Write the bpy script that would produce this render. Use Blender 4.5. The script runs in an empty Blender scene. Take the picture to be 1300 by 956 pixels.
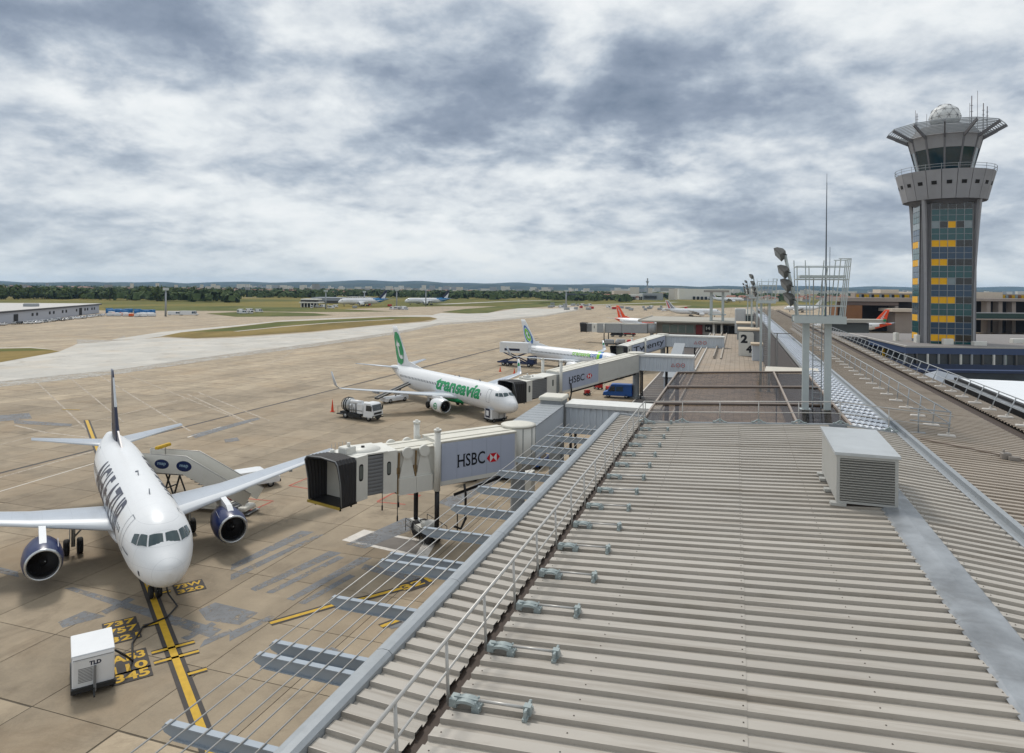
import bpy, bmesh, math, random
from mathutils import Vector, Matrix
random.seed(7)
sin, cos, pi, rad = math.sin, math.cos, math.pi, math.radians
S = bpy.context.scene
COL = S.collection

# ------------------------------------------------------------------ camera, world, sun, exposure
EYE = 19.7                     # eye height above the apron
FOC = 867.0 / 1300 * 36.0
cam_d = bpy.data.cameras.new('camera'); cam = bpy.data.objects.new('camera', cam_d); COL.objects.link(cam)
cam.location = (0, 0, EYE)
ROLL = 0.0096
cam.matrix_world = Matrix.Translation((0, 0, EYE)) @ Matrix.Rotation(-ROLL, 4, 'Y') @ Matrix.Rotation(pi / 2, 4, 'X')
cam_d.sensor_width = 36.0; cam_d.sensor_fit = 'HORIZONTAL'; cam_d.lens = FOC
cam_d.shift_y = -(478 - 366) / 1300.0
cam_d.clip_start = 0.1; cam_d.clip_end = 60000
S.camera = cam
S.view_settings.view_transform = 'Standard'; S.view_settings.look = 'None'
EXPO = 0.55
S.view_settings.exposure = EXPO; S.view_settings.gamma = 1.0
S.render.engine = 'CYCLES'
S.cycles.use_denoising = True
S.cycles.max_bounces = 6; S.cycles.transparent_max_bounces = 12; S.cycles.volume_bounces = 1

SUN_EL, SUN_AZ = rad(52), rad(-32)       # azimuth from +Y towards +X: far left of the view
sd = bpy.data.lights.new('sun', 'SUN'); so = bpy.data.objects.new('sun', sd); COL.objects.link(so)
sd.energy = 1.5; sd.angle = rad(11); sd.color = (1.0, 0.95, 0.88)
sdir = Vector((sin(SUN_AZ) * cos(SUN_EL), cos(SUN_AZ) * cos(SUN_EL), sin(SUN_EL)))
so.rotation_euler = sdir.to_track_quat('Z', 'Y').to_euler()

W = bpy.data.worlds.new('World'); S.world = W; W.use_nodes = True
class NT:
    """small helper to write node trees"""
    def __init__(s, tree): s.t = tree; s.n = tree.nodes; s.l = tree.links
    def add(s, kind, **kw):
        n = s.n.new(kind)
        for k, v in kw.items():
            if k == 'ins':
                for i, val in v.items(): s.set(n, i, val)
            else: setattr(n, k, v)
        return n
    def set(s, n, i, val):
        sock = n.inputs[i]
        if isinstance(val, bpy.types.NodeSocket): s.l.new(val, sock)
        else: sock.default_value = val
    def math(s, op, a, b=0.0, c=None, clamp=False):
        n = s.n.new('ShaderNodeMath'); n.operation = op; n.use_clamp = clamp
        s.set(n, 0, a); s.set(n, 1, b)
        if c is not None: s.set(n, 2, c)
        return n.outputs[0]
    def mix(s, f, a, b, blend='MIX'):
        n = s.n.new('ShaderNodeMix'); n.data_type = 'RGBA'; n.blend_type = blend
        s.set(n, 0, f); s.set(n, 6, a); s.set(n, 7, b)
        return n.outputs[2]
    def ramp(s, f, stops, interp='EASE'):
        n = s.n.new('ShaderNodeValToRGB'); n.color_ramp.interpolation = interp
        e = n.color_ramp.elements
        while len(e) < len(stops): e.new(0.5)
        for el, (p, c) in zip(e, stops): el.position = p; el.color = (*c[:3], 1)
        s.set(n, 0, f)
        return n.outputs[0]
    def noise(s, vec, scale, detail=4, rough=0.55, dist=0.0, lac=2.0):
        n = s.n.new('ShaderNodeTexNoise'); n.inputs['Scale'].default_value = scale
        n.inputs['Detail'].default_value = detail; n.inputs['Roughness'].default_value = rough
        n.inputs['Distortion'].default_value = dist; n.inputs['Lacunarity'].default_value = lac
        s.l.new(vec, n.inputs['Vector'])
        return n

def lin(r, g, b):
    f = lambda c: c / 12.92 if c <= 0.04045 else ((c + 0.055) / 1.055) ** 2.4
    return tuple(f(x / 255.0) for x in (r, g, b))

def build_sky():
    w = NT(W.node_tree); w.n.clear()
    out = w.add('ShaderNodeOutputWorld'); bg = w.add('ShaderNodeBackground')
    STR = 0.08
    bg.inputs[1].default_value = STR
    w.l.new(bg.outputs[0], out.inputs[0])
    sky = w.add('ShaderNodeTexSky', sky_type='NISHITA', sun_disc=False)
    sky.sun_elevation = SUN_EL; sky.sun_rotation = SUN_AZ
    tc = w.add('ShaderNodeTexCoord')
    sep = w.add('ShaderNodeSeparateXYZ'); w.l.new(tc.outputs['Generated'], sep.inputs[0])
    x, y, z = sep.outputs
    zz = w.math('ADD', w.math('MAXIMUM', z, 0.0), 0.32)
    cmb = w.add('ShaderNodeCombineXYZ')
    w.set(cmb, 0, w.math('DIVIDE', x, zz)); w.set(cmb, 1, w.math('DIVIDE', y, zz)); cmb.inputs[2].default_value = 3.7
    p = cmb.outputs[0]
    up = w.add('ShaderNodeVectorMath', operation='ADD'); w.l.new(p, up.inputs[0]); up.inputs[1].default_value = (0.0, -0.045, 0.0)
    big = w.noise(p, 1.9, 5, 0.52, 0.2).outputs[0]
    med = w.noise(p, 4.8, 9, 0.57, 0.15).outputs[0]
    med2 = w.noise(up.outputs[0], 4.8, 9, 0.57, 0.15).outputs[0]
    fine = w.noise(p, 15.0, 7, 0.6, 0.1).outputs[0]
    # ragged edges for the individual cloud masses: distort the direction a little
    wob = w.noise(p, 3.4, 6, 0.55, 0.2)
    wsep = w.add('ShaderNodeSeparateXYZ'); w.l.new(wob.outputs[1], wsep.inputs[0])
    xd = w.math('ADD', x, w.math('MULTIPLY', w.math('SUBTRACT', wsep.outputs[0], 0.5), 0.30))
    zd = w.math('ADD', z, w.math('MULTIPLY', w.math('SUBTRACT', wsep.outputs[1], 0.5), 0.19))
    front = w.math('MULTIPLY', y, 4.0, clamp=True)
    acc = None
    for (px, py, rx, ry, amp) in CLOUD_MASSES:
        a, e = (px - 650) / 867.0, (366 - py) / 867.0
        L = math.sqrt(1 + a * a + e * e)
        u = w.math('DIVIDE', w.math('SUBTRACT', xd, a / L), rx / 867.0 / L)
        v = w.math('DIVIDE', w.math('SUBTRACT', zd, e / L), ry / 867.0 / L)
        r2 = w.math('ADD', w.math('MULTIPLY', u, u), w.math('MULTIPLY', v, v))
        g = w.math('MULTIPLY', w.math('EXPONENT', w.math('MULTIPLY', r2, -1.0)), amp)
        acc = g if acc is None else w.math('ADD', acc, g)
    acc = w.math('MULTIPLY', acc, front)
    nz = lambda n, k_: w.math('MULTIPLY', w.math('SUBTRACT', n, 0.5), k_)
    d = w.math('ADD', w.math('ADD', nz(big, 0.42), nz(med, 0.50)), nz(fine, 0.12))
    d = w.math('SUBTRACT', d, w.math('MULTIPLY', w.math('SUBTRACT', med, med2), 0.70))   # bright tops, dark bellies
    # the part away from the view keeps the same mean cover
    d = w.math('ADD', w.math('ADD', d, 0.462), w.math('MULTIPLY', acc, 0.225))
    k = 1.0 / (STR * 2 ** EXPO)
    def c(r, g, b): return tuple(q * k for q in lin(r, g, b))
    cloud = w.ramp(d, [(0.28, lin(248, 250, 251)), (0.40, lin(234, 239, 242)), (0.50, lin(212, 219, 226)), (0.59, lin(182, 193, 206)), (0.71, lin(148, 161, 179)), (0.92, lin(112, 128, 149))], 'LINEAR')
    mul = w.add('ShaderNodeVectorMath', operation='SCALE'); w.l.new(cloud, mul.inputs[0]); mul.inputs['Scale'].default_value = k
    # far cloud bank: contrast falls and it pales towards the horizon
    hz = w.math('EXPONENT', w.math('MULTIPLY', w.math('MAXIMUM', z, 0.0), -16.0))
    pale = w.mix(w.math('MULTIPLY', hz, 0.72), mul.outputs[0], (*c(214, 222, 224), 1))
    gap = w.math('MULTIPLY', w.math('SUBTRACT', 0.36, d, clamp=True), 0.5, clamp=True)
    res = w.mix(gap, pale, sky.outputs[0])
    w.l.new(res, bg.inputs[0])

# cloud masses seen over the airfield (bearing and height given as measured on the photograph), + darker, - brighter
CLOUD_MASSES = [(40, 40, 110, 75, .95), (235, 45, 130, 85, 1.05), (585, 105, 140, 80, 1.1), (560, 165, 120, 40, .5), (850, 95, 130, 80, 1.0), (820, 165, 120, 40, .6), (1010, 140, 140, 90, .55),
                (1180, 110, 130, 70, .35), (112, 192, 70, 35, .7), (40, 290, 130, 45, .5), (200, 328, 220, 24, .4), (690, 255, 80, 28, .55), (400, 205, 110, 45, .3), (950, 275, 150, 55, .55), (1110, 300, 200, 55, .55), (540, 268, 90, 25, .35),
                (110, 120, 45, 60, -.7), (430, 25, 110, 55, -.75), (400, 110, 60, 60, -.35), (715, 60, 48, 90, -.75), (1060, 20, 110, 60, -.5), (250, 145, 70, 30, -.4), (680, 205, 100, 35, -.55), (460, 300, 160, 35, -.5), (280, 245, 110, 28, -.45),
                (900, 212, 110, 30, -.35), (1230, 335, 120, 30, -.4), (620, 332, 260, 22, -.4), (1240, 40, 90, 60, -.3)]
build_sky()

# ------------------------------------------------------------------ measuring helpers
def lev(px, py):
    a, b = px - 650.0, py - 366.0
    return a * cos(ROLL) - b * sin(ROLL), a * sin(ROLL) + b * cos(ROLL)
def gp(px, py, z=0.0):
    """the point at height z that the photograph shows at (px, py)"""
    a, b = lev(px, py)
    Y = 867.0 * (EYE - z) / b
    return (a / 867.0 * Y, Y)
AXIS = math.atan2(1, 3.04)                # the building's long axis, from +Y towards +X
EU = (sin(AXIS), cos(AXIS)); EV = (cos(AXIS), -sin(AXIS))
def B(u, v): return (u * EU[0] + v * EV[0], u * EU[1] + v * EV[1])

# ------------------------------------------------------------------ materials
MATS = {}
def mat(name, col, rough=0.6, metal=0.0, var=0.12, scale=1.5, bump=0.0, bscale=20.0, spec=0.4, rnd=0.0, streak=None, dirt=0.0, panel=None, worn=0.0, ribvar=0.0):
    """procedural paint / concrete / metal; col is an sRGB base colour. var: mottling, streak: stretched coordinates, rnd: per-object tint"""
    if name in MATS: return MATS[name]
    m = bpy.data.materials.new(name); m.use_nodes = True
    w = NT(m.node_tree); bs = w.n['Principled BSDF']
    c = lin(*col)
    tc = w.add('ShaderNodeTexCoord'); vec = tc.outputs['Object']
    if streak:
        mp = w.add('ShaderNodeMapping'); mp.inputs['Scale'].default_value = streak; w.l.new(vec, mp.inputs[0]); vec = mp.outputs[0]
    n1 = w.noise(vec, scale, 5, 0.6, 0.2).outputs[0]
    f = w.math('MULTIPLY', w.math('SUBTRACT', n1, 0.5), 2.6 * var)
    f = w.math('ADD', f, 1.0)
    if rnd:
        oi = w.add('ShaderNodeObjectInfo')
        f = w.math('ADD', f, w.math('MULTIPLY', w.math('SUBTRACT', oi.outputs['Random'], 0.5), 2 * rnd))
    sc = w.add('ShaderNodeVectorMath', operation='SCALE'); sc.inputs[0].default_value = c; w.set(sc, 'Scale', f)
    colr = sc.outputs[0]
    if dirt:
        n2 = w.noise(vec, scale * 0.35, 8, 0.7, 0.6).outputs[0]
        k = w.math('MULTIPLY', w.math('SUBTRACT', n2, 0.52, clamp=True), 5.0 * dirt, clamp=True)
        colr = w.mix(k, colr, (c[0] * 0.42, c[1] * 0.38, c[2] * 0.33, 1))
    if panel:      # joints between skin panels
        sp_ = w.add('ShaderNodeSeparateXYZ'); w.l.new(tc.outputs['Object'], sp_.inputs[0]); ln = None
        for ax, (pitch, wd) in zip((0, 1, 2), panel):
            if not pitch: continue
            fr = w.math('LESS_THAN', w.math('FRACT', w.math('ADD', w.math('DIVIDE', sp_.outputs[ax], pitch), 50.37)), wd / pitch)
            ln = fr if ln is None else w.math('MAXIMUM', ln, fr)
        colr = w.mix(w.math('MULTIPLY', ln, .34), colr, (c[0] * .45, c[1] * .47, c[2] * .5, 1))
    if ribvar:
        mp2 = w.add('ShaderNodeMapping'); mp2.inputs['Scale'].default_value = (.16, 2.4, .1); w.l.new(tc.outputs['Object'], mp2.inputs[0])
        oi2 = w.add('ShaderNodeObjectInfo'); av = w.add('ShaderNodeVectorMath', operation='ADD'); w.l.new(mp2.outputs[0], av.inputs[0]); w.l.new(oi2.outputs['Location'], av.inputs[1])
        rv = w.noise(av.outputs[0], 1.0, 6, .7, .3).outputs[0]
        colr = w.mix(w.math('MULTIPLY', w.math('SUBTRACT', rv, .50, clamp=True), 3.2 * ribvar, clamp=True), colr, (c[0] * .48, c[1] * .43, c[2] * .37, 1))
        av2 = w.add('ShaderNodeVectorMath', operation='ADD'); w.l.new(tc.outputs['Object'], av2.inputs[0]); w.l.new(oi2.outputs['Location'], av2.inputs[1])
        pt = w.noise(av2.outputs[0], .55, 5, .6, .8).outputs[0]
        colr = w.mix(w.math('MULTIPLY', w.math('SUBTRACT', pt, .55, clamp=True), 2.0 * ribvar, clamp=True), colr, (c[0] * 1.12, c[1] * 1.12, c[2] * 1.12, 1))
    w.l.new(colr, bs.inputs['Base Color'])
    if worn:       # paint worn through to what lies below
        ge = w.add('ShaderNodeNewGeometry'); wn = w.noise(ge.outputs['Position'], 2.4, 9, .72, .6).outputs[0]; wf = w.noise(ge.outputs['Position'], .35, 4, .6, .4).outputs[0]
        al = w.math('MULTIPLY', w.math('SUBTRACT', w.math('ADD', w.math('MULTIPLY', wn, .7), w.math('MULTIPLY', wf, .3)), .62 - .30 * (1 - worn) - .18, clamp=True), 9.0, clamp=True)
        w.l.new(w.math('MULTIPLY', al, 1.0 if worn < .7 else .8), bs.inputs['Alpha'])
    bs.inputs['Roughness'].default_value = rough; bs.inputs['Metallic'].default_value = metal
    bs.inputs['Specular IOR Level'].default_value = spec
    if bump:
        nb = w.noise(vec, bscale, 4, 0.6).outputs[0]
        bp = w.add('ShaderNodeBump'); bp.inputs['Strength'].default_value = bump; bp.inputs['Distance'].default_value = 0.02
        w.l.new(nb, bp.inputs['Height']); w.l.new(bp.outputs[0], bs.inputs['Normal'])
    MATS[name] = m
    return m

# ------------------------------------------------------------------ mesh builder
class MB:
    def __init__(s): s.v = []; s.f = []; s.m = []; s.sm = []
    def add(s, verts, faces, mi=0, smooth=False):
        o = len(s.v); s.v += [tuple(q) for q in verts]
        for fc in faces: s.f.append([o + i for i in fc]); s.m.append(mi); s.sm.append(smooth)
        return o
    def bx(s, x0, x1, y0, y1, z0, z1, mi=0):
        vs = [(x, y, z) for z in (z0, z1) for y in (y0, y1) for x in (x0, x1)]
        s.add(vs, [(0, 2, 3, 1), (4, 5, 7, 6), (0, 1, 5, 4), (2, 6, 7, 3), (0, 4, 6, 2), (1, 3, 7, 5)], mi)
    def hexa(s, p, mi=0):
        """8 corners: bottom 4 (ccw) then top 4"""
        s.add(p, [(3, 2, 1, 0), (4, 5, 6, 7), (0, 1, 5, 4), (1, 2, 6, 5), (2, 3, 7, 6), (3, 0, 4, 7)], mi)
    def cham(s, x0, x1, y0, y1, z0, z1, c, mi=0):
        """box with its upright and top edges chamfered"""
        def ring(d, z): return [(x0 + d + c, y0 + d, z), (x1 - d - c, y0 + d, z), (x1 - d, y0 + d + c, z), (x1 - d, y1 - d - c, z), (x1 - d - c, y1 - d, z), (x0 + d + c, y1 - d, z), (x0 + d, y1 - d - c, z), (x0 + d, y0 + d + c, z)]
        s.loft([ring(0, z0), ring(0, z1 - c), ring(c * 0.6, z1)], mi, caps=True)
    def loft(s, rings, mi=0, caps=True, smooth=False, closed=True, mis=None):
        n = len(rings[0]); o = len(s.v)
        for r in rings: s.v += [tuple(q) for q in r]
        for i in range(len(rings) - 1):
            for j in range(n if closed else n - 1):
                a, b = o + i * n + j, o + i * n + (j + 1) % n
                s.f.append([a, b, b + n, a + n]); s.m.append(mis(i, j) if mis else mi); s.sm.append(smooth)
        if caps:
            s.f.append([o + j for j in range(n)][::-1]); s.m.append(mis(0, 0) if mis else mi); s.sm.append(False)
            s.f.append([o + (len(rings) - 1) * n + j for j in range(n)]); s.m.append(mis(len(rings) - 2, 0) if mis else mi); s.sm.append(False)
    def tube(s, p0, p1, r, n=8, mi=0, r1=None, caps=True, smooth=True):
        p0, p1 = Vector(p0), Vector(p1); d = (p1 - p0).normalized()
        a = d.orthogonal().normalized(); b = d.cross(a); r1 = r if r1 is None else r1
        R = lambda p, q: [p + (a * cos(2 * pi * i / n) + b * sin(2 * pi * i / n)) * q for i in range(n)]
        s.loft([R(p0, r), R(p1, r1)], mi, caps, smooth)
    def path(s, pts, r, n=6, mi=0):
        pts = [Vector(p) for p in pts]; rings = []
        a = None
        for i, p in enumerate(pts):
            d = (pts[min(i + 1, len(pts) - 1)] - pts[max(i - 1, 0)]).normalized()
            a = d.orthogonal().normalized() if a is None else (a - d * a.dot(d)).normalized()
            b = d.cross(a)
            rings.append([p + (a * cos(2 * pi * k / n) + b * sin(2 * pi * k / n)) * r for k in range(n)])
        s.loft(rings, mi, True, True)
    def bar(s, p0, p1, w, h, mi=0):
        """rectangular bar between two points, w sideways, h upright"""
        p0, p1 = Vector(p0), Vector(p1); d = (p1 - p0).normalized()
        up = Vector((0, 0, 1)) if abs(d.z) < 0.98 else Vector((0, 1, 0))
        a = d.cross(up).normalized(); b = a.cross(d).normalized()
        R = lambda p: [p + a * (w / 2) * i + b * (h / 2) * j for i, j in ((-1, -1), (1, -1), (1, 1), (-1, 1))]
        s.loft([R(p0), R(p1)], mi)
    def lathe(s, prof, n=16, mi=0, axis='Z', c=(0, 0, 0), smooth=True, mis=None, caps=False):
        rings = []
        for (t, r) in prof:
            if axis == 'Z': rings.append([(c[0] + r * cos(2 * pi * i / n), c[1] + r * sin(2 * pi * i / n), c[2] + t) for i in range(n)])
            elif axis == 'X': rings.append([(c[0] + t, c[1] + r * cos(2 * pi * i / n), c[2] + r * sin(2 * pi * i / n)) for i in range(n)])
            else: rings.append([(c[0] + r * sin(2 * pi * i / n), c[1] + t, c[2] + r * cos(2 * pi * i / n)) for i in range(n)])
        s.loft(rings, mi, caps, smooth, True, mis)
    def prism(s, poly, y0, y1, mi=0, plane='XZ'):
        n = len(poly)
        f = {'XZ': lambda p, t: (p[0], t, p[1]), 'XY': lambda p, t: (p[0], p[1], t), 'YZ': lambda p, t: (t, p[0], p[1])}[plane]
        s.loft([[f(p, y0) for p in poly], [f(p, y1) for p in poly]], mi)
    def quad(s, a, b, c, d, mi=0): s.add([a, b, c, d], [(0, 1, 2, 3)], mi)
    def poly(s, pts, mi=0): s.add(pts, [tuple(range(len(pts)))], mi)
    def mesh(s, name, mats):
        me = bpy.data.meshes.new(name); me.from_pydata([tuple(q) for q in s.v], [], s.f)
        for m in (mats if isinstance(mats, (list, tuple)) else [mats]): me.materials.append(m)
        me.polygons.foreach_set('material_index', s.m); me.polygons.foreach_set('use_smooth', s.sm)
        bm = bmesh.new(); bm.from_mesh(me); bmesh.ops.recalc_face_normals(bm, faces=bm.faces); bm.to_mesh(me); bm.free()
        me.update()
        return me
    def build(s, name, mats, parent=None, **kw):
        return link(name, s.mesh(name, mats), parent, **kw)

KIDS = {}
def link(name, me, parent=None, loc=None, rz=0.0, label=None, cat=None, group=None, kind=None):
    o = bpy.data.objects.new(name, me); COL.objects.link(o)
    if parent: o.parent = parent; KIDS.setdefault(parent.name, []).append(o)
    if loc is not None: o.location = loc if len(loc) == 3 else (*loc, 0)
    if rz: o.rotation_euler[2] = rz
    return tag(o, label, cat, group, kind)
def tag(o, label=None, cat=None, group=None, kind=None):
    if label: o['label'] = label
    if cat: o['category'] = cat
    if group: o['group'] = group
    if kind: o['kind'] = kind
    return o
def thing(name, label, cat, loc=(0, 0, 0), rz=0.0, group=None):
    return link(name, None, None, loc, rz, label, cat, group)
def copy_tree(o, loc=None, rz=None, label=None, parent=None):
    c = o.copy(); COL.objects.link(c)
    if parent is not None: c.parent = parent; KIDS.setdefault(parent.name, []).append(c)
    if loc is not None: c.location = loc if len(loc) == 3 else (*loc, 0)
    if rz is not None: c.rotation_euler[2] = rz
    if label: c['label'] = label
    for ch in list(KIDS.get(o.name, [])): copy_tree(ch, parent=c)
    return c

# ------------------------------------------------------------------ lettering (flat print), as meshes
TXT = {}
def text_polys(body, size=1.0, bold=0.0, shear=0.0, width=1.0, spacing=1.0):
    key = (body, size, bold, shear, width, spacing)
    if key not in TXT:
        cu = bpy.data.curves.new('t', 'FONT'); cu.body = body; cu.size = size; cu.offset = bold; cu.shear = shear
        cu.resolution_u = 3; cu.space_character = spacing; cu.fill_mode = 'FRONT'
        ob = bpy.data.objects.new('t', cu); COL.objects.link(ob)
        bpy.context.view_layer.update()
        me = bpy.data.meshes.new_from_object(ob.evaluated_get(bpy.context.evaluated_depsgraph_get()))
        vs = [(v.co.x * width, v.co.y) for v in me.vertices]; fs = [list(p.vertices) for p in me.polygons]
        bpy.data.objects.remove(ob); bpy.data.curves.remove(cu); bpy.data.meshes.remove(me)
        x0 = min(v[0] for v in vs); x1 = max(v[0] for v in vs); y0 = min(v[1] for v in vs); y1 = max(v[1] for v in vs)
        TXT[key] = ([(v[0] - x0, v[1] - y0) for v in vs], fs, x1 - x0, y1 - y0)
    return TXT[key]
def cut_polys(vs, fs, step_x, step_y):
    """cut flat lettering into small pieces so that it can bend over a curved surface"""
    bm = bmesh.new(); bv = [bm.verts.new((x, y, 0)) for x, y in vs]
    for f in fs:
        try: bm.faces.new([bv[i] for i in f])
        except ValueError: pass
    xs = [v[0] for v in vs]; ys = [v[1] for v in vs]
    for lo, hi, st, no in ((min(xs), max(xs), step_x, (1, 0, 0)), (min(ys), max(ys), step_y, (0, 1, 0))):
        if not st: continue
        t = lo + st
        while t < hi:
            bmesh.ops.bisect_plane(bm, geom=bm.verts[:] + bm.edges[:] + bm.faces[:], plane_co=(t * no[0], t * no[1], 0), plane_no=no)
            t += st
    bm.verts.index_update()
    r = [(v.co.x, v.co.y) for v in bm.verts], [[v.index for v in f.verts] for f in bm.faces]
    bm.free()
    return r
def print_on(mb, body, fn, size, mi=0, w_to=None, h_to=None, **kw):
    """lettering put on a surface: fn(x, y) -> 3D point, x to the right, y up, both from the lower left corner"""
    vs, fs, w, h = text_polys(body, size, **kw)
    kx = w_to / w if w_to else 1.0; ky = h_to / h if h_to else kx
    mb.add([fn(x * kx, y * ky) for x, y in vs], fs, mi)
    return w * kx, h * ky
# ------------------------------------------------------------------ ground, apron, taxiway, grass, markings, hills, trees, town
def sheet(name, pts, z, m, kind='structure', parent=None):
    mb = MB(); mb.poly([(p[0], p[1], z) for p in pts]); return mb.build(name, m, parent, kind=kind)
def px_poly(pp): return [gp(*p) for p in pp]

def grass_mat(name, cols, scale):
    m = bpy.data.materials.new(name); m.use_nodes = True; w = NT(m.node_tree); bs = w.n['Principled BSDF']
    tc = w.add('ShaderNodeTexCoord'); mp = w.add('ShaderNodeMapping'); mp.inputs['Rotation'].default_value = (0, 0, AXIS); mp.inputs['Scale'].default_value = (1, 0.35, 1)
    w.l.new(tc.outputs['Object'], mp.inputs[0])
    a = w.noise(mp.outputs[0], scale, 7, 0.65, 0.5).outputs[0]; b = w.noise(tc.outputs['Object'], scale * 14, 4, 0.7).outputs[0]
    f = w.math('ADD', w.math('MULTIPLY', a, 0.8), w.math('MULTIPLY', b, 0.25))
    w.l.new(w.ramp(f, list(zip((0.36, 0.5, 0.62, 0.74), [lin(*c) for c in cols])), 'LINEAR'), bs.inputs['Base Color'])
    bs.inputs['Roughness'].default_value = 0.9; bs.inputs['Specular IOR Level'].default_value = 0.1
    MATS[name] = m; return m
G_FIELD = grass_mat('field_grass', [(72, 78, 38), (98, 96, 46), (126, 112, 60), (142, 126, 76)], 0.006)
G_DRY = grass_mat('dry_grass', [(94, 86, 48), (118, 102, 58), (136, 118, 72), (102, 98, 54)], 0.03)
G_GREEN = grass_mat('mown_grass', [(66, 74, 36), (84, 90, 44), (104, 102, 56), (88, 92, 48)], 0.03)

def concrete_mat(name, col, joints=None, var=0.35, rnd=0.0, lines_dark=0.35, streak=False):
    m = bpy.data.materials.new(name); m.use_nodes = True; w = NT(m.node_tree); bs = w.n['Principled BSDF']
    geo = w.add('ShaderNodeNewGeometry'); mp = w.add('ShaderNodeMapping'); mp.inputs['Rotation'].default_value = (0, 0, AXIS)
    w.l.new(geo.outputs['Position'], mp.inputs[0]); p = mp.outputs[0]
    sc = w.add('ShaderNodeMapping'); sc.inputs['Scale'].default_value = (1, 0.13, 1); w.l.new(p, sc.inputs[0])
    big = w.noise(sc.outputs[0], 0.11, 7, 0.65, 0.4).outputs[0]; med = w.noise(p, 0.45, 7, 0.68, 0.4).outputs[0]; fine = w.noise(p, 9, 5, 0.7).outputs[0]
    f = w.math('ADD', w.math('MULTIPLY', big, 0.9), w.math('MULTIPLY', med, 0.7)); f = w.math('ADD', f, w.math('MULTIPLY', fine, 0.25))
    f = w.math('ADD', w.math('MULTIPLY', w.math('SUBTRACT', f, 0.925), var * 2.2), 1.0)
    if rnd:
        oi = w.add('ShaderNodeObjectInfo'); f = w.math('ADD', f, w.math('MULTIPLY', w.math('SUBTRACT', oi.outputs['Random'], 0.5), rnd))
    c = lin(*col); s = w.add('ShaderNodeVectorMath', operation='SCALE'); s.inputs[0].default_value = c; w.set(s, 'Scale', f)
    colr = s.outputs[0]
    # oil and rubber stains
    st = w.noise(p, 0.16, 8, 0.75, 1.0).outputs[0]
    colr = w.mix(w.math('MULTIPLY', w.math('SUBTRACT', st, 0.54, clamp=True), 3.6, clamp=True), colr, (c[0] * 0.45, c[1] * 0.42, c[2] * 0.40, 1))
    warm = w.noise(p, 0.09, 4, 0.6, 0.3).outputs[0]
    colr = w.mix(w.math('MULTIPLY', w.math('SUBTRACT', warm, 0.50, clamp=True), 2.0, clamp=True), colr, (c[0] * 1.08, c[1] * 0.94, c[2] * 0.78, 1))
    if joints:
        br = w.add('ShaderNodeTexBrick'); br.offset = 0; br.squash = 1
        sh = w.add('ShaderNodeMapping'); sh.inputs['Location'].default_value = joints[1]; w.l.new(p, sh.inputs[0]); w.l.new(sh.outputs[0], br.inputs['Vector'])
        br.inputs['Color1'].default_value = (0.9, 0.9, 0.9, 1); br.inputs['Color2'].default_value = (1.06, 1.05, 1.04, 1); br.inputs['Mortar'].default_value = (lines_dark,) * 3 + (1,)
        br.inputs['Scale'].default_value = 1.0; br.inputs['Mortar Size'].default_value = joints[2]; br.inputs['Mortar Smooth'].default_value = 0.0
        br.inputs['Brick Width'].default_value = joints[0]; br.inputs['Row Height'].default_value = joints[0]; br.inputs['Bias'].default_value = 0
        colr = w.mix(1.0, colr, br.outputs[0], 'MULTIPLY')
    w.l.new(colr, bs.inputs['Base Color']); bs.inputs['Roughness'].default_value = 0.82; bs.inputs['Specular IOR Level'].default_value = 0.25
    bp = w.add('ShaderNodeBump'); bp.inputs['Strength'].default_value = 0.25; bp.inputs['Distance'].default_value = 0.01; w.l.new(fine, bp.inputs['Height']); w.l.new(bp.outputs[0], bs.inputs['Normal'])
    MATS[name] = m; return m

PITCH, JU, JV = 5.2, 38.9, -31.0
APRON_COL = (160, 146, 125)
# in the rotated frame x = along EV (v), y = along EU (u)
M_APRON = concrete_mat('apron_concrete', APRON_COL, (PITCH, (-JV + PITCH * 40, -JU + PITCH * 40, 0), 0.06), var=.6, lines_dark=.25)
M_SLAB = concrete_mat('slab_concrete', (144, 131, 112), None, rnd=0.24, var=.55)
M_TAXI = concrete_mat('pale_concrete', (184, 181, 174), (7.5, (3, 2, 0), 0.04), var=0.22, lines_dark=0.8)
M_ASPH = concrete_mat('asphalt', (92, 88, 86), None, var=0.3)
M_PATCH = mat('overpainted_grey', (122, 125, 129), 0.75, var=0.3, scale=0.8, dirt=0.4, worn=.85)
M_YEL = mat('marking_yellow', (190, 152, 34), 0.7, var=0.25, scale=2.5, dirt=0.3, worn=.4)
M_BLK = mat('marking_black', (56, 52, 50), 0.75, var=0.2, scale=2, worn=.45)
M_WHT = mat('marking_white', (208, 202, 194), 0.7, var=0.2, scale=2, dirt=0.3, worn=.6)
M_FAINT = mat('marking_worn', (186, 174, 158), 0.75, var=0.25, scale=1.5, worn=.85)
M_RED = mat('marking_red', (180, 92, 74), 0.75, var=0.3, scale=3, dirt=0.2, worn=.7)

R = 12000
sheet('ground', [(-R, -400), (R, -400), (R, R), (-R, R)], -0.10, G_FIELD)
apron = sheet('apron', px_poly([(-420, 432), (-60, 404), (0, 404), (140, 404), (260, 399), (330, 396.5), (430, 397), (500, 393), (565, 390.5), (705, 388), (720, 386), (860, 384), (1000, 381), (1300, 379), (1700, 380)]) + [(260, -150), (-170, -150)], -0.02, M_APRON)
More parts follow.
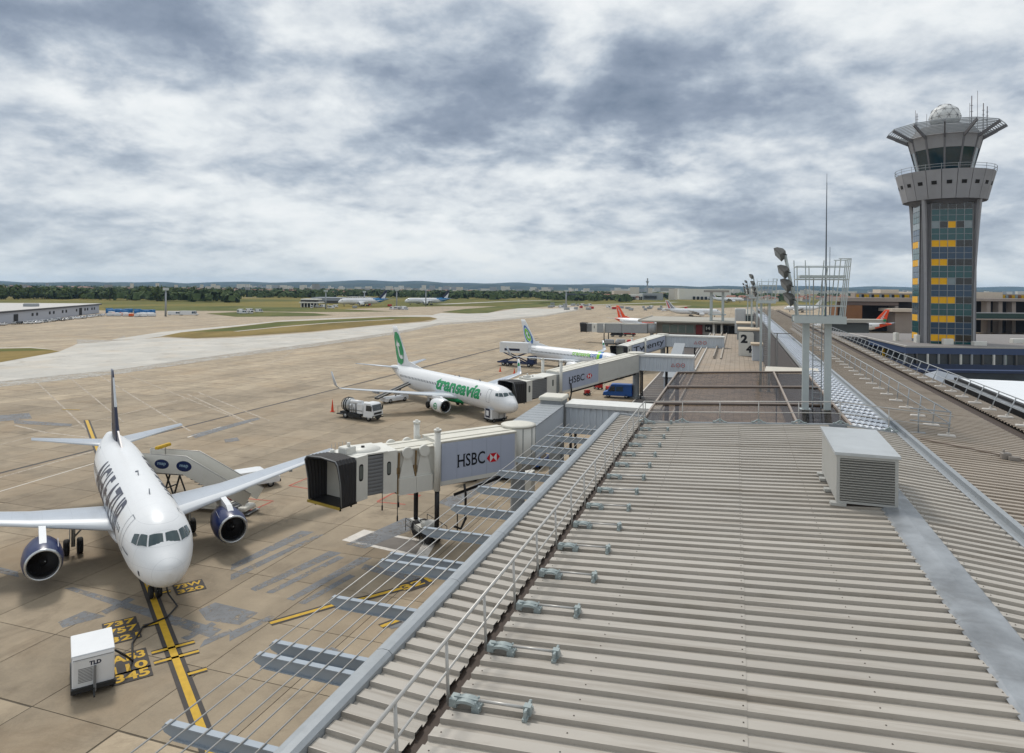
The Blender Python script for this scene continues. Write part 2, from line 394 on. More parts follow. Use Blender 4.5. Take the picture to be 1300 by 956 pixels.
# slabs one can tell apart, nearest first
slab = MB(); h = PITCH / 2 - 0.024; slab.bx(-h, h, -h, h, -0.06, 0.0); slab_me = slab.mesh('concrete_slab', M_SLAB)
cells = []
for i in range(-14, 40):
    for j in range(-20, 6):
        u, v = JU + (i + 0.5) * PITCH, JV + (j + 0.5) * PITCH
        X, Y = B(u, v)
        if v > -9 or Y < 24: continue
        a, b = 867 * X / Y + 650, 366 + 867 * EYE / Y
        if -40 < a < 1000 and b < 1000: cells.append((math.hypot(X, Y), X, Y))
cells.sort()
for _, X, Y in cells[:300]:
    link('concrete_slab', slab_me, apron, (X, Y, 0.0), -AXIS)

def strip(mb, p0, p1, w, z, mi=0):
    a, b = Vector((*p0, 0)), Vector((*p1, 0)); d = (b - a).normalized(); n = Vector((-d.y, d.x, 0)) * w / 2
    mb.poly([(q.x, q.y, z) for q in (a - n, b - n, b + n, a + n)], mi)

# taxiway of pale concrete, with its branch
near = [(-60, 504), (0, 497), (148, 479), (300, 455), (398, 441), (504, 424), (558, 412), (620, 407), (690, 399.5), (735, 391)]
far = [(733, 388), (700, 391), (660, 391), (620, 398), (592, 399.5), (561, 399), (551, 401.5), (553, 405), (556, 407), (546, 410.5), (472, 417.5), (398, 427), (300, 435.5), (249, 438), (208, 437), (160, 441.5), (99, 447.5), (77, 457.5), (66, 454.5), (40, 452.5), (0, 454), (-60, 462)]
sheet('taxiway', px_poly(near + far), 0.01, M_TAXI)
sheet('taxiway', px_poly([(143, 441), (206, 430), (300, 419.8), (360, 412.5), (423, 408.2), (520, 403), (552, 402), (556, 406), (546, 404.2), (497, 404.9), (423, 409.8), (354, 414.2), (300, 421.6), (231, 430), (206, 435.6), (180, 440)]), 0.014, M_TAXI)
M_TAXIW = mat('pale_concrete_worn', (184, 181, 174), .8, var=.2, scale=.5, worn=.95)
def fringe(pts, d0, d1):
    for (a, b) in zip(pts, pts[1:]):
        mb = MB(); mb.poly([(*gp(*q), 0.0065) for q in ((a[0], a[1] + d0), (b[0], b[1] + d0), (b[0], b[1] + d1 * (b[1] - 366) / 130), (a[0], a[1] + d1 * (a[1] - 366) / 130))]); mb.build('taxiway_edge', M_TAXIW, kind='structure')
fringe(near, -1.5, 7); fringe([(143, 448), (99, 447.5)][::-1] + [(160, 441.5)], -6, 1)
for pp in ([(-60, 468), (0, 455), (40, 453.5), (66, 455), (77, 457.5), (60, 461), (30, 467), (0, 473), (-60, 486)],
           [(206, 435.5), (231, 430), (300, 421.6), (354, 414.3), (423, 409.9), (497, 405.2), (546, 404.5), (556, 406.6), (536, 410.2), (472, 416.8), (398, 425.6), (300, 434), (249, 437)]):
    sheet('grass_verge', px_poly(pp), 0.03, G_DRY)
for pp in ([(-60, 466), (0, 459), (70, 456), (40, 454), (0, 455.5)], [(240, 429.5), (300, 422.2), (354, 414.9), (423, 410.4), (497, 405.7), (540, 405.2), (497, 408), (423, 413.5), (354, 420), (300, 427)],
           [(132, 400), (200, 397), (300, 395.6), (354, 395.2), (423, 396.5), (470, 397.5), (499, 398.3), (423, 400.5), (354, 401.5), (300, 401.5), (200, 403), (140, 405)], [(262, 405.5), (300, 403), (354, 402), (400, 402.5), (424, 404.5), (400, 406), (354, 407.5), (300, 409)],
           [(561, 398), (590, 393.5), (620, 390.6), (690, 383.5), (760, 380), (700, 388), (640, 393), (620, 398), (595, 399.2)], [(880, 383.5), (960, 381.5), (1000, 381.5), (900, 386.5), (860, 387)], [(640, 384), (700, 381), (740, 381), (690, 384.5)]):
    sheet('grass_verge', px_poly(pp), 0.05, G_GREEN)
mb = MB()
for a, b, w in (((300, 427.6), (359, 420.6), 2.2), ((359, 420.6), (423, 414), 2.5), ((423, 414), (500, 408.6), 3), ((0, 389.5), (180, 387), 9), ((180, 387), (330, 384), 9), ((560, 388), (640, 383), 14), ((640, 383), (700, 380), 12), ((700, 388), (860, 379.5), 12)):
    strip(mb, gp(*a), gp(*b), w, 0.06)
mb.build('path', M_TAXI, kind='structure')

# dark drain line, v = -72.4
mb = MB(); strip(mb, B(40, -72.4), B(150, -73.3), 0.5, 0.004); strip(mb, B(150, -73.3), B(262, -75), 0.8, 0.004); mb.build('drain_channel', M_BLK, kind='structure')
mb = MB()
for a, b, w in (((35, 484), (135, 575), .25), ((78, 480), (160, 545), .22), ((122, 483), (245, 555), .28), ((150, 480), (310, 540), .22), ((240, 508), (325, 545), .3), ((255, 506), (345, 540), .3), ((0, 512), (60, 506), .25), ((0, 578), (260, 508), .2), ((22, 552), (60, 560), .4), ((60, 560), (118, 566), .4), ((0, 620), (190, 563), .35)):
    strip(mb, gp(*a), gp(*b), w, 0.006)
for k in range(14):    # curved worn lead-in line
    t0, t1 = k / 14, (k + 1) / 14
    f = lambda t: (300 + 88 * t - 10 * t * t, 474 - 2 * t - 26 * t ** 2.4)
    strip(mb, gp(*f(t0)), gp(*f(t1)), .3, 0.006)
mb.build('worn_marking', M_FAINT, kind='structure')
mb = MB()
for a, b, w in (((242, 563), (284, 549), .3), ((0, 638), (150, 590), .15)): strip(mb, gp(*a), gp(*b), w, 0.008)
base = [gp(440, 690), gp(468, 676), gp(560, 690), gp(548, 712)]
cc = (sum(p[0] for p in base) / 4, sum(p[1] for p in base) / 4)
mb.build('white_marking', M_WHT, kind='structure')
mb = MB(); mb.poly([(*p, 0.009) for p in base]); mb.build('white_marking', M_WHT, kind='structure')
mb = MB(); mb.poly([(cc[0] + (p[0] - cc[0]) * .72, cc[1] + (p[1] - cc[1]) * .72, 0.013) for p in base]); mb.build('overpainted_patch', mat('patch_dark', (112, 106, 100), 0.8, var=0.3, scale=0.7), kind='structure')
mb = MB(); mb.poly([(*gp(x, y), 0.006) for x, y in ((757, 512), (778, 506), (800, 507), (783, 514))]); mb.build('overpainted_patch', M_PATCH, kind='structure')
mb = MB(); mb.poly([(*gp(x, y), 0.007) for x, y in ((758, 516), (782, 510), (807, 511), (786, 518))]); mb.build('white_marking', M_WHT, kind='structure')
mb = MB()
PATCHES = [[(89, 758), (100, 756), (290, 806), (276, 817)], [(82, 801), (115, 786), (143, 792), (88, 808)], [(136, 786), (171, 768), (179, 770), (143, 790)],
           [(260, 782), (281, 772), (336, 784), (313, 800), (270, 795)], [(238, 818), (277, 797), (283, 800), (247, 821)], [(-20, 726), (30, 738), (31, 745), (-20, 734)],
           [(300, 724), (388, 679), (405, 680), (300, 731)], [(300, 736), (408, 684), (418, 683), (300, 744)], [(324, 754), (425, 704), (440, 706), (332, 757)], [(343, 759), (436, 710), (444, 712), (354, 759)],
           [(371, 766), (464, 711), (479, 712), (380, 768)], [(386, 771), (451, 733), (459, 735), (395, 772)], [(300, 809), (352, 787), (358, 789), (300, 821)], [(268, 820), (300, 806), (306, 809), (262, 830)],
           [(246, 560), (330, 536), (334, 538), (252, 564)], [(0, 540), (40, 536), (44, 543), (0, 548)], [(20, 545), (95, 549), (94, 552), (22, 550)], [(288, 565), (305, 562), (308, 566), (290, 569)],
           [(445, 695), (520, 660), (560, 662), (470, 700)], [(560, 640), (640, 600), (652, 604), (580, 646)], [(380, 850), (430, 826), (446, 832), (396, 866)], [(495, 795), (530, 780), (545, 790), (505, 802)], [(470, 720), (540, 735), (535, 742), (465, 726)]]
for k, pp in enumerate(PATCHES):
    mb = MB(); mb.poly([(*gp(*p), 0.005 + 0.0006 * k) for p in pp]); mb.build('overpainted_patch', M_PATCH, kind='structure')

# stand lead-in line with its stop marks
NOSE = Vector((-22.5, 43.1)); DX = Vector((0.82, 0.572)); DY = Vector((-0.572, 0.82))
def st(t, s): q = NOSE + DX * t + DY * s; return (q.x, q.y)
def stp(px, py): q = Vector(gp(px, py)) - NOSE; return q.dot(DX), q.dot(DY)
mb = MB(); yl = MB()
def yline(p0, p1, w):
    strip(mb, p0, p1, w * 2.2, 0.022); strip(yl, p0, p1, w, 0.027)
yline(st(0, 68), st(0, -30), 0.36)
yline(gp(104.5, 531), gp(82, 531), 0.3)
for (a, b) in (((190, 804.5), (209, 799.5)), ((201, 837.5), (256, 823.5)), ((205, 852), (261, 833.5)), ((248, 864.5), (272, 857)), ((211, 762), (224, 758.5))):
    (t0, s0), (t1, s1) = stp(*a), stp(*b); s = (s0 + s1) / 2; yline(st(t0, s), st(t1, s), 0.22)
for (a, b, w) in (((351, 797.5), (440, 770), .3), ((472, 763), (520, 749), .3), ((440, 770), (472, 763), .3), ((492, 799), (515, 790), .3)): yline(gp(*a), gp(*b), w)
strip(mb, gp(519, 750), gp(551, 739), 1.3, 0.032)
mb.build('black_marking', M_BLK, kind='structure'); yl.build('yellow_marking', M_YEL, kind='structure')
bk = MB(); tx = MB()
def block(body, pa, pb, hgt):
    (t0, s0), (t1, s1) = stp(*pa), stp(*pb); s = (s0 + s1) / 2; w = t1 - t0
    bk.poly([(*st(t0, s), 0.031), (*st(t1, s), 0.031), (*st(t1, s + hgt), 0.031), (*st(t0, s + hgt), 0.031)])
    print_on(tx, body, lambda x, y: (*st(t0 + w * .06 + x, s + hgt * .14 + y), 0.036), 1.0, w_to=w * .88, h_to=hgt * .72, bold=.03)
block('73W', (229, 758.5), (267, 749), .9); block('320', (232, 764), (270, 755), .8)
block('737', (139, 811), (183, 799.5), .9); block('757', (142, 820.5), (187, 808.5), 1.0); block('321', (146, 829.5), (189, 818.5), .9)
block('AB3', (148, 857), (198, 844), 1.15); block('110', (150, 869), (202, 857), 1.1); block('345', (152, 880), (205, 868), 1.1)
o3 = Vector(gp(521, 752.5)); d3 = (Vector(gp(551, 739)) - Vector(gp(519, 750))).normalized()
print_on(tx, '321', lambda x, y: (o3.x + d3.x * x - d3.y * y, o3.y + d3.y * x + d3.x * y, 0.04), 1.0, w_to=2.2, h_to=.75, bold=.03)
bk.build('black_marking', M_BLK, kind='structure'); tx.build('stand_lettering', M_YEL, kind='structure')
mb = MB()
for a, b in (((300.5, 645), (317, 639)), ((317, 639), (324, 655)), ((324, 655), (308, 653)), ((324, 655), (352, 642)), ((318, 639.5), (352, 642)), ((484, 640), (504, 629)), ((504, 629), (539, 631)), ((539, 631), (530, 636)), ((484, 640.5), (520, 643)), ((372, 622), (395, 612)), ((372, 622), (400, 626))):
    strip(mb, gp(*a), gp(*b), 0.22, 0.012)
mb.build('red_marking', M_RED, kind='structure')
# service road along the terminal
sheet('service_road', [B(30, -17), B(330, -17), B(330, 4), B(30, 4)], 0.008, M_ASPH)
mb = MB(); strip(mb, B(40, -17.1), B(330, -17.1), .22, 0.014)
for v in (-12.2, -8.6): strip(mb, B(60, v), B(330, v), .16, 0.014)
for k in range(30): strip(mb, B(100 + 3 * k, -16.4), B(101.2 + 3 * k, -12.4), .12, 0.014)
mb.build('white_marking', M_WHT, kind='structure')

# ---- hills on the horizon: a ridge line given by its height above the plain
def hill_ridge(name, Y, prof, depth, m):
    xs = []; n = 220; rng = random.Random(Y)
    ph = [rng.uniform(0, 6.28) for _ in range(8)]
    mb = MB(); rows = []
    for i in range(n + 1):
        x = -R * 0.98 + 1.96 * R * i / n
        px = 650 + 867 * x / Y
        t = min(max((px + 200) / 1700, 0), 1) * (len(prof) - 1); k = min(int(t), len(prof) - 2); hh = prof[k] + (prof[k + 1] - prof[k]) * (t - k)
        hh += sum(sin(x / (1500 / (1 + q * 1.7)) + ph[q]) * (13 if Y > 10000 else 8) / (1 + .5 * q) for q in range(8))
        rows.append([(x, Y - depth, -1), (x, Y - depth * .7, hh * .35), (x, Y - depth * .35, hh * .8), (x, Y, hh), (x, Y + 180, hh * .5)])
    mb.loft(rows, 0, caps=False, smooth=True, closed=False); mb.build(name, m, kind='structure')
M_HILL = grass_mat('wooded_hills', [(30, 40, 36), (40, 52, 44), (66, 74, 62), (48, 58, 50)], 0.004)
hill_ridge('hills', 11400, [50, 50, 55, 70, 95, 105, 100, 95, 105, 100, 95, 100, 95], 1500, M_HILL)
hill_ridge('hills', 8600, [34, 34, 38, 40, 60, 66, 60, 52, 60, 64, 58, 62, 60], 1300, M_HILL)

# ---- trees
M_LEAF = [grass_mat('leaves_dark', [(56, 68, 42), (72, 86, 52), (86, 98, 62), (98, 108, 72)], 0.15), grass_mat('leaves_mid', [(64, 76, 44), (82, 94, 54), (98, 108, 66), (108, 114, 74)], 0.15)]
M_BARK = mat('bark', (84, 70, 56), 0.9)
def crown(rng, h, rad_, n, base=0.08):
    mb = MB(); blobs = [(rng.uniform(-.5, .5) * rad_, rng.uniform(-.5, .5) * rad_, h * rng.uniform(base + .15, .85), rad_ * rng.uniform(.45, .75)) for _ in range(7)]
    for _ in range(n):
        bx_, by_, bz_, br_ = rng.choice(blobs)
        d = Vector((rng.gauss(0, 1), rng.gauss(0, 1), rng.gauss(0, 1))).normalized(); p = Vector((bx_, by_, bz_)) + d * br_ * rng.uniform(.6, 1.05)
        p.z = max(p.z, h * base * .6)
        a = d.orthogonal().normalized(); a.rotate(Matrix.Rotation(rng.uniform(0, 6.28), 3, d)); b = d.cross(a); s = rad_ * rng.uniform(.16, .34)
        mb.add([p + a * s, p + b * s * .8, p - a * s, p - b * s * .8 + d * s * .3], [(0, 1, 2, 3)])
    return mb
def make_tree(name, h, rd, m, seed, label, loc, n=190, group='trees in the belt beyond the airfield'):
    rng = random.Random(seed)
    t = thing(name, label, 'tree', loc, rng.uniform(0, 6), group)
    crown(rng, h, rd, n).build('crown', m, t)
    mb = MB(); mb.tube((0, 0, -.1), (0, 0, h * .6), rd * .09, 6, r1=rd * .04)
    for k in range(4):
        a = rng.uniform(0, 6.28); mb.tube((0, 0, h * .3), (cos(a) * rd * .5, sin(a) * rd * .5, h * .62), rd * .04, 4, r1=rd * .015)
    mb.build('trunk', M_BARK, t)
    return t
protos = [make_tree('broadleaf_tree', 12 + 2 * k, 5 + .6 * k, M_LEAF[k % 2], 50 + k, 'green tree in the long belt beyond the airfield', (*gp(20 + 60 * k, 391), 0)) for k in range(4)]
rng = random.Random(3)
for k in range(190):
    px = rng.uniform(-60, 292); py = 392.5 - 7 * max(px, 0) / 290 - rng.choice([0, .3, .8, 1.8, 3])
    X, Y = gp(px, py)
    copy_tree(protos[k % 4], (X, Y, 0), rng.uniform(0, 6)).scale = (rng.uniform(.8, 1.25),) * 2 + (rng.uniform(.6, 1.0),)
# far woods and hedges: masses nobody could count
mb = MB(); rng = random.Random(11)
def clump(x, y, h, r):
    for q in range(9):
        d = Vector((rng.gauss(0, 1), rng.gauss(0, 1), abs(rng.gauss(0, 1)))).normalized(); p = Vector((x, y, h * .4)) + Vector((d.x * r, d.y * r, d.z * h * .55))
        a = d.orthogonal().normalized(); b = d.cross(a); s = r * rng.uniform(.5, .9)
        mb.add([p + a * s, p + b * s, p - a * s, p - b * s], [(0, 1, 2, 3)])
for (x0, x1, y0, y1, cnt, h0) in ((-60, 300, 384, 391, 420, 10), (-60, 300, 377, 384, 320, 10), (230, 420, 379, 384, 260, 9), (380, 640, 376, 381, 420, 10), (560, 760, 375, 379, 330, 11), (640, 1000, 370, 376, 380, 10), (1040, 1400, 366, 372, 260, 11), (0, 700, 373.5, 377, 420, 11), (690, 800, 377.5, 380.5, 80, 9)):
    for _ in range(cnt):
        px = rng.uniform(x0, x1); py = rng.uniform(y0, y1) - (px - 650) * .0 ; X, Y = gp(px, py)
        if 300 < Y < 7500: clump(X, Y, rng.uniform(.7, 1.2) * h0, rng.uniform(4, 9))
mb.build('far_woods', M_LEAF[0], kind='stuff')
# the towns beyond: one mass of far-off roofs
M_HOUSE = [mat('render_pale', (205, 198, 188), .8), mat('roof_tile', (140, 98, 82), .8), mat('render_grey', (150, 150, 152), .8)]
mb = MB()
for _ in range(620):
    px = rng.uniform(-40, 1340); py = rng.uniform(371.5, 378.5) + (650 - px) * .0055; X, Y = gp(px, py)
    if not 900 < Y < 7000 or (560 < px < 760 and Y < 1500): continue
    s = rng.uniform(6, 15) * (1 + Y / 6000); hh = rng.uniform(4, 8) * (1 + (rng.random() < .08) * 2.2); a = rng.uniform(0, 3.1); m2 = rng.choice([0, 0, 2])
    ca, sa = cos(a), sin(a); f = lambda x, y, z: (X + x * ca - y * sa, Y + x * sa + y * ca, z)
    w2, d2 = s / 2, s * .35
    mb.hexa([f(-w2, -d2, 0), f(w2, -d2, 0), f(w2, d2, 0), f(-w2, d2, 0), f(-w2, -d2, hh), f(w2, -d2, hh), f(w2, d2, hh), f(-w2, d2, hh)], m2)
    if hh < 9: mb.add([f(-w2 * 1.05, -d2 * 1.1, hh), f(w2 * 1.05, -d2 * 1.1, hh), f(w2 * 1.05, d2 * 1.1, hh), f(-w2 * 1.05, d2 * 1.1, hh), f(-w2, 0, hh + 3), f(w2, 0, hh + 3)], [(0, 1, 5, 4), (2, 3, 4, 5), (0, 4, 3), (1, 2, 5)], 1)
for _ in range(240):
    px = rng.uniform(300, 1340); Y = rng.uniform(4200, 7000); X = (px - 650) / 867 * Y; s = rng.uniform(18, 60); hh = rng.uniform(8, 34)
    mb.bx(X - s / 2, X + s / 2, Y, Y + 20, 0, hh, rng.choice([0, 0, 2]))
mb.build('distant_town', M_HOUSE, kind='stuff')

def build_haze():
    mb = MB(); mb.bx(-R - 200, R + 200, -600, R + 200, -1.3, 150)
    m = bpy.data.materials.new('haze_air'); m.use_nodes = True; w = NT(m.node_tree)
    w.n.remove(w.n['Principled BSDF']); v = w.add('ShaderNodeVolumePrincipled'); v.inputs['Density'].default_value = 3.6e-5; v.inputs['Color'].default_value = (.40, .64, 1.0, 1); v.inputs['Anisotropy'].default_value = 0.0
    w.l.new(v.outputs[0], w.n['Material Output'].inputs['Volume'])
    mb.build('haze', m, kind='stuff')
# ------------------------------------------------------------------ the terminal the picture is taken from (local x = v across, y = u along)
M_ROOF = mat('roof_sheet', (168, 162, 153), 0.45, var=0.10, scale=0.9, streak=(.25, 1, 1), dirt=0.16, rnd=0.05, ribvar=1.0)
M_ROOF2 = mat('roof_sheet_old', (162, 151, 138), 0.5, var=0.10, scale=0.7, streak=(.25, 1, 1), dirt=0.18, rnd=0.05, ribvar=1.0)
M_GALV = mat('galvanised_steel', (150, 155, 159), 0.45, 0.2, var=0.12, scale=4, dirt=0.12)
M_GALVD = mat('weathered_zinc', (146, 150, 154), 0.38, 0.3, var=0.7, scale=0.8, dirt=1.0)
M_PAINTG = mat('grey_green_paint', (172, 180, 180), 0.5, var=0.08, scale=3, dirt=0.08)
M_RAIL = mat('rail_aluminium', (178, 176, 172), 0.4, 0.3, var=0.06, scale=6)
M_DARKG = mat('dark_gutter', (64, 52, 44), 0.7, var=0.2)
M_WALL = mat('facade_panel', (150, 148, 146), 0.6, var=0.08)
M_STEELB = mat('blue_grey_steel', (150, 160, 170), 0.5, 0.0, var=0.12, scale=2.5, dirt=0.12)
M_FOOT = mat('cast_foot', (150, 160, 160), 0.5, 0.3, var=0.15, scale=8)

def zroof(v):
    pts = [(-6.9, 12.82), (-4.75, 12.70), (-4.4, 12.70), (4.3, 13.22), (5.1, 13.22), (7.3, 13.0), (9.5, 12.86), (14.4, 12.6), (15.6, 12.5)]
    for (a, za), (b, zb) in zip(pts, pts[1:]):
        if v <= b: return za + (zb - za) * (v - a) / (b - a)
    return pts[-1][1]

T = thing('terminal_building', 'long airport terminal with beige ribbed metal roofs seen from above', 'terminal', (0, 0, 0), -AXIS)
RP = 0.45
def roof_sheet(name, v0, v1, u0, ribs, m, parent=T, zoff=0.0, hgt=0.074):
    """trapezoidal steel sheet: ribs run across the building from v0 to v1"""
    mb = MB(); prof = []
    for k in range(ribs):
        a = k * RP
        prof += [(a, 0), (a + .165, .004), (a + .172, hgt + .010), (a + .186, hgt + .012), (a + .196, hgt), (a + .43, hgt - .008)]
    prof += [(ribs * RP - .012, 0.0)]
    r0 = [(v0, y, zroof(v0) + zoff + z) for y, z in prof]; r1 = [(v1, y, zroof(v1) + zoff + z) for y, z in prof]
    mb.loft([r0, r1], 0, caps=False, closed=False)
    # turned-down end lip of the sheet
    mb.loft([[(v0, y, z - .05) for _, y, z in r0], r0], 0, caps=False, closed=False)
    me = mb.mesh(name, m)
    return me
def lay_sheets(v0, v1, u0, u1, ribs, m, zoff=0.0, near_only=None):
    me = roof_sheet('roof_sheet', v0, v1, 0, ribs, m, zoff=zoff); u = u0
    while u < u1 - .1:
        link('roof_sheet', me, T, (0, u, 0)); u += ribs * RP
UEND = 36.0
lay_sheets(-4.46, .22, UEND - 1.8 * 19, UEND, 4, M_ROOF, zoff=.010)
lay_sheets(.10, 4.25, UEND - 1.8 * 19, UEND, 4, M_ROOF)
lay_sheets(5.05, 7.15, UEND - 1.8 * 19, UEND, 4, M_ROOF)
lay_sheets(-5.99, -4.68, UEND + 1.35 - 1.8 * 20, UEND + 1.35, 4, M_ROOF)
lay_sheets(7.72, 13.0, UEND - 3.6 * 9, UEND + 3.6 * 26, 8, M_ROOF2)
lay_sheets(14.05, 15.5, UEND - 3.6 * 9, UEND + 3.6 * 26, 8, M_ROOF2)
lay_sheets(7.72, 13.0, UEND + 3.6 * 26, UEND + 3.6 * 26 + 14.4 * 10, 32, M_ROOF2)
lay_sheets(14.05, 15.5, UEND + 3.6 * 26, UEND + 3.6 * 26 + 14.4 * 10, 32, M_ROOF2)
UFAR = UEND + 3.6 * 26 + 144
# screw heads along the sheet ends, laps and purlins: too small to pick apart
mb = MB()
for v in (-4.30, -2.4, .16, 2.2, 4.12, 5.18, 7.02):
    for k in range(76):
        y = UEND - 34.2 + k * RP + .31; z = zroof(v) + .074 + (.012 if -4.46 < v < .22 else 0)
        r = .016; mb.add([(v + r * cos(pi * q / 3), y + r * sin(pi * q / 3), z) for q in range(6)] + [(v, y, z + .014)], [(q, (q + 1) % 6, 6) for q in range(6)])
mb.build('roof_screws', mat('screw_head', (96, 88, 80), .5, .4), T, kind='stuff')
# ridge flashing of weathered zinc, in lengths
for k in range(12):
    u0 = 1.0 + k * 2.05
    mb = MB(); z = zroof(4.6) + .10
    mb.prism([(4.12, z - .06), (4.2, z + .0), (4.65, z + .035), (5.05, z), (5.12, z - .06)], u0, u0 + 2.06, plane='XZ')
    mb.build('flashing', M_GALVD, T)
# box gutter between the roofs
mb = MB(); z = zroof(7.4)
mb.prism([(7.16, z - .05), (7.16, z + .10), (7.24, z + .10), (7.24, z - .02), (7.52, z - .02), (7.52, z + .16), (7.70, z + .16), (7.70, z - .05)], 2, UFAR, plane='XZ'); mb.build('valley_gutter', M_GALV, T)
mb = MB(); mb.bx(7.05, 7.155, 2, UEND, z - .2, z - .01); mb.bx(7.245, 7.515, 2, UFAR, z - .06, z - .022); mb.build('gutter_lining', M_DARKG, T)
mb = MB(); z = zroof(13.5); mb.bx(13.01, 14.04, 2, UFAR, z - .28, z - .16); mb.bx(12.9, 13.0, 2, UFAR, z - .3, z + .02); mb.build('dark_gutter', M_DARKG, T)
mb = MB(); mb.bx(-4.72, -4.40, 1, UEND + 1.2, 12.5, 12.665); mb.build('dark_gutter', M_DARKG, T)
# outer gutter on the apron side, in lengths
for k in range(11):
    u0 = 1.6 + k * 3.25; mb = MB()
    prof = [(x + .56, z) for x, z in [(-6.56, 12.70), (-6.56, 12.90), (-6.63, 12.96), (-6.75, 12.97), (-6.87, 12.94), (-6.95, 12.86), (-6.97, 12.74), (-6.92, 12.62), (-6.8, 12.56), (-6.6, 12.56)]]
    mb.loft([[(x, y, z) for x, z in prof] for y in (u0, u0 + 3.235)], 0, smooth=False); mb.build('gutter', M_GALV, T)
# facades under the roofs
mb = MB(); mb.bx(-6.2, 7.0, -2, UEND - .1, 0, 12.4); mb.build('wall', M_WALL, T)
mb = MB(); mb.bx(7.3, 15.2, -2, UFAR, 0, 12.35); mb.build('wall', mat('wall_dark', (98, 92, 88), .7), T)
mb = MB(); mb.bx(-6.22, 7.1, UEND + 0.0, UEND + .14, 12.3, 12.74); mb.bx(-6.3, -4.7, UEND + .145, UEND + 1.5, 12.6, 12.69); mb.build('end_wall', M_GALV, T)
mb = MB()
for a, b in zip([-4.5, 4.3, 5.1], [4.3, 5.1, 7.1]): mb.bar((a, UEND + .05, zroof(a) + .04), (b, UEND + .05, zroof(b) + .04), .16, .14)
mb.bar((-6.0, UEND + 1.42, 12.86), (-4.6, UEND + 1.42, 12.78), .12, .12); mb.build('verge_flashing', M_GALV, T)
# terrace at the lower level along the pier
M_TILE = concrete_mat('terrace_tiles', (160, 148, 134), (0.9, (0.2, 0.1, 0), 0.035), var=0.25, lines_dark=0.55)
mb = MB(); mb.bx(-8.3, 5.45, UEND + .2, 238, 4.6, 5.2); mb.build('terrace', M_TILE, T)
mb = MB()
for v in (-8.2, -6.9): mb.bx(v - .08, v + .08, UEND + 2, 238, 5.2, 5.5)
mb.build('parapet', mat('parapet_white', (200, 198, 194), .6), T)
mb = MB(); mb.bx(5.3, 5.44, 63, 238, 4.8, 12.7); mb.build('wall', mat('wall_shade', (84, 80, 80), .7), T)  # shade below the skylights is put into this wall's dark colour
mb = MB(); mb.bx(-3.2, -2.9, 150, 238, 5.2, 5.5); mb.bx(-4.6, -4.4, 150, 238, 5.2, 5.9); mb.build('kerb', mat('kerb_stone', (168, 160, 150), .8), T)

# tinted glass roof beyond the main roof: panes between beams
M_TINT = bpy.data.materials.new('tinted_glass'); M_TINT.use_nodes = True
w = NT(M_TINT.node_tree); w.n.remove(w.n['Principled BSDF']); tr = w.add('ShaderNodeBsdfTransparent'); gl = w.add('ShaderNodeBsdfGlossy'); ms = w.add('ShaderNodeMixShader'); df = w.add('ShaderNodeBsdfDiffuse'); ms2 = w.add('ShaderNodeMixShader')
tr.inputs[0].default_value = (.66, .61, .56, 1); gl.inputs[0].default_value = (.8, .8, .85, 1); gl.inputs['Roughness'].default_value = .10; df.inputs[0].default_value = (.10, .09, .08, 1)
tcw = w.add('ShaderNodeTexCoord'); gr = w.noise(tcw.outputs['Object'], .7, 6, .7, 1.5).outputs[0]
w.set(ms2, 0, w.math('MULTIPLY', w.math('SUBTRACT', gr, .46, clamp=True), 1.5, clamp=True)); w.l.new(tr.outputs[0], ms2.inputs[1]); w.l.new(df.outputs[0], ms2.inputs[2])
ms.inputs[0].default_value = .12; w.l.new(ms2.outputs[0], ms.inputs[1]); w.l.new(gl.outputs[0], ms.inputs[2]); w.l.new(ms.outputs[0], w.n['Material Output'].inputs[0])
M_BROWN = mat('brown_beam', (104, 92, 84), .6, var=.15)
US = [36.3, 42.6, 50.2, 59.2]; VS = [-4.7, 2.9, 5.3]
for i in range(3):
    for j in range(2):
        a, b, c, d = VS[j] + .05, VS[j + 1] - .05, US[i] + .12, US[i + 1] - .12
        mb = MB(); za, zb = zroof(VS[j]) - .02, zroof(min(VS[j + 1], 4.3)) - .02
        mb.hexa([(a, c, za - .02), (b, c, zb - .02), (b, d, zb - .02), (a, d, za - .02), (a, c, za), (b, c, zb), (b, d, zb), (a, d, za)]); mb.build('glass_pane', M_TINT, T)
for k, u in enumerate(US[1:]):
    mb = MB(); mb.bar((-4.75, u, zroof(-4.7) + .02), (5.35, u, zroof(4.3) + .02), (.36, .5, .34)[k], .12); mb.build('glazing_beam', M_BROWN, T)
for v in VS:
    mb = MB(); mb.bar((v, 36.3, zroof(min(v, 4.3)) + .03), (v, 59.2, zroof(min(v, 4.3)) + .03), .10, .10); mb.build('rafter', mat('rafter_grey', (150, 138, 128), .6), T)
# columns carrying the glass roof
mb = MB()
for u in (50.2, 59.2):
    for v in (-4.7, 5.2): mb.bx(v - .15, v + .15, u - .15, u + .15, 5.2, 12.6)
mb.build('column', M_BROWN, T)
# pale sheet at the far end of the glass roof
mb = MB(); mb.hexa([(2.2, 59.6, 12.9), (6.4, 59.6, 13.0), (6.4, 61.2, 13.3), (2.4, 61.2, 13.3), (2.2, 59.6, 12.95), (6.4, 59.6, 13.05), (6.4, 61.2, 13.35), (2.4, 61.2, 13.35)]); mb.build('end_cover', mat('pale_cover', (196, 190, 178), .6), T)

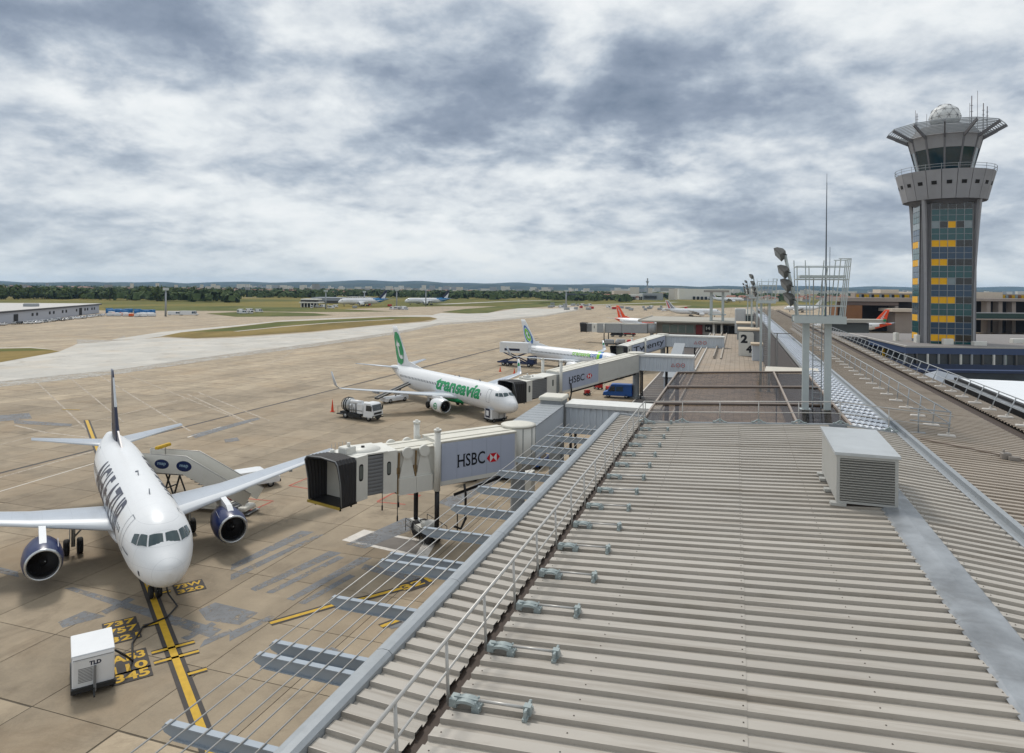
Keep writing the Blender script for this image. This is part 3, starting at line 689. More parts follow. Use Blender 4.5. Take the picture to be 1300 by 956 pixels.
# translucent white skylight sheets: rows of corrugated sheets laid like shingles
M_SKYL = mat('white_skylight', (214, 218, 224), 0.35, var=0.08, scale=2, dirt=0.08, rnd=.05)
NW = 7; SW = 1.85 / NW
mb = MB(); prof = []
for k in range(NW):
    for q in range(5):
        t = q / 5; prof.append((5.42 + (k + t) * SW, .085 * (1 - abs(2 * t - 1) ** 2.2)))
prof.append((5.42 + NW * SW, 0))
zz = lambda x: zroof(x) - .06
mb.loft([[(x, 0, zz(x) + z + .14 - .09) for x, z in prof], [(x, 0, zz(x) + z + .14) for x, z in prof], [(x, 1.22, zz(x) + z) for x, z in prof]], 0, caps=False, closed=False)
sky_me = mb.mesh('skylight_sheet', M_SKYL)
for k in range(140): link('skylight_sheet', sky_me, T, (0, UEND + .2 + k * 1.2, 0))
mb = MB(); mb.bx(5.36, 5.42, UEND + .2, UFAR, 12.9, 13.22); mb.build('skylight_kerb', M_GALV, T)

# ------------------------------------------------------------------ guard rails
def rail_posts(root, spots, hgt, r, lean=(0, 0)):
    out = []
    for (x, y, z) in spots:
        mb = MB(); mb.tube((x, y, z), (x + lean[0], y + lean[1], z + hgt), r, 6); out.append(mb.build('post', M_RAIL, root))
    return out
# 1: apron-side rail on clamp feet with counterweight tubes
g = thing('guard_rail', 'pale guard rail on clamp feet along the left edge of the ribbed roof', 'railing', (0, 0, 0), -AXIS)
z0 = zroof(-4.4) + .02
mb = MB(); mb.path([(-4.55, 3, z0 + 1.1), (-4.55, UEND + .3, z0 + 1.1)], .032, 8); mb.build('top_rail', M_RAIL, g)
mb = MB(); mb.path([(-4.53, 3, z0 + .58), (-4.53, UEND + .3, z0 + .58)], .022, 6); mb.build('mid_rail', M_RAIL, g)
ft = MB(); FS = .92
ft.bx(-.02, .12, -.11, .11, .02, .16)
n = 8
for k in range(n):     # arched clamp plate bridging two ribs
    a0, a1 = pi * k / n, pi * (k + 1) / n
    f = lambda a: (.30 - .24 * cos(a), .02 + .11 * sin(a))
    (x0, h0), (x1, h1) = f(a0), f(a1)
    ft.hexa([(x0, -.12, h0), (x1, -.12, h1), (x1, .12, h1), (x0, .12, h0), (x0, -.12, h0 + .05), (x1, -.12, h1 + .05), (x1, .12, h1 + .05), (x0, .12, h0 + .05)])
ft.bx(.42, .56, -.13, .13, .0, .10); ft.bx(.04, .5, -.02, .02, .1, .18)
for q in (-.09, .09): ft.tube((.48, q, .08), (.48, q, .19), .022, 6)
ft.v = [(x * FS + .03, y * FS, z * FS) for x, y, z in ft.v]; foot_me = ft.mesh('clamp_foot', M_FOOT)
wt = MB(); wt.tube((.5, 0, .16), (1.32, 0, .20), .026, 8); tube_me = wt.mesh('counterweight_tube', M_RAIL)
eb = MB(); eb.bx(1.30, 1.38, -.2, .2, .09, .13); eb.bx(1.32, 1.36, -.18, .18, .13, .24); eb.bx(1.28, 1.40, -.06, .06, .10, .25); eb.tube((1.34, -.15, .02), (1.34, -.15, .25), .02, 6); eb.tube((1.34, .15, .02), (1.34, .15, .25), .02, 6)
end_me = eb.mesh('end_bracket', M_FOOT)
k = 0; u = UEND - .3
while u > 4:
    p = rail_posts(g, [(0, 0, 0)], 1.08, .03, (-.05, 0))[0]; p.location = (-4.50, u, z0 + .03)
    for nm, me in (('clamp_foot', foot_me), ('counterweight_tube', tube_me), ('end_bracket', end_me)): link(nm, me, p, (.04, 0, .02))
    u -= 1.8
# 2: rail across the far end of the roof and over to the pier roof
g = thing('guard_rail', 'thin guard rail crossing the far end of the ribbed roof', 'railing', (0, 0, 0), -AXIS)
line = [(-4.55, zroof(-4.5)), (4.3, 13.22), (5.1, 13.22), (9.55, zroof(9.5))]
for nm, h, r in (('top_rail', 1.12, .03), ('mid_rail', .58, .022)):
    mb = MB(); mb.path([(v, UEND + .3, z + h) for v, z in line], r, 6); mb.build(nm, M_RAIL, g)
y_me = MB(); y_me.bx(-.05, .05, -.16, .16, .03, .12); y_me.bar((0, 0, .18), (.26, -.14, .05), .07, .05); y_me.bar((0, 0, .18), (-.26, -.14, .05), .07, .05); y_me.bx(.2, .34, -.2, -.08, .02, .09); y_me.bx(-.34, -.2, -.2, -.08, .02, .09)
y_me = y_me.mesh('tripod_foot', M_FOOT)
for v in (-4.5, -2.6, -.75, 1.1, 2.95, 4.8, 6.9):
    p = rail_posts(g, [(0, 0, 0)], 1.12, .026)[0]; p.location = (v, UEND + .3, zroof(v) + .03); link('tripod_foot', y_me, p, (0, -.12, .05))
# 3 and 4: free-standing rails on weighted base plates along the pier roof
def free_rail(label, v, u0, n, pitch, lean, hgt=1.12):
    g = thing('guard_rail', label, 'railing', (0, 0, 0), -AXIS); z = zroof(v) + .1; L = pitch * (n - 1)
    for nm, f, r in (('top_rail', 1.0, .035), ('mid_rail', .52, .028)):
        mb = MB(); mb.path([(v + lean * f, u0, z + hgt * f), (v + lean * f, u0 + L, z + hgt * f)], r, 6); mb.build(nm, M_GALV, g)
    bm_ = MB(); bm_.cham(-.42, .30, -.13, .13, -.03, .06, .03); bm_.bx(-.06, .06, -.05, .05, .05, .16); bme = bm_.mesh('base_plate', mat('rail_base', (196, 192, 186), .6))
    pm = MB(); pm.tube((0, 0, 0), (lean, 0, hgt), .032, 6); pme = pm.mesh('post', M_GALV)
    for k in range(n):
        p = link('post', pme, g, (v, u0 + k * pitch, z)); link('base_plate', bme, p, (0, 0, 0))
    return g, z
g, z = free_rail('upright guard rail on base plates along the middle of the pier roof', 9.5, UEND + .9, 36, 2.7, .10)
for nm, h in (('return_rail', 1.12), ('return_rail', .55)):
    mb = MB(); mb.path([(9.6, UEND + .9, z + h), (7.95, UEND + 1.1, z + h + .06)], .035, 6); mb.build(nm, M_GALV, g)
mb = MB(); mb.tube((8.3, UEND + 1.05, zroof(8.3)), (8.3, UEND + 1.05, z + 1.2), .03, 6); mb.bx(7.95, 8.6, UEND + .95, UEND + 1.2, z - .02, z + .06); mb.build('post', M_GALV, g)
free_rail('outward-leaning guard rail along the far right edge of the pier roof', 14.55, UEND - 6.2, 48, 2.6, .45)
# lightning conductor / pipe lying over the pier roof
mb = MB(); mb.path([(7.9, 34.9, zroof(8) + .16), (9.6, 33.9, zroof(9.6) + .17), (12.8, 31.5, zroof(12.8) + .16)], .04, 6); t = tag(mb.build('roof_pipe', mat('pipe_brown', (120, 108, 98), .6)), 'thin brown pipe lying across the ribs of the pier roof', 'pipe'); t.rotation_euler[2] = -AXIS
mb = MB(); mb.cham(10.4, 10.75, 32.9, 33.2, zroof(10.5) + .08, zroof(10.5) + .34, .04); mb.bx(10.6, 11.0, 32.75, 32.95, zroof(10.5) + .08, zroof(10.5) + .22); mb.tube((10.5, 33.05, zroof(10.5) + .3), (10.5, 33.05, zroof(10.5) + .46), .04, 6)
t = tag(mb.build('cable_clamp', mat('clamp_grey', (140, 134, 128), .6, .3)), 'small grey clamp sitting on the pipe over the pier roof', 'clamp'); t.rotation_euler[2] = -AXIS

# ------------------------------------------------------------------ sunshade frame of bars outside the gutter
g = thing('sunshade', 'open steel sunshade of brackets and thin bars along the outer edge of the roof', 'sunshade', (0, 0, 0), -AXIS)
def bracket(u):
    mb = MB(); zt = 12.28; zb = 12.02
    poly = [(-6.35, zt - .24), (-6.35, zt), (-9.0, zt), (-9.16, zt - .04), (-9.22, zt - .10), (-9.16, zt - .17), (-9.0, zt - .22)]
    mb.prism(poly, u - .012, u + .012, plane='XZ')
    mb.bar((-6.35, u, zt + .012), (-9.1, u, zt + .012), .13, .024); mb.bar((-6.35, u, zt - .25), (-9.0, u, zt - .232), .12, .02)
    mb.build('bracket', M_STEELB, g)
us = [6.9, 9.2, 11.5, 12.0, 14.2, 16.55, 17.05, 19.2, 21.5, 23.85, 26.2, 28.55, 30.9, 33.3, 35.5]
for u in us: bracket(u)
for k in range(7):
    v = -9.0 + k * .37; mb = MB()
    mb.tube((v, 6.5, 12.32), (v, 36.5, 12.32), .015, 5); mb.build('bar', M_RAIL, g)

# ------------------------------------------------------------------ ventilation unit on the roof
hv = thing('ventilation_unit', 'grey box ventilation unit with louvred end standing on the ribbed roof', 'ventilation unit', (*B(24.55, 3.75), zroof(3.7)), -AXIS)
M_HV = mat('hvac_grey', (168, 168, 164), .5, .1, var=.06, scale=2, dirt=.12); M_HVT = mat('hvac_top', (186, 190, 192), .35, .35, var=.16, scale=1.2, dirt=.15)
wx, ly, hz_ = .83, 1.85, 1.58
mb = MB(); mb.bx(-wx, wx, -ly + .05, ly, .16, hz_); mb.build('casing', M_HV, hv)
mb = MB(); mb.hexa([(-wx - .06, -ly - .06, hz_ + .002), (wx + .06, -ly - .06, hz_ + .002), (wx + .06, ly + .06, hz_ + .06), (-wx - .06, ly + .06, hz_ + .06), (-wx - .06, -ly - .06, hz_ + .09), (wx + .06, -ly - .06, hz_ + .09), (wx + .06, ly + .06, hz_ + .15), (-wx - .06, ly + .06, hz_ + .15)])
mb.build('lid', M_HVT, hv)
mb = MB()
for x0, x1, z0, z1 in ((-wx, -wx + .09, .14, hz_), (wx - .09, wx, .14, hz_), (-wx + .09, wx - .09, hz_ - .08, hz_), (-wx + .09, wx - .09, .14, .21)): mb.bx(x0, x1, -ly - .02, -ly + .048, z0, z1)
mb.build('louvre_frame', M_HV, hv)
lm = MB(); lm.hexa([(-wx + .09, -.05, -.022), (wx - .09, -.05, -.022), (wx - .09, .03, .016), (-wx + .09, .03, .016), (-wx + .09, -.05, -.004), (wx - .09, -.05, -.004), (wx - .09, .03, .034), (-wx + .09, .03, .034)])
lme = lm.mesh('louvre_slat', mat('louvre', (158, 156, 150), .5, .2))
for k in range(17): link('louvre_slat', lme, hv, (0, -ly + .02, .26 + k * .0755))
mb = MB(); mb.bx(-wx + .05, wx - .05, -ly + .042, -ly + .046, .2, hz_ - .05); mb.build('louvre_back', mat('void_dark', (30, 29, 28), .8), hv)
for x in (-wx - .05, wx - .15):
    for y in (-ly - .02, -.4, .9, ly - .3):
        mb = MB(); mb.bx(x - .12, x + .32, y - .05, y + .22, .05, .14); mb.build('foot', M_HV, hv)
mb = MB(); mb.bx(-.6, .6, -ly + .06, ly - .1, .0, .17); mb.build('plinth', mat('plinth_dark', (60, 52, 46), .8), hv)
# ------------------------------------------------------------------ aircraft (local: +x towards the nose tip at x = 0, +y port, z up)
def paint(name, col, rough=0.32, **kw): return mat(name, col, rough, spec=.45, **{**dict(var=.04, scale=.6, dirt=.06), **kw})
M_WHITE = paint('aircraft_white', (222, 224, 226), panel=((1.6, .022), (0, 0), (.95, .016)), streak=(.12, 1, 1), dirt=.09, scale=1.1); M_WINGG = paint('wing_grey', (168, 176, 186), .35, dirt=.14, panel=((.9, .02), (1.7, .02), (0, 0)), streak=(.3, 1, 1), scale=1.5); M_WINGL = paint('wing_edge', (206, 210, 214), .3)
M_NAVY = paint('navy_paint', (22, 30, 60)); M_BLUE = paint('royal_blue', (14, 34, 82)); M_GREEN = paint('leaf_green_paint', (0, 142, 84)); M_LIME = paint('lime_paint', (128, 200, 40)); M_SKYB = paint('mid_blue_paint', (30, 104, 176)); M_ORANGE = paint('orange_paint', (232, 76, 26)); M_TEAL = paint('teal_blue_paint', (20, 108, 160)); M_REDP = paint('red_paint', (190, 40, 48)); M_PALEB = paint('pale_blue_paint', (150, 176, 196))
M_LIP = mat('bare_aluminium', (186, 188, 190), .25, .85, var=.05); M_TYRE = mat('tyre_rubber', (34, 33, 33), .8, var=.15); M_STRUT = mat('gear_strut', (170, 172, 172), .45, .3); M_GLASSD = mat('cockpit_glass', (40, 62, 66), .08, var=.3, scale=.8, spec=.9); M_WIN = mat('cabin_window', (58, 64, 72), .2)
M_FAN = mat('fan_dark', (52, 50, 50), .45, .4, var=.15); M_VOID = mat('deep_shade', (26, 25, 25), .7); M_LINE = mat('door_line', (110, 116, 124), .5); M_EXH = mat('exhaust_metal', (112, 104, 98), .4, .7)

def pchip(tab, a, k):
    if a <= tab[0][0]: return tab[0][k]
    for i in range(len(tab) - 1):
        if a <= tab[i + 1][0]:
            h = tab[i + 1][0] - tab[i][0]; t = (a - tab[i][0]) / h
            d = lambda j: 0 if j <= 0 or j >= len(tab) - 1 else (lambda m0, m1: 0 if m0 * m1 <= 0 else 2 * m0 * m1 / (m0 + m1))((tab[j][k] - tab[j - 1][k]) / (tab[j][0] - tab[j - 1][0]), (tab[j + 1][k] - tab[j][k]) / (tab[j + 1][0] - tab[j][0]))
            m0 = d(i) if i > 0 else (tab[1][k] - tab[0][k]) / (tab[1][0] - tab[0][0]); m1 = d(i + 1)
            return (2 * t ** 3 - 3 * t * t + 1) * tab[i][k] + (t ** 3 - 2 * t * t + t) * h * m0 + (-2 * t ** 3 + 3 * t * t) * tab[i + 1][k] + (t ** 3 - t * t) * h * m1
    return tab[-1][k]

class Fus:
    """fuselage surface: table rows are (distance aft, top z, bottom z, half width)"""
    def __init__(s, tab): s.tab = tab; s.L = tab[-1][0]
    def P(s, a, th, off=0.0):
        """th: angle from the crown, positive to starboard"""
        zt, zb, w = (pchip(s.tab, a, k) for k in (1, 2, 3)); zc = (zt + zb) / 2; h = (zt - zb) / 2
        return Vector((-a, -(w + off) * sin(th), zc + (h + off) * cos(th)))
    def th_z(s, a, z):
        zt, zb = (pchip(s.tab, a, k) for k in (1, 2)); return math.acos(max(-1, min(1, (z - (zt + zb) / 2) / ((zt - zb) / 2))))
    def mesh(s, mb, seg=36, step=.7, mis=None):
        st_ = [0.0, .05, .15, .3, .5, .8, 1.1, 1.5, 2, 2.6, 3.3, 4.1, 5, 6]; a = 6 + step
        sc = s.tab[5][0] / 2.4
        st_ = [q * sc for q in st_]; a = st_[-1] + step
        while a < s.L - .1: st_.append(a); a += step
        st_.append(s.L)
        rings = [[s.P(a, 2 * pi * j / seg) for j in range(seg)] for a in st_]
        mb.loft(rings, 0, True, True, True, (lambda i, j: mis((st_[i] + st_[i + 1]) / 2, 2 * pi * (j + .5) / seg)) if mis else None)
    def patch(s, mb, c, n=4, off=.012, mi=0):
        """four corners (a, th) in order, bilinear, laid on the skin"""
        V = []
        for i in range(n + 1):
            for j in range(n + 1):
                u, v = i / n, j / n
                q = [(1 - u) * (1 - v) * c[0][k] + u * (1 - v) * c[1][k] + u * v * c[2][k] + (1 - u) * v * c[3][k] for k in (0, 1)]
                V.append(s.P(q[0], q[1], off))
        mb.add(V, [(i * (n + 1) + j, (i + 1) * (n + 1) + j, (i + 1) * (n + 1) + j + 1, i * (n + 1) + j + 1) for i in range(n) for j in range(n)], mi, True)
    def text(s, mb, body, side, a0, z, hgt, length, off=.016, mi=0, **kw):
        """side +1 starboard (reads towards the nose), -1 port; a0 where the text begins, z height of its base line"""
        vs, fs, w_, h_ = text_polys(body, 1.0, **kw); kx, ky = length / w_, hgt / h_
        vs, fs = cut_polys([(x * kx, y * ky) for x, y in vs], fs, 2.0, .22)
        am = a0 - side * length / 2; R_ = (pchip(s.tab, am, 1) - pchip(s.tab, am, 2)) / 2; t0 = s.th_z(am, z)
        mb.add([s.P(a0 - side * x, side * (t0 - y / R_), off) for x, y in vs], fs, mi, False)

def narrow_tab(L, zt, zb, w):
    H = zt - zb; f = lambda q: zb + H * q
    nose = [(0, f(.36), f(.36) - .02, .02), (.12, f(.445), f(.235), .36), (.5, f(.52), f(.14), .78), (1.0, f(.588), f(.085), 1.1), (1.5, f(.66), f(.055), 1.36), (2.05, f(.785), f(.03), 1.57), (2.65, f(.885), f(.012), 1.73), (3.5, f(.955), 0 + zb, 1.87), (4.8, f(.993), zb, w * .985), (6.2, zt, zb, w)]
    tail = [(L - 11.5, zt, zb, w), (L - 9, zt, f(.05), w * .97), (L - 6.5, f(.995), f(.24), w * .85), (L - 4, f(.975), f(.45), w * .62), (L - 2, f(.945), f(.62), w * .38), (L - .6, f(.915), f(.73), w * .2), (L, f(.88), f(.78), w * .1)]
    return nose + tail

def airfoil(le, chord, t, twist=0.0, n=7):
    """ring of points from trailing edge over the top to leading edge and back; le (x, y, z) leading edge, chord runs aft (-x)"""
    P_ = []
    yt = lambda c: 5 * t * (.2969 * c ** .5 - .126 * c - .3516 * c * c + .2843 * c ** 3 - .1036 * c ** 4)
    cs = [(1 - cos(pi * k / n)) / 2 for k in range(n + 1)]
    for c in reversed(cs): P_.append((c, yt(c) + .015 * sin(pi * c)))
    for c in cs[1:-1]: P_.append((c, -yt(c) * .8 + .015 * sin(pi * c)))
    return P_
def wing_rings(sections, n=7):
    rings = []
    for (x, y, z, ch, t, tilt) in sections:
        rings.append([(x - c * ch, y - tilt[0] * h * ch, z + tilt[1] * h * ch) for c, h in airfoil(None, ch, t, n=n)])
    return rings

def build_plane(name, label, loc, hdg, sp, group=None, detail=1):
    t = thing(name, label, 'airliner', (*loc, 0), hdg, group)
    L, zt, zb, W_ = sp['L'], sp['zt'], sp['zb'], sp['w']
    F = Fus(sp.get('tab') or narrow_tab(L, zt, zb, W_)); seg = 40 if detail else 20
    H = zt - zb; zc = (zt + zb) / 2
    mb = MB(); F.mesh(mb, seg, .7 if detail else 2.0, sp.get('fus_mis')); fus = mb.build('fuselage', [M_WHITE] + sp.get('fus_mats', []), t)
    # wing-body fairing
    xw = sp['wing_x']
    mb = MB(); rr = []
    for k in range(9):
        q = k / 8; a = xw - 1.2 + q * (sp['root'] + 3.2); s_ = sin(pi * q) ** .6 if 0 < q < 1 else .02
        rr.append([(-a, (W_ * (.80 + .22 * s_)) * sin(2 * pi * j / 16), zb + H * .16 - (H * .13 + .30 * s_) * cos(2 * pi * j / 16)) for j in range(16)])
    mb.loft(rr, 0, True, True); mb.build('belly_fairing', sp.get('belly', M_WHITE), t)
    # wings
    hs, sw, dih, zr = sp['span'] / 2, sp['sweep'], sp['dih'], sp['wing_z']
    tc, kc, rc, kink = sp['tip'], sp['kinkc'], sp['root'], sp['kink']
    for s_ in (1, -1):
        LEx = lambda y: -(xw + (y - W_ * .8) * math.tan(sw)); Z = lambda y: zr + (y - W_ * .8) * math.tan(dih)
        secs = [(LEx(y) + (.9 if y < 1.8 else 0), s_ * y, Z(y), c, th, (0, 1)) for y, c, th in ((W_ * .55, rc + 1.2, .13), (W_ * .98, rc, .14), (kink, kc, .115), (hs * .75, kc + (tc - kc) * (hs * .75 - kink) / (hs - kink), .105), (hs, tc, .10))]
        if sp.get('winglet'):
            x0, z0 = LEx(hs), Z(hs); wl = sp['winglet']
            secs += [(x0 - .35, s_ * (hs + .35), z0 + .12, tc * .92, .09, (s_ * .4, .9)), (x0 - .8, s_ * (hs + .62), z0 + .5, tc * .8, .085, (s_ * .85, .5)), (x0 - 1.9, s_ * (hs + .95), z0 + wl, tc * .42, .08, (s_ * .97, .2))]
        nn = 7 if detail else 4
        def wm(i, j, n=nn):
            k = j if j < n else 2 * n - 1 - j      # 0 at trailing edge .. n at leading edge
            return 1 if k >= n - 2 else (1 if k == 0 and i < 3 else 0)
        mb = MB(); mb.loft(wing_rings(secs, nn), 0, True, True, True, wm); wg = mb.build('wing', [sp.get('wingm', M_WINGG), M_WINGL], t)
        if detail:
            for y in sp.get('fairings', (kink * .72, kink + (hs - kink) * .28, kink + (hs - kink) * .55)):
                fm = MB(); ch = kc + (tc - kc) * max(0, (y - kink)) / (hs - kink); xe = LEx(y) - ch
                fm.lathe([(2.0, .02), (1.5, .16), (.6, .24), (-.3, .2), (-.9, .02)], 8, 0, 'X', (xe + .3, s_ * y, Z(y) - .28)); fm.build('flap_track_fairing', M_WINGG, wg)
            if sp.get('winglet_mark') and s_ > 0:
                wl = sp['winglet']; x0, z0 = LEx(hs), Z(hs); fm = MB()
                for side in (-1,):
                    n = 10; o = .10 * side
                    fm.poly([(x0 - 1.35 - tc * .5 * .5 + .36 * cos(2 * pi * k / n) * 1.0, s_ * (hs + .80) + o, z0 + wl * .56 + .5 * sin(2 * pi * k / n)) for k in range(n)])
                fm.build('winglet_mark', M_GREEN, wg)
        # engine
        ey, er, el, ez = sp['eng_y'], sp['eng_r'], sp['eng_l'], sp['eng_z']; ex = -sp['eng_x']
        e = MB(); n = 32 if detail else 14
        e.lathe([(-.16, er * .955), (-.5, er * 1.04), (-el * .35, er * 1.10), (-el * .7, er * 1.02), (-el, er * .80)], n, 0, 'X', (ex, s_ * ey, ez)); eng = e.build('engine', [sp['eng_m']], t)
        e = MB(); e.lathe([(-.17, er * .957), (-.06, er * .93), (0, er * .87), (-.06, er * .815), (-.3, er * .78)], n, 0, 'X', (ex, s_ * ey, ez)); e.build('inlet_lip', M_LIP, eng)
        e = MB(); e.lathe([(-.3, er * .78), (-.95, er * .79)], n, 0, 'X', (ex, s_ * ey, ez)); e.add([(ex - 1.0, s_ * ey + er * .79 * cos(2 * pi * k / n), ez + er * .79 * sin(2 * pi * k / n)) for k in range(n)], [tuple(range(n))], 1); e.build('inlet_duct', [M_FAN, M_VOID], eng)
        e = MB()
        if detail:
            for k in range(24):
                a = 2 * pi * k / 24; b = a + .22
                q = lambda an, r, dx: (ex - .9 + dx, s_ * ey + r * cos(an), ez + r * sin(an))
                e.add([q(a, er * .22, .12), q(b, er * .22, 0), q(b + .14, er * .77, -.05), q(a + .04, er * .77, .12)], [(0, 1, 2, 3)])
        e.lathe([(-.5, .01), (-.62, er * .1), (-.95, er * .26)], 14, 0, 'X', (ex, s_ * ey, ez)); e.build('fan', M_FAN, eng)
        if detail:
            e = MB(); e.poly([(ex - .60, s_ * ey + .05, ez + .02), (ex - .60, s_ * ey + .12, ez + .10), (ex - .66, s_ * ey + .16, ez - .02)]); e.build('spinner_mark', M_WINGL, eng)
        e = MB(); e.lathe([(-el + .2, er * .72), (-el - .1, er * .55), (-el - .9, er * .42), (-el - 1.4, .06)], 16, 0, 'X', (ex, s_ * ey, ez)); e.build('exhaust_cone', M_EXH, eng)
        e = MB(); zw = Z(ey); py_ = .20
        e.prism([(ex - .9, ez + er * 1.06), (ex - el * .6, ez + er * .9), (ex - el - 1.2, ez + er * .72), (ex - el - 2.2, zw - .1), (LEx(ey) - .8, zw + .12), (LEx(ey) + .15, zw + .06), (ex - 1.5, ez + er * 1.32)], s_ * ey - py_, s_ * ey + py_); e.build('pylon', sp.get('pyl_m', M_WHITE), t)
        if sp.get('eng_mark'): sp['eng_mark'](eng, ex, s_ * ey, ez, er, el, s_)
        if detail:     # nacelle strake
            e = MB(); e.prism([(ex - .8, ez + er * .75), (ex - 1.9, ez + er * .95), (ex - 1.9, ez + er * .72)], s_ * (ey - er * .78) - .02, s_ * (ey - er * .78) + .02); e.build('strake', sp['eng_m'], eng)
        # main gear
        gx, gy = -sp['mg_x'], s_ * sp['mg_y']; wr = sp['wheel_r']
        m_ = MB(); m_.tube((gx, gy, wr), (gx, gy, zr - .1), .13, 8); m_.tube((gx, gy, 1.2), (gx, gy - s_ * 1.5, zr - .1), .07, 6); m_.bx(gx - .55, gx + .25, gy + s_ * .22 - .02, gy + s_ * .22 + .02, 1.0, zr - .15); mg = m_.build('main_gear', M_STRUT, t)
        rows = sp.get('bogie', [0.0])
        for bx_ in rows:
            for q in (-.42, .42):
                m_ = MB(); m_.lathe([(-.16, wr * .55), (-.19, wr * .86), (-.12, wr), (.12, wr), (.19, wr * .86), (.16, wr * .55)], 18, 0, 'Y', (gx + bx_, gy + q, wr), caps=True); m_.build('wheel', M_TYRE, mg)
    # tailplane
    ht = sp['htp']
    for s_ in (1, -1):
        mb = MB(); secs = [(-ht['x'] - y * math.tan(ht['sweep']), s_ * y, ht['z'] + y * math.tan(ht['dih']), c, .09, (0, 1)) for y, c in ((.3, ht['root'] + .3), (.8, ht['root']), (ht['half'], ht['tip']))]
        n = 5
        mb.loft(wing_rings(secs, n), 0, True, True, True, lambda i, j: 1 if (j if j < n else 2 * n - 1 - j) >= n - 1 else 0); mb.build('tailplane', [sp.get('htpm', M_WINGG), M_WINGL], t)
    # fin
    f = sp['fin']; z0 = zt - .35
    def fsec(q): # q 0 root .. 1 tip
        return (-(f['x'] + q * f['h'] * math.tan(f['sweep'])), z0 + q * f['h'], f['root'] + (f['tip'] - f['root']) * q)
    n = 6; rings = []
    qs = [0, .12, .3, .5, .7, .9, 1]
    for q in qs:
        x, z, c = fsec(q); rings.append([(x - cc * c, hh * c, z) for cc, hh in [(a_, b_ - .015 * sin(pi * a_)) for a_, b_ in airfoil(None, c, .10, n=n)]])
    mb = MB(); mb.loft(rings, 0, True, True, True, lambda i, j: (1 if (j if j < n else 2 * n - 1 - j) >= n - 1 and i > 2 and i < 5 else 0)); fin = mb.build('fin', [sp['fin_m'], sp.get('fin_le', sp['fin_m'])], t)
    x, z, c = fsec(0); mb = MB(); mb.prism([(x + f.get('dorsal', 3.2), zt - .06), (x - .6, z + 1.25), (x - 1.2, z + .2), (x - .4, zt - .2)], -.07, .07); mb.build('dorsal_fillet', sp.get('dorsal_m', M_WHITE), t)
    def on_fin(q, cc, side, off=.03):
        x, z, c = fsec(q); yt = 5 * .10 * (.2969 * max(cc, 0) ** .5 - .126 * cc - .3516 * cc ** 2 + .2843 * cc ** 3 - .1036 * cc ** 4) * c
        return (x - cc * c, side * (yt + off), z)
    if sp.get('fin_art'): sp['fin_art'](fin, on_fin)
    # nose gear
    nx = -sp['ng_x']; wr = sp['wheel_r'] * .68
    m_ = MB(); m_.tube((nx, 0, wr), (nx + .1, 0, zb + .6), .1, 8); m_.tube((nx, 0, 1.0), (nx + 1.0, 0, zb + .4), .05, 6); m_.bx(nx - .6, nx + .6, .5, .53, zb - .75, zb + .1); m_.bx(nx - .6, nx + .6, -.53, -.5, zb - .75, zb + .1); m_.tube((nx, -.3, wr), (nx, .3, wr), .06, 6); ng = m_.build('nose_gear', M_STRUT, t)
    for q in (-.24, .24):
        m_ = MB(); m_.lathe([(-.1, wr * .55), (-.13, wr * .86), (-.08, wr), (.08, wr), (.13, wr * .86), (.1, wr * .55)], 16, 0, 'Y', (nx, q, wr), caps=True); m_.build('wheel', M_TYRE, ng)
    # windows
    mb = MB(); zw = zb + H * .62
    a = sp['win0']
    while a < sp['win1']:
        t0, t1 = F.th_z(a, zw + .19), F.th_z(a, zw - .17)
        for s_ in (1, -1): F.patch(mb, [(a - .12, s_ * t0), (a + .12, s_ * t0), (a + .12, s_ * t1), (a - .12, s_ * t1)], 1)
        a += sp.get('win_step', .533)
    mb.build('cabin_windows', M_WIN, t)
    for s_ in (1, -1):
        for c in sp['cockpit']:
            mb = MB(); F.patch(mb, [(a_, s_ * (rad(th) if th > 0 else F.th_z(a_, -th))) for a_, th in c], 5, .014); cw = mb.build('cockpit_window', M_GLASSD, t)
    if detail:
        for s_ in (1, -1):
            for (a0, a1, z0_, z1_) in sp['doors']:
                mb = MB(); t0, t1 = F.th_z((a0 + a1) / 2, z1_), F.th_z((a0 + a1) / 2, z0_); w_ = .05; dt = .022
                for c in ([(a0, t0), (a1, t0), (a1, t0 + dt), (a0, t0 + dt)], [(a0, t1 - dt), (a1, t1 - dt), (a1, t1), (a0, t1)], [(a0, t0), (a0 + w_, t0), (a0 + w_, t1), (a0, t1)], [(a1 - w_, t0), (a1, t0), (a1, t1), (a1 - w_, t1)]):
                    F.patch(mb, [(q, s_ * r) for q, r in c], 6, .013)
                mb.build('door', M_LINE, t)
        # antennas and beacons on the crown
        mb = MB()
        for a in sp.get('aerials', (7.5, 13.0)):
            x, z = -a, pchip(F.tab, a, 1); mb.prism([(x, z - .02), (x - .35, z + .3), (x - .5, z + .3), (x - .45, z - .02)], -.02, .02)
        mb.lathe([(0, .1), (.08, .09), (.12, .01)], 8, 0, 'Z', (-(L * .42), 0, zt - .02)); mb.build('aerial', M_LINE, t)
    if sp.get('art'): sp['art'](t, F, fus)
    return t

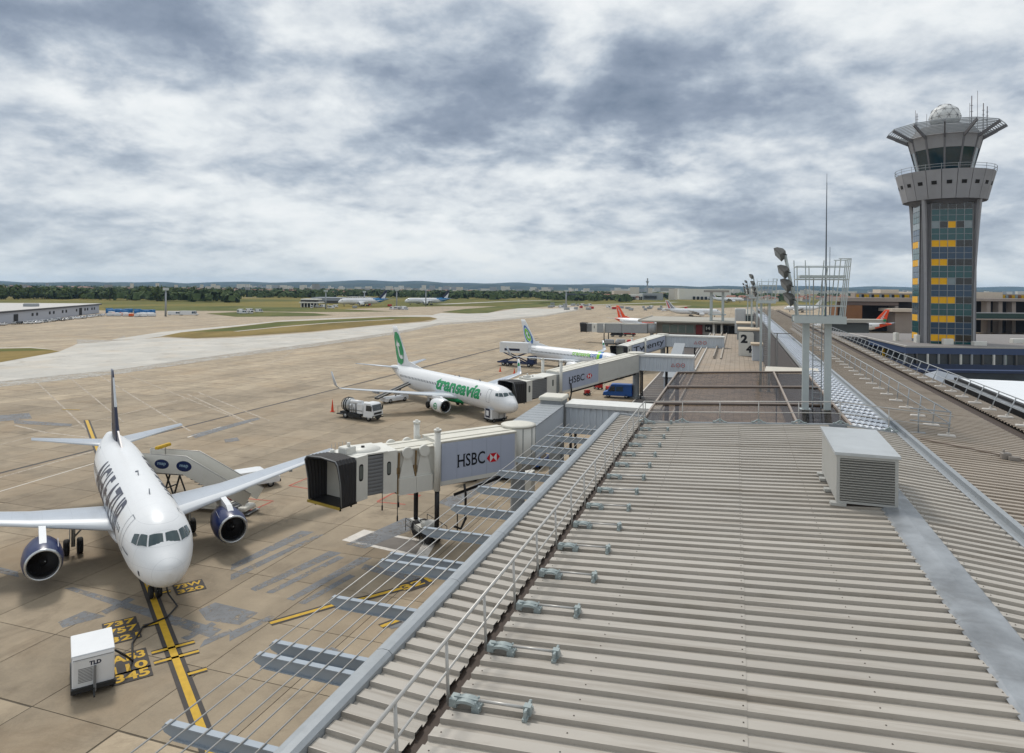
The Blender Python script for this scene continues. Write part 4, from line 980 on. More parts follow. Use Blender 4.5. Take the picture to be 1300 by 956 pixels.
COCK_A = [[(1.50, 3), (2.02, 2.5), (2.20, -4.93), (1.72, -4.42)], [(1.78, -4.42), (2.26, -4.93), (2.62, -4.95), (2.28, -4.42)], [(2.36, -4.43), (2.70, -4.94), (3.10, -4.88), (2.90, -4.46)]]
COCK_B = [[(1.50, 3), (2.02, 2.5), (2.20, -4.43), (1.72, -3.95)], [(1.78, -3.95), (2.26, -4.43), (2.62, -4.44), (2.28, -3.95)], [(2.36, -3.96), (2.70, -4.43), (3.10, -4.36), (2.90, -3.99)]]
A319 = dict(L=33.84, zt=5.87, zb=1.78, w=1.975, wing_x=10.6, wing_z=2.95, root=6.1, kinkc=3.9, tip=1.55, kink=6.4, span=33.9, sweep=rad(27), dih=rad(5.1), eng_x=9.45, eng_y=5.75, eng_r=1.07, eng_l=3.6, eng_z=1.85,
            mg_x=16.1, mg_y=3.8, wheel_r=.58, ng_x=5.07, htp=dict(x=28.2, z=4.95, sweep=rad(32), dih=rad(6), root=3.8, tip=1.35, half=6.22), fin=dict(x=25.7, h=6.1, sweep=rad(41), root=5.7, tip=1.9, dorsal=2.6), win0=6.2, win1=26, cockpit=COCK_A, doors=[(4.45, 5.28, 3.55, 5.4), (26.6, 27.4, 3.5, 5.35)])
B737 = dict(L=39.5, zt=5.35, zb=1.35, w=1.88, wing_x=13.4, wing_z=2.35, root=6.6, kinkc=4.2, tip=1.5, kink=5.8, span=34.4, sweep=rad(27), dih=rad(6), eng_x=11.4, eng_y=4.83, eng_r=1.03, eng_l=3.4, eng_z=1.55, winglet=2.5,
            mg_x=19.6, mg_y=2.86, wheel_r=.56, ng_x=4.0, htp=dict(x=34.2, z=4.75, sweep=rad(33), dih=rad(7), root=3.9, tip=1.3, half=7.17), fin=dict(x=31.6, h=7.4, sweep=rad(38), root=5.3, tip=1.8, dorsal=4.8), win0=6.4, win1=33, cockpit=COCK_B, doors=[(4.1, 4.95, 2.9, 4.75), (34.0, 34.75, 3.1, 4.75)], aerials=(9, 15))

# --- white and navy jet on the near stand
def art_near(t, F, fus):
    for s_ in (1, -1):
        mb = MB(); F.text(mb, 'AIGLE AZUR', s_, 21.6 if s_ > 0 else 8.0, 3.25, 2.45, 14.2, bold=.02, width=.9); mb.build('fuselage_title', M_NAVY, fus)
    mb = MB(); F.patch(mb, [(2.9, 1.5), (4.2, 1.5), (4.2, 1.53), (2.9, 1.53)], 3); F.patch(mb, [(1.5, 1.62), (1.62, 1.62), (1.62, 1.85), (1.5, 1.85)], 2); mb.build('nose_marking', M_NAVY, fus)
def fin_near(fin, on):
    for side in (1, -1):
        mb = MB()
        for k, (cq, cc, r0) in enumerate(((.30, .62, .20), (.30, .62, .13), (.30, .62, .06), (.12, .45, .16), (.12, .45, .08), (.55, .75, .12), (.55, .75, .05))):
            n = 14
            for j in range(n - 3):
                f = lambda a, r: on(cq + r * .8 * sin(a), min(.97, max(.1, cc + r * cos(a))), side, .035)
                a0, a1 = 2 * pi * j / n, 2 * pi * (j + 1) / n; mb.quad(f(a0, r0), f(a1, r0), f(a1, r0 - .028), f(a0, r0 - .028))
        mb.build('fin_pattern', M_PALEB, fin)
build_plane('airliner', 'white jet with navy fin and navy engines parked nose-in on the nearest stand', (-19.35, 38.9), -.95, {**A319, 'eng_m': M_BLUE, 'fin_m': M_NAVY, 'fin_le': M_WINGL, 'art': art_near, 'fin_art': fin_near, 'dorsal_m': M_NAVY})

# --- white jet with green title
def fin_shape(mb, on, side, pts, off):
    vs, fs = cut_polys([(c, q) for q, c in pts], [list(range(len(pts)))], .09, .09)
    mb.add([on(q, c, side, off) for c, q in vs], fs)
def art_green(t, F, fus):
    for s_ in (1, -1):
        mb = MB(); F.text(mb, 'transavia', s_, 19.6 if s_ > 0 else 6.6, 3.0, 2.15, 13.0, bold=.035, shear=.22); mb.build('fuselage_title', M_GREEN, fus)
def disc_on_fin(mb, on, side, c0, q0, rc, rq, mi, off, n=20):
    fin_shape(mb, on, side, [(q0 + rq * sin(2 * pi * k / n), c0 + rc * cos(2 * pi * k / n)) for k in range(n)], off)
def fin_green(fin, on):
    for side in (1, -1):
        mb = MB(); pts = [(.60, .06), (.80, .10), (.86, .3), (.84, .72), (.72, .94), (.3, .97), (.1, .9), (.05, .62), (.12, .4), (.40, .12)]
        fin_shape(mb, on, side, pts, .03); mb.build('fin_emblem', M_GREEN, fin)
        vs, fs, w_, h_ = text_polys('t', 1.0, bold=.012); mb = MB()
        vs, fs = cut_polys(vs, fs, w_ / 6, h_ / 7)
        mb.add([on(.20 + .48 * y / h_, (.76 - .46 * x / w_) if side < 0 else (.30 + .46 * x / w_), side, .05) for x, y in vs], fs); mb.build('fin_letter', M_WHITE, fin)
def eng_green(eng, ex, y, z, er, el, s_):
    mb = MB()
    for side in (1, -1):
        for r0, r1 in ((.52, .36), (.20, 0)):
            n = 14; rr = lambda a, r: (ex - 1.35 + r * cos(a), y + side * math.sqrt(max(.01, (er * 1.105) ** 2 - (r * sin(a)) ** 2)), z + r * sin(a))
            for k in range(n if r1 else n): mb.quad(rr(2 * pi * k / n, r0), rr(2 * pi * (k + 1) / n, r0), rr(2 * pi * (k + 1) / n, r1), rr(2 * pi * k / n, r1))
    mb.build('engine_mark', M_GREEN, eng)
build_plane('airliner', 'white jet with large green lettering and green fin emblem on the second stand', (.74, 97.85), -.934, {**B737, 'eng_m': M_WHITE, 'fin_m': M_WHITE, 'art': art_green, 'fin_art': fin_green, 'eng_mark': eng_green, 'belly': M_GREEN, 'winglet_mark': 1})

# --- white jet with lime and blue hoops
def art_hoops(t, F, fus):
    for s_ in (1, -1):
        mb = MB(); F.text(mb, 'transavia', s_, 16.5 if s_ > 0 else 8.6, 4.0, 1.15, 6.6, bold=.02); mb.build('fuselage_title', M_LIME, fus)
        mb = MB(); F.text(mb, '.com', s_, 10.4 if s_ > 0 else 14.7, 4.0, 1.05, 2.8, bold=.02); mb.build('fuselage_title', M_SKYB, fus)
        for nm, m, a0, w_ in (('hoop', M_LIME, 7.6, .95), ('hoop', M_SKYB, 6.65, .95), ('hoop', M_LIME, 5.75, .0)):
            if w_:
                mb = MB(); n = 16
                for k in range(n):
                    t0, t1 = .05 + 2.3 * k / n, .05 + 2.3 * (k + 1) / n; sh = lambda th: -.9 * sin(th * .9 + .2)
                    F.patch(mb, [(a0 + sh(t0), s_ * t0), (a0 + w_ + sh(t0), s_ * t0), (a0 + w_ + sh(t1), s_ * t1), (a0 + sh(t1), s_ * t1)], 1, .02)
                mb.build(nm, m, fus)
def fin_hoops(fin, on):
    for side in (1, -1):
        for r, m, off in ((1, M_SKYB, .03), (.76, M_WHITE, .04), (.68, M_LIME, .05), (.42, M_GREEN, .06)):
            mb = MB(); disc_on_fin(mb, on, side, .5, .42, .40 * r, .36 * r, 0, off); mb.build('fin_emblem', m, fin)
        vs, fs, w_, h_ = text_polys('t', 1.0, bold=.05); mb = MB()
        mb.add([on(.28 + .3 * y / h_, (.62 - .26 * x / w_) if side < 0 else (.38 + .26 * x / w_), side, .08) for x, y in vs], fs); mb.build('fin_letter', M_WHITE, fin)
t = build_plane('airliner', 'white jet with lime and blue hoops behind its nose and a round fin emblem', (25.7, 155.4), -.87, {**B737, 'eng_m': M_WHITE, 'fin_m': M_WHITE, 'art': art_hoops, 'fin_art': fin_hoops, 'eng_mark': eng_green, 'winglet_mark': 1}); t.scale = (.92,) * 3

# --- jets with orange fins
def fin_orange(fin, on):
    for side in (1, -1):
        vs, fs, w_, h_ = text_polys('easyJet', 1.0, bold=.02); mb = MB()
        vs, fs = cut_polys(vs, fs, w_ / 8, h_ / 2)
        mb.add([on(.10 + .78 * x / w_, (.66 - .36 * y / h_) if side > 0 else (.34 + .36 * y / h_), side, .04) for x, y in vs] if side < 0 else [on(.90 - .78 * x / w_, .34 + .36 * y / h_, side, .04) for x, y in vs], fs); mb.build('fin_letter', M_WHITE, fin)
def art_orange(t, F, fus):
    for s_ in (1, -1):
        mb = MB(); F.text(mb, 'easyJet', s_, 14 if s_ > 0 else 6, 3.6, 1.5, 7.5, bold=.02); mb.build('fuselage_title', M_ORANGE, fus)
OR = {**A319, 'eng_m': M_WHITE, 'fin_m': M_ORANGE, 'art': art_orange, 'fin_art': fin_orange, 'fus_mats': [M_ORANGE], 'fus_mis': lambda a, th: 1 if a > 29.2 + 2.2 * cos(th) else 0, 'dorsal_m': M_ORANGE}
hx = -.93; build_plane('airliner', 'white jet with orange fin partly hidden behind the low pier building', (53 + 31 * cos(hx), 338 + 31 * sin(hx)), hx, OR, detail=0)
hx = 2.3; build_plane('airliner', 'white jet with orange fin and orange underside behind the terminal on the right', (170 + 31 * cos(hx), 311 + 31 * sin(hx)), hx, {**OR, 'belly': M_ORANGE}, detail=0)
hx = 1.16; build_plane('airliner', 'distant jet whose green fin shows through the nearest lighting gantry', (151 + 31 * cos(hx), 330 + 31 * sin(hx)), hx, {**B737, 'eng_m': M_WHITE, 'fin_m': M_WHITE, 'fin_art': fin_green}, detail=0)

# --- wide bodies, far off
def wide_tab(L, zt, zb, w):
    H = zt - zb; f = lambda q: zb + H * q
    return [(0, f(.36), f(.35), .03), (.25, f(.47), f(.24), .5), (.9, f(.58), f(.13), 1.15), (1.7, f(.68), f(.07), 1.7), (2.7, f(.8), f(.03), 2.1), (4.2, f(.92), f(.005), 2.5), (6, f(.98), zb, w * .97), (9, zt, zb, w), (L - 19, zt, zb, w), (L - 14, zt, f(.09), w * .95), (L - 9, f(.99), f(.34), w * .74), (L - 5, f(.96), f(.55), w * .48), (L - 2, f(.92), f(.69), w * .25), (L, f(.87), f(.76), w * .1)]
WIDE = dict(L=58, zt=8.0, zb=2.2, w=2.85, wing_x=19, wing_z=4.0, root=10.5, kinkc=7.4, tip=2.6, kink=9.5, span=58, sweep=rad(31), dih=rad(5.5), eng_x=18.2, eng_y=9.4, eng_r=1.55, eng_l=5.2, eng_z=2.6, mg_x=30, mg_y=5.3, wheel_r=.7, ng_x=6.6, bogie=[-.9, .9], fairings=(),
            htp=dict(x=50, z=6.6, sweep=rad(33), dih=rad(6), root=6, tip=2, half=9.7), fin=dict(x=45.5, h=8.8, sweep=rad(42), root=8.6, tip=2.9, dorsal=4), win0=8, win1=48, win_step=.9, cockpit=[[(2.6, 3), (3.6, 3), (3.7, 36), (2.8, 44)], [(2.9, 48), (3.8, 39), (4.4, 52), (3.7, 60)]], doors=[])
def fin_blue(fin, on):
    for side in (1, -1):
        mb = MB(); fin_shape(mb, on, side, ((.02, .30), (.02, .92), (.72, .86), (.40, .52)), .06); mb.build('fin_emblem', M_WHITE, fin)
BLU = {**WIDE, 'tab': wide_tab(58, 8.0, 2.2, 2.85), 'eng_m': M_WHITE, 'fin_m': M_NAVY, 'fin_art': fin_blue, 'fus_mats': [M_TEAL], 'fus_mis': lambda a, th: 1 if a > 42 - 5 * cos(th) else 0, 'dorsal_m': M_TEAL}
hx = -2.42; build_plane('airliner', 'far white wide-body jet with blue rear, nearest of the two blue-tailed jets', (-173, 680), hx, BLU, detail=0)
hx = -2.55; build_plane('airliner', 'far white wide-body jet with blue rear, the right-hand and farther one', (-118, 752), hx, BLU, detail=0)
def fin_stripes(fin, on):
    for side in (1, -1):
        for c0, m in ((.18, M_NAVY), (.36, M_NAVY), (.62, M_REDP), (.75, M_REDP)):
            mb = MB(); fin_shape(mb, on, side, ((.05, c0), (.05, c0 + .1), (.95, c0 + .1), (.95, c0)), .05); mb.build('fin_stripe', m, fin)
STR = {**WIDE, 'tab': wide_tab(58, 8.0, 2.2, 2.85), 'eng_m': M_WHITE, 'fin_m': M_WHITE, 'fin_art': fin_stripes}
hx = -.12; t = build_plane('airliner', 'white jet with blue and red striped fin beyond the low pier building', (115 + 40, 512 - 6), hx, STR, detail=0); t.scale = (.72,) * 3; t.location.z = .1
hx = .05; t = build_plane('airliner', 'distant white wide-body with striped fin in front of the hangars', (325 + 52, 1110), hx, STR, detail=0)
hx = 2.6; t = build_plane('airliner', 'far plain white jet behind the second lighting gantry', (255, 640), hx, {**A319, 'eng_m': M_WHITE, 'fin_m': M_WHITE}, detail=0)
# ------------------------------------------------------------------ boarding bridges (local: +x outward from the rotunda, +y towards the camera side)
M_BRW = mat('bridge_white', (212, 211, 204), .5, var=.06, scale=.8, dirt=.14); M_BRB = mat('bridge_beige', (204, 203, 196), .5, var=.08, scale=.8, dirt=.16); M_BRG = mat('bridge_grey', (150, 154, 156), .5, var=.1, dirt=.15)
M_ROOFB = mat('bridge_roof', (206, 203, 192), .55, var=.1, scale=.8, dirt=.25); M_AD = mat('advert_panel', (176, 184, 202), .4, var=.04, scale=.6, dirt=.05); M_SHUT = mat('shutter_grey', (122, 124, 126), .5, .2, var=.06); M_BELL = mat('bellows_black', (44, 43, 44), .75, var=.15); M_BLKP = mat('black_paint', (30, 29, 29), .5, var=.15); M_INK = mat('ink_black', (24, 26, 34), .5); M_LRED = mat('logo_red', (200, 24, 40), .45); M_LWHT = mat('logo_white', (226, 226, 226), .45); M_RUST = mat('rust_brown', (128, 106, 74), .7, var=.25, scale=4)
M_CORR = mat('corrugated_white', (196, 203, 210), .5, var=.05, scale=.7, dirt=.10)

def bridge_emblem(parent, x0, z0, s, y, ang):
    """red and white hexagon of triangles; reads along -x"""
    f = lambda a, b: (x0 - a * s, y, z0 + b * s + ang * a * s)
    mb = MB(); y2 = y
    for t in (((0, .5), (.45, 1), (.45, 0)), ((1.8, .5), (1.35, 0), (1.35, 1))): mb.poly([f(*q) for q in t])
    for t in (((.45, 1), (1.35, 1), (.9, .5)), ((.45, 0), (.9, .5), (1.35, 0))): mb.poly([f(*q) for q in t])
    mb.build('emblem', M_LRED, parent)
    mb = MB()
    for t in (((.45, 1), (.9, .5), (.45, 0)), ((1.35, 1), (1.35, 0), (.9, .5))): mb.poly([f(*q) for q in t])
    mb.build('emblem', M_LWHT, parent)

class Bridge:
    def __init__(s, name, label, rot, cab, z0, z1, group='boarding bridges'):
        d = Vector(cab) - Vector(rot); s.L = d.length; s.z0, s.z1 = z0, z1
        s.o = thing(name, label, 'boarding bridge', (*rot, 0), math.atan2(d.y, d.x), group)
    def z(s, x): return s.z0 + (s.z1 - s.z0) * x / s.L
    def sect(s, nm, x0, x1, hw, h0, h1, m, mb=None, yc=0.0):
        own = mb is None; mb = mb or MB(); a, b = s.z(x0), s.z(x1)
        mb.hexa([(x0, yc - hw, a + h0), (x1, yc - hw, b + h0), (x1, yc + hw, b + h0), (x0, yc + hw, a + h0), (x0, yc - hw, a + h1), (x1, yc - hw, b + h1), (x1, yc + hw, b + h1), (x0, yc + hw, a + h1)])
        return mb.build(nm, m, s.o) if own else mb
    def tunnel(s, x0, x1, hw, h, m, ribs=1.0, roof=M_ROOFB, floor=0.0):
        t = s.sect('tunnel', x0, x1, hw, floor, h - .06, m)
        r = MB(); s.sect('', x0 - .02, x1 + .02, hw + .07, h - .06, h + .03, None, r); s.sect('', x0, x1, .12, h + .031, h + .09, None, r, -hw * .55); s.sect('', x0, x1, .12, h + .031, h + .09, None, r, hw * .55); r.build('tunnel_roof', roof, s.o)
        b = MB()
        for yy in (hw + .012, -hw - .012): s.sect('', x0, x1, .05, floor - .22, floor + .14, None, b, yy)
        n = int((x1 - x0) / ribs)
        for k in range(n + 1):
            x = x0 + .03 + (x1 - x0 - .06) * k / max(1, n)
            for yy in (hw + .008, -hw - .008): s.sect('', x - .025, x + .025, .012, floor + .142, h - .062, None, b, yy)
        b.build('tunnel_frame', m, s.o)
        u = MB(); s.sect('', x0 + .1, x1 - .1, hw * .8, floor - .35, floor - .02, None, u); u.build('underframe', M_BLKP, s.o)
        return t
    def rotunda(s, r, h, m):
        mb = MB(); z = s.z0; n = 28
        mb.lathe([(z - .25, r), (z + h, r)], n, 0, 'Z', caps=True); rt = mb.build('rotunda', m, s.o)
        mb = MB(); mb.lathe([(z + h + .002, r + .04), (z + h + .12, r + .05), (z + h + .2, r * .8), (z + h + .28, .05)], n, 0, 'Z', caps=True); mb.build('rotunda_roof', M_ROOFB, s.o)
        mb = MB()
        for k in range(10):
            a = 2 * pi * k / 10; mb.bar((r * 1.005 * cos(a), r * 1.005 * sin(a), z - .2), (r * 1.005 * cos(a), r * 1.005 * sin(a), z + h), .06, .06)
        mb.build('rotunda_frame', M_BRG, s.o)
        mb = MB(); mb.lathe([(-.1, .75), (.5, .62), (z - .3, .62)], 16, 0, 'Z'); mb.bx(-1.0, 1.0, -1.0, 1.0, -.1, .28); mb.build('support_column', M_BRG, s.o)
    def shutters(s, x0, x1, hw, h):
        """curved roller shutters round the rotating cab joint"""
        n = 11
        for side in (1, -1):
            for k in range(n):
                mb = MB(); a, b = s.z((x0 + x1) / 2) + .05 + (h - .15) * k / n, s.z((x0 + x1) / 2) + .05 + (h - .15) * (k + .9) / n; seg = 6; rg = []
                for j in range(seg + 1):
                    q = pi * j / seg; x = x0 + (x1 - x0) * j / seg; y = side * (hw + .16 * sin(q)); rg.append([(x, y - side * .02, a), (x, y + side * .015, a), (x, y + side * .035, (a + b) / 2), (x, y + side * .015, b), (x, y - side * .02, b)])
                mb.loft(rg, 0, True, False); mb.build('shutter_slat', M_SHUT, s.o)
        mb = MB(); s.sect('', x0, x1, hw - .03, 0, h - .05, None, mb); mb.build('joint_core', M_BLKP, s.o)
        mb = MB(); xc = (x0 + x1) / 2; r = (x1 - x0) / 2 + .25
        mb.lathe([(s.z(xc) + h - .04, r + .05), (s.z(xc) + h + .10, r + .05), (s.z(xc) + h + .2, .05)], 20, 0, 'Z', (xc, 0, 0), caps=True); s.sect('', x0 - .3, x1 + .3, hw + .1, h - .045, h + .06, None, mb); mb.build('joint_roof', M_BRW, s.o)
        mb = MB(); mb.tube((xc, 0, s.z(xc) + h + .18), (xc, 0, s.z(xc) + h + .3), .14, 8); mb.build('roof_vent', M_BLKP, s.o)
    def window_panel(s, x0, x1, hw, h, wx, ww=.32, wz=(1.25, 2.25)):
        s.sect('cab_wall', x0, x1, hw, -.1, h, M_BRW)
        for side in (1, -1):
            mb = MB(); z = s.z(wx); y0 = side * hw
            n = 16; el = lambda k, q: (wx + (ww / 2 * q) * max(-1, min(1, 1.3 * cos(2 * pi * k / n))), y0 + side * .012, z + (wz[0] + wz[1]) / 2 + (wz[1] - wz[0]) / 2 * q * max(-1, min(1, 1.15 * sin(2 * pi * k / n))))
            mb.poly([el(k, 1) for k in range(n)]); fr = mb.build('cab_window', M_BLKP, s.o)
            mb = MB(); mb.poly([(a, y0 + side * .016, c) for a, b, c in (el(k, .8) for k in range(n))]); mb.build('pane', mat('pane_grey', (104, 108, 104), .15), fr)
    def bellows(s, x0, x1, hw, h, flare=.35):
        """black folded canopy: hoops from the cab out to the aircraft, open at the end"""
        mb = MB(); n = 12; rg_o = []
        for k in range(n + 1):
            t = k / n; x = x0 + (x1 - x0) * t; g = hw - .02 + flare * .35 * t; zz = s.z(x0); top = zz + h + .10 * sin(pi * t * .5) + .0; fold = .0 if k % 2 == 0 else .05
            lean = flare * t
            o = [(x - lean * .1, -g - fold, zz - .02), (x + lean * .2, -g - fold, zz + h * .5), (x + lean, -g - fold, top - .25), (x + lean, -g * .86, top + fold), (x + lean, 0, top + .1 + fold), (x + lean, g * .86, top + fold), (x + lean, g + fold, top - .25), (x + lean * .2, g + fold, zz + h * .5), (x - lean * .1, g + fold, zz - .02)]
            rg_o.append(o)
        mb.loft(rg_o, 0, False, False, False)
        inn = [[(x, y * .93, z_ - (.10 if z_ > s.z(x0) + h * .6 else 0)) for x, y, z_ in r] for r in rg_o]; mb.loft(inn, 0, False, False, False)
        mb.loft([rg_o[-1], inn[-1]], 0, False, False, False); b = mb.build('bellows', M_BELL, s.o)
        mb = MB()
        for i in (n,): mb.path(rg_o[i], .045, 6)
        mb.build('bellows_hoop', M_SHUT, s.o)
        zz = s.z(x0); mb = MB(); mb.bx(x0 - .05, x1 + .05, -hw, hw, zz - .16, zz - .02); mb.build('cab_floor', M_BLKP, s.o)
        mb = MB(); mb.bx(x1 + .05, x1 + .16, -hw - .05, hw + .05, zz - .18, zz - .01); mb.build('bumper', mat('bumper_yellow', (150, 128, 48), .7, var=.3), s.o)
        mb = MB()
        for y in (-hw * .8, hw * .8): mb.tube((x1 - .3, y, zz - .42), (x1 - .3, y, zz - .17), .07, 8); mb.tube((x0 + .2, y, zz - .38), (x0 + .2, y, zz - .17), .07, 8)
        mb.build('floor_sensor', M_BLKP, s.o)
        mb = MB(); mb.bx(x0 - .02, x0 + .03, -hw * .9, hw * .9, zz + .0, zz + h * .9); mb.build('cab_door', mat('cab_inner', (168, 166, 158), .6), s.o)
    def lift(s, x, hw, h, ztop, double=False):
        """drive columns with their triangular brackets, and the wheel bogie on the ground"""
        zz = s.z(x)
        for side in (1, -1):
            y = side * (hw + .34)
            mb = MB(); mb.tube((x, y, zz - .45), (x, y, ztop), .24, 12); mb.tube((x, y, ztop), (x, y, ztop + .16), .30, 12); mb.tube((x, y, ztop + .16), (x, y, ztop + .26), .14, 8); c = mb.build('lift_column', M_BRW, s.o)
            mb = MB(); mb.tube((x, y, .95), (x, y, zz - .4), .185, 12); mb.build('lift_leg', M_BLKP, c)
            mb = MB(); mb.bx(x - .2, x + .2, side * hw if side > 0 else y, y if side > 0 else side * hw, zz - .4, zz + .15); mb.bx(x - .2, x + .2, side * hw if side > 0 else y, y if side > 0 else side * hw, zz + h - .1, zz + h + .15); mb.build('column_clamp', M_BRW, c)
        mb = MB(); mb.bx(x - .35, x + .35, -hw - .8, hw + .8, .72, 1.02); mb.bx(x - .8, x + .8, -.5, .5, .75, 1.1); mb.bar((x - .3, -hw, 1.0), (x + .3, hw, 1.25), .2, .2); mb.cham(x - .5, x + .55, hw * .1, hw * .75, 1.02, 1.5, .08); bo = mb.build('bogie', M_BRB, s.o)
        for yy in (-.95, .95):
            for q in (-.28, .28):
                mb = MB(); mb.lathe([(-.2, .3), (-.22, .52), (-.14, .6), (.14, .6), (.22, .52), (.2, .3)], 18, 0, 'X', (x + q * 1.2, yy * 1.1, .6), caps=True); mb.build('wheel', M_TYRE, bo)
        mb = MB()
        for xx in (x - .95, x + .95):
            mb.path([(xx, -1.7, .3), (xx, -1.7, 1.3), (xx, 1.7, 1.3), (xx, 1.7, .3)], .03, 5); mb.path([(xx, -1.7, .8), (xx, 1.7, .8)], .025, 5)
            for yy in (-.85, 0, .85): mb.path([(xx, yy, .3), (xx, yy, 1.3)], .02, 5)
        mb.build('bogie_guard', M_BLKP, bo)
    def tri_bracket(s, x, hw, h):
        zz = s.z(x)
        for side in (1, -1):
            y = side * (hw + .02)
            mb = MB(); mb.loft([[(x - .28, yy, zz + h * .82), (x + .28, yy, zz + h * .82), (x + .62, yy, zz + h * .30), (x - .62, yy, zz + h * .30)] for yy in (y, y + side * .16)]); mb.bx(x - .68, x + .68, min(y, y + side * .3), max(y, y + side * .3), zz - .35, zz + h * .295); t = mb.build('lift_bracket', M_BRW, s.o)
            mb = MB(); mb.tube((x, y, zz + h * .93), (x, y + side * .28, zz + h * .93), .42, 20); mb.build('pulley_cover', M_BRW, t)
            mb = MB(); mb.bar((x + .62, y + side * .06, zz + h * .95), (x + .72, y + side * .06, zz - .3), .1, .16); mb.bx(x + .58, x + .84, min(y, y + side * .14), max(y, y + side * .14), zz + h * .42, zz + h * .58); mb.build('guide_rod', M_RUST, t)
            mb = MB(); mb.tube((x + .72, y + side * .06, zz - 1.9), (x + .72, y + side * .06, zz - .35), .03, 6); mb.tube((x + .72, y + side * .06, zz - 2.3), (x + .72, y + side * .06, zz - 1.9), .06, 6); mb.build('hanging_cable', M_BLKP, t)
    def advert(s, x0, x1, hw, h0, h1, body, tx0, tlen, th, tz, em=None):
        y = hw + .075; mb = MB(); a, b = s.z(x0), s.z(x1)
        s.sect('', x0, x1, .03, h0, h1, None, mb, hw + .04); p = mb.build('advert_panel', M_AD, s.o)
        mb = MB()
        for k in range(1, 5):
            x = x0 + (x1 - x0) * k / 5; s.sect('', x - .012, x + .012, .004, h0 + .01, h1 - .01, None, mb, y)
        mb.build('panel_joint', mat('joint_grey', (160, 168, 184), .5), p)
        sl = (s.z1 - s.z0) / s.L; mb = MB()
        # serif capitals: stems with small slabs at their ends
        def fn(x, yy): X = tx0 - x; return (X, y + .006, s.z(X) + tz + yy)
        vs, fs, w_, h_ = text_polys(body, 1.0, bold=.012)
        if em: mb.add([fn(x * tlen / w_, yy * th / h_) for x, yy in vs], fs); 
        else: mb.add([fn(x * tlen / w_, yy * th / h_) for x, yy in vs], fs)
        if body == 'HSBC':
            u = tlen / w_
            for x in (.02, .245):
                for zz in (0, th - .05): mb.poly([fn(x * tlen - .09 + .0, zz), fn(x * tlen + .13, zz), fn(x * tlen + .13, zz + .05), fn(x * tlen - .09, zz + .05)])
        mb.build('lettering', M_INK, p)
        if em: bridge_emblem(p, em[0], s.z(em[0]) + em[1], em[2], y + .006, -sl)
    def turn(s, n0, xc, ang):
        """the cab swings about its joint"""
        for o in KIDS[s.o.name][n0:]:
            o.rotation_euler[2] = ang; o.location = (xc - xc * cos(ang), -xc * sin(ang), 0)
    def lamps(s, x, h):
        z = s.z(x) + h; mb = MB(); mb.cham(x - .5, x + .5, -.5, .4, z + .02, z + .5, .08); mb.tube((x, .1, z + .5), (x, .1, z + .8), .12, 8); mb.tube((x + .9, -.6, z), (x + .9, -.6, z + .35), .16, 8); mb.build('beacon_box', M_BRW, s.o)
        mb = MB()
        for k in range(5): mb.tube((x - .6 + .35 * k, -.8, z), (x - .6 + .35 * k, -.8, z + .7), .015, 4)
        mb.build('roof_spikes', M_GALV, s.o)

# bridge 1: nearest, retracted
rot1 = B(55.6, -17.6); d1 = Vector((-8.2, -5.4)).normalized(); cab1 = Vector(rot1) + d1 * 20
b = Bridge('boarding_bridge', 'nearest boarding bridge, white with a pale advert panel and black canopy, pulled back from the stand', rot1, cab1, 4.75, 4.55)
b.o['label'] = 'nearest boarding bridge with pale advert panel, pulled back from the white and navy jet'
b.rotunda(1.45, 3.25, M_BRW)
b.tunnel(1.2, 8.3, 1.5, 3.15, M_BRW, 1.2)
b.advert(1.4, 8.15, 1.5, .12, 3.0, 'HSBC', 6.75, 2.5, 1.0, .98, (4.1, .98, .70))
b.tunnel(8.3, 11.8, 1.36, 2.9, M_BRB, 5)
b.tri_bracket(9.62, 1.36, 2.9); b.tri_bracket(11.0, 1.36, 2.9); b.lift(8.65, 1.5, 3.0, 8.75)
b.window_panel(11.8, 12.9, 1.5, 3.0, 12.45); b.shutters(12.9, 14.9, 1.5, 3.0); n0 = len(KIDS[b.o.name]); b.window_panel(14.85, 15.95, 1.5, 3.05, 15.5, .42, (1.3, 2.5)); b.bellows(16.0, 17.5, 1.58, 3.05); b.lamps(15.4, 3.05); b.turn(n0, 13.9, rad(23))
mb = MB(); mb.bar((6.8, -.9, 4.3), (1.6, -.9, 4.35), .12, .12); mb.bar((6.8, .9, 4.3), (1.6, .9, 4.35), .12, .12)
for k in range(8): mb.bar((1.8 + k * .62, -.9 + 1.8 * (k % 2), 4.32), (2.42 + k * .62, .9 - 1.8 * (k % 2), 4.32), .06, .06)
mb.bar((2, 1.3, 4.35), (6.9, 1.3, 3.5), .1, .2); mb.build('cable_chain', M_BLKP, b.o)
mb = MB(); mb.path([(6.2, 1.7, 4.3), (6.1, 1.75, 3.6), (6.1, 1.75, 1.6), (6.5, 1.75, .9), (7.1, 1.75, 1.2)], .10, 8); mb.path([(6.9, 1.9, .4), (6.9, 1.9, 2.2), (6.6, 1.9, 2.6), (6.2, 1.9, 2.3), (6.1, 1.9, 1.6)], .05, 6); mb.build('hose', M_BLKP, b.o)

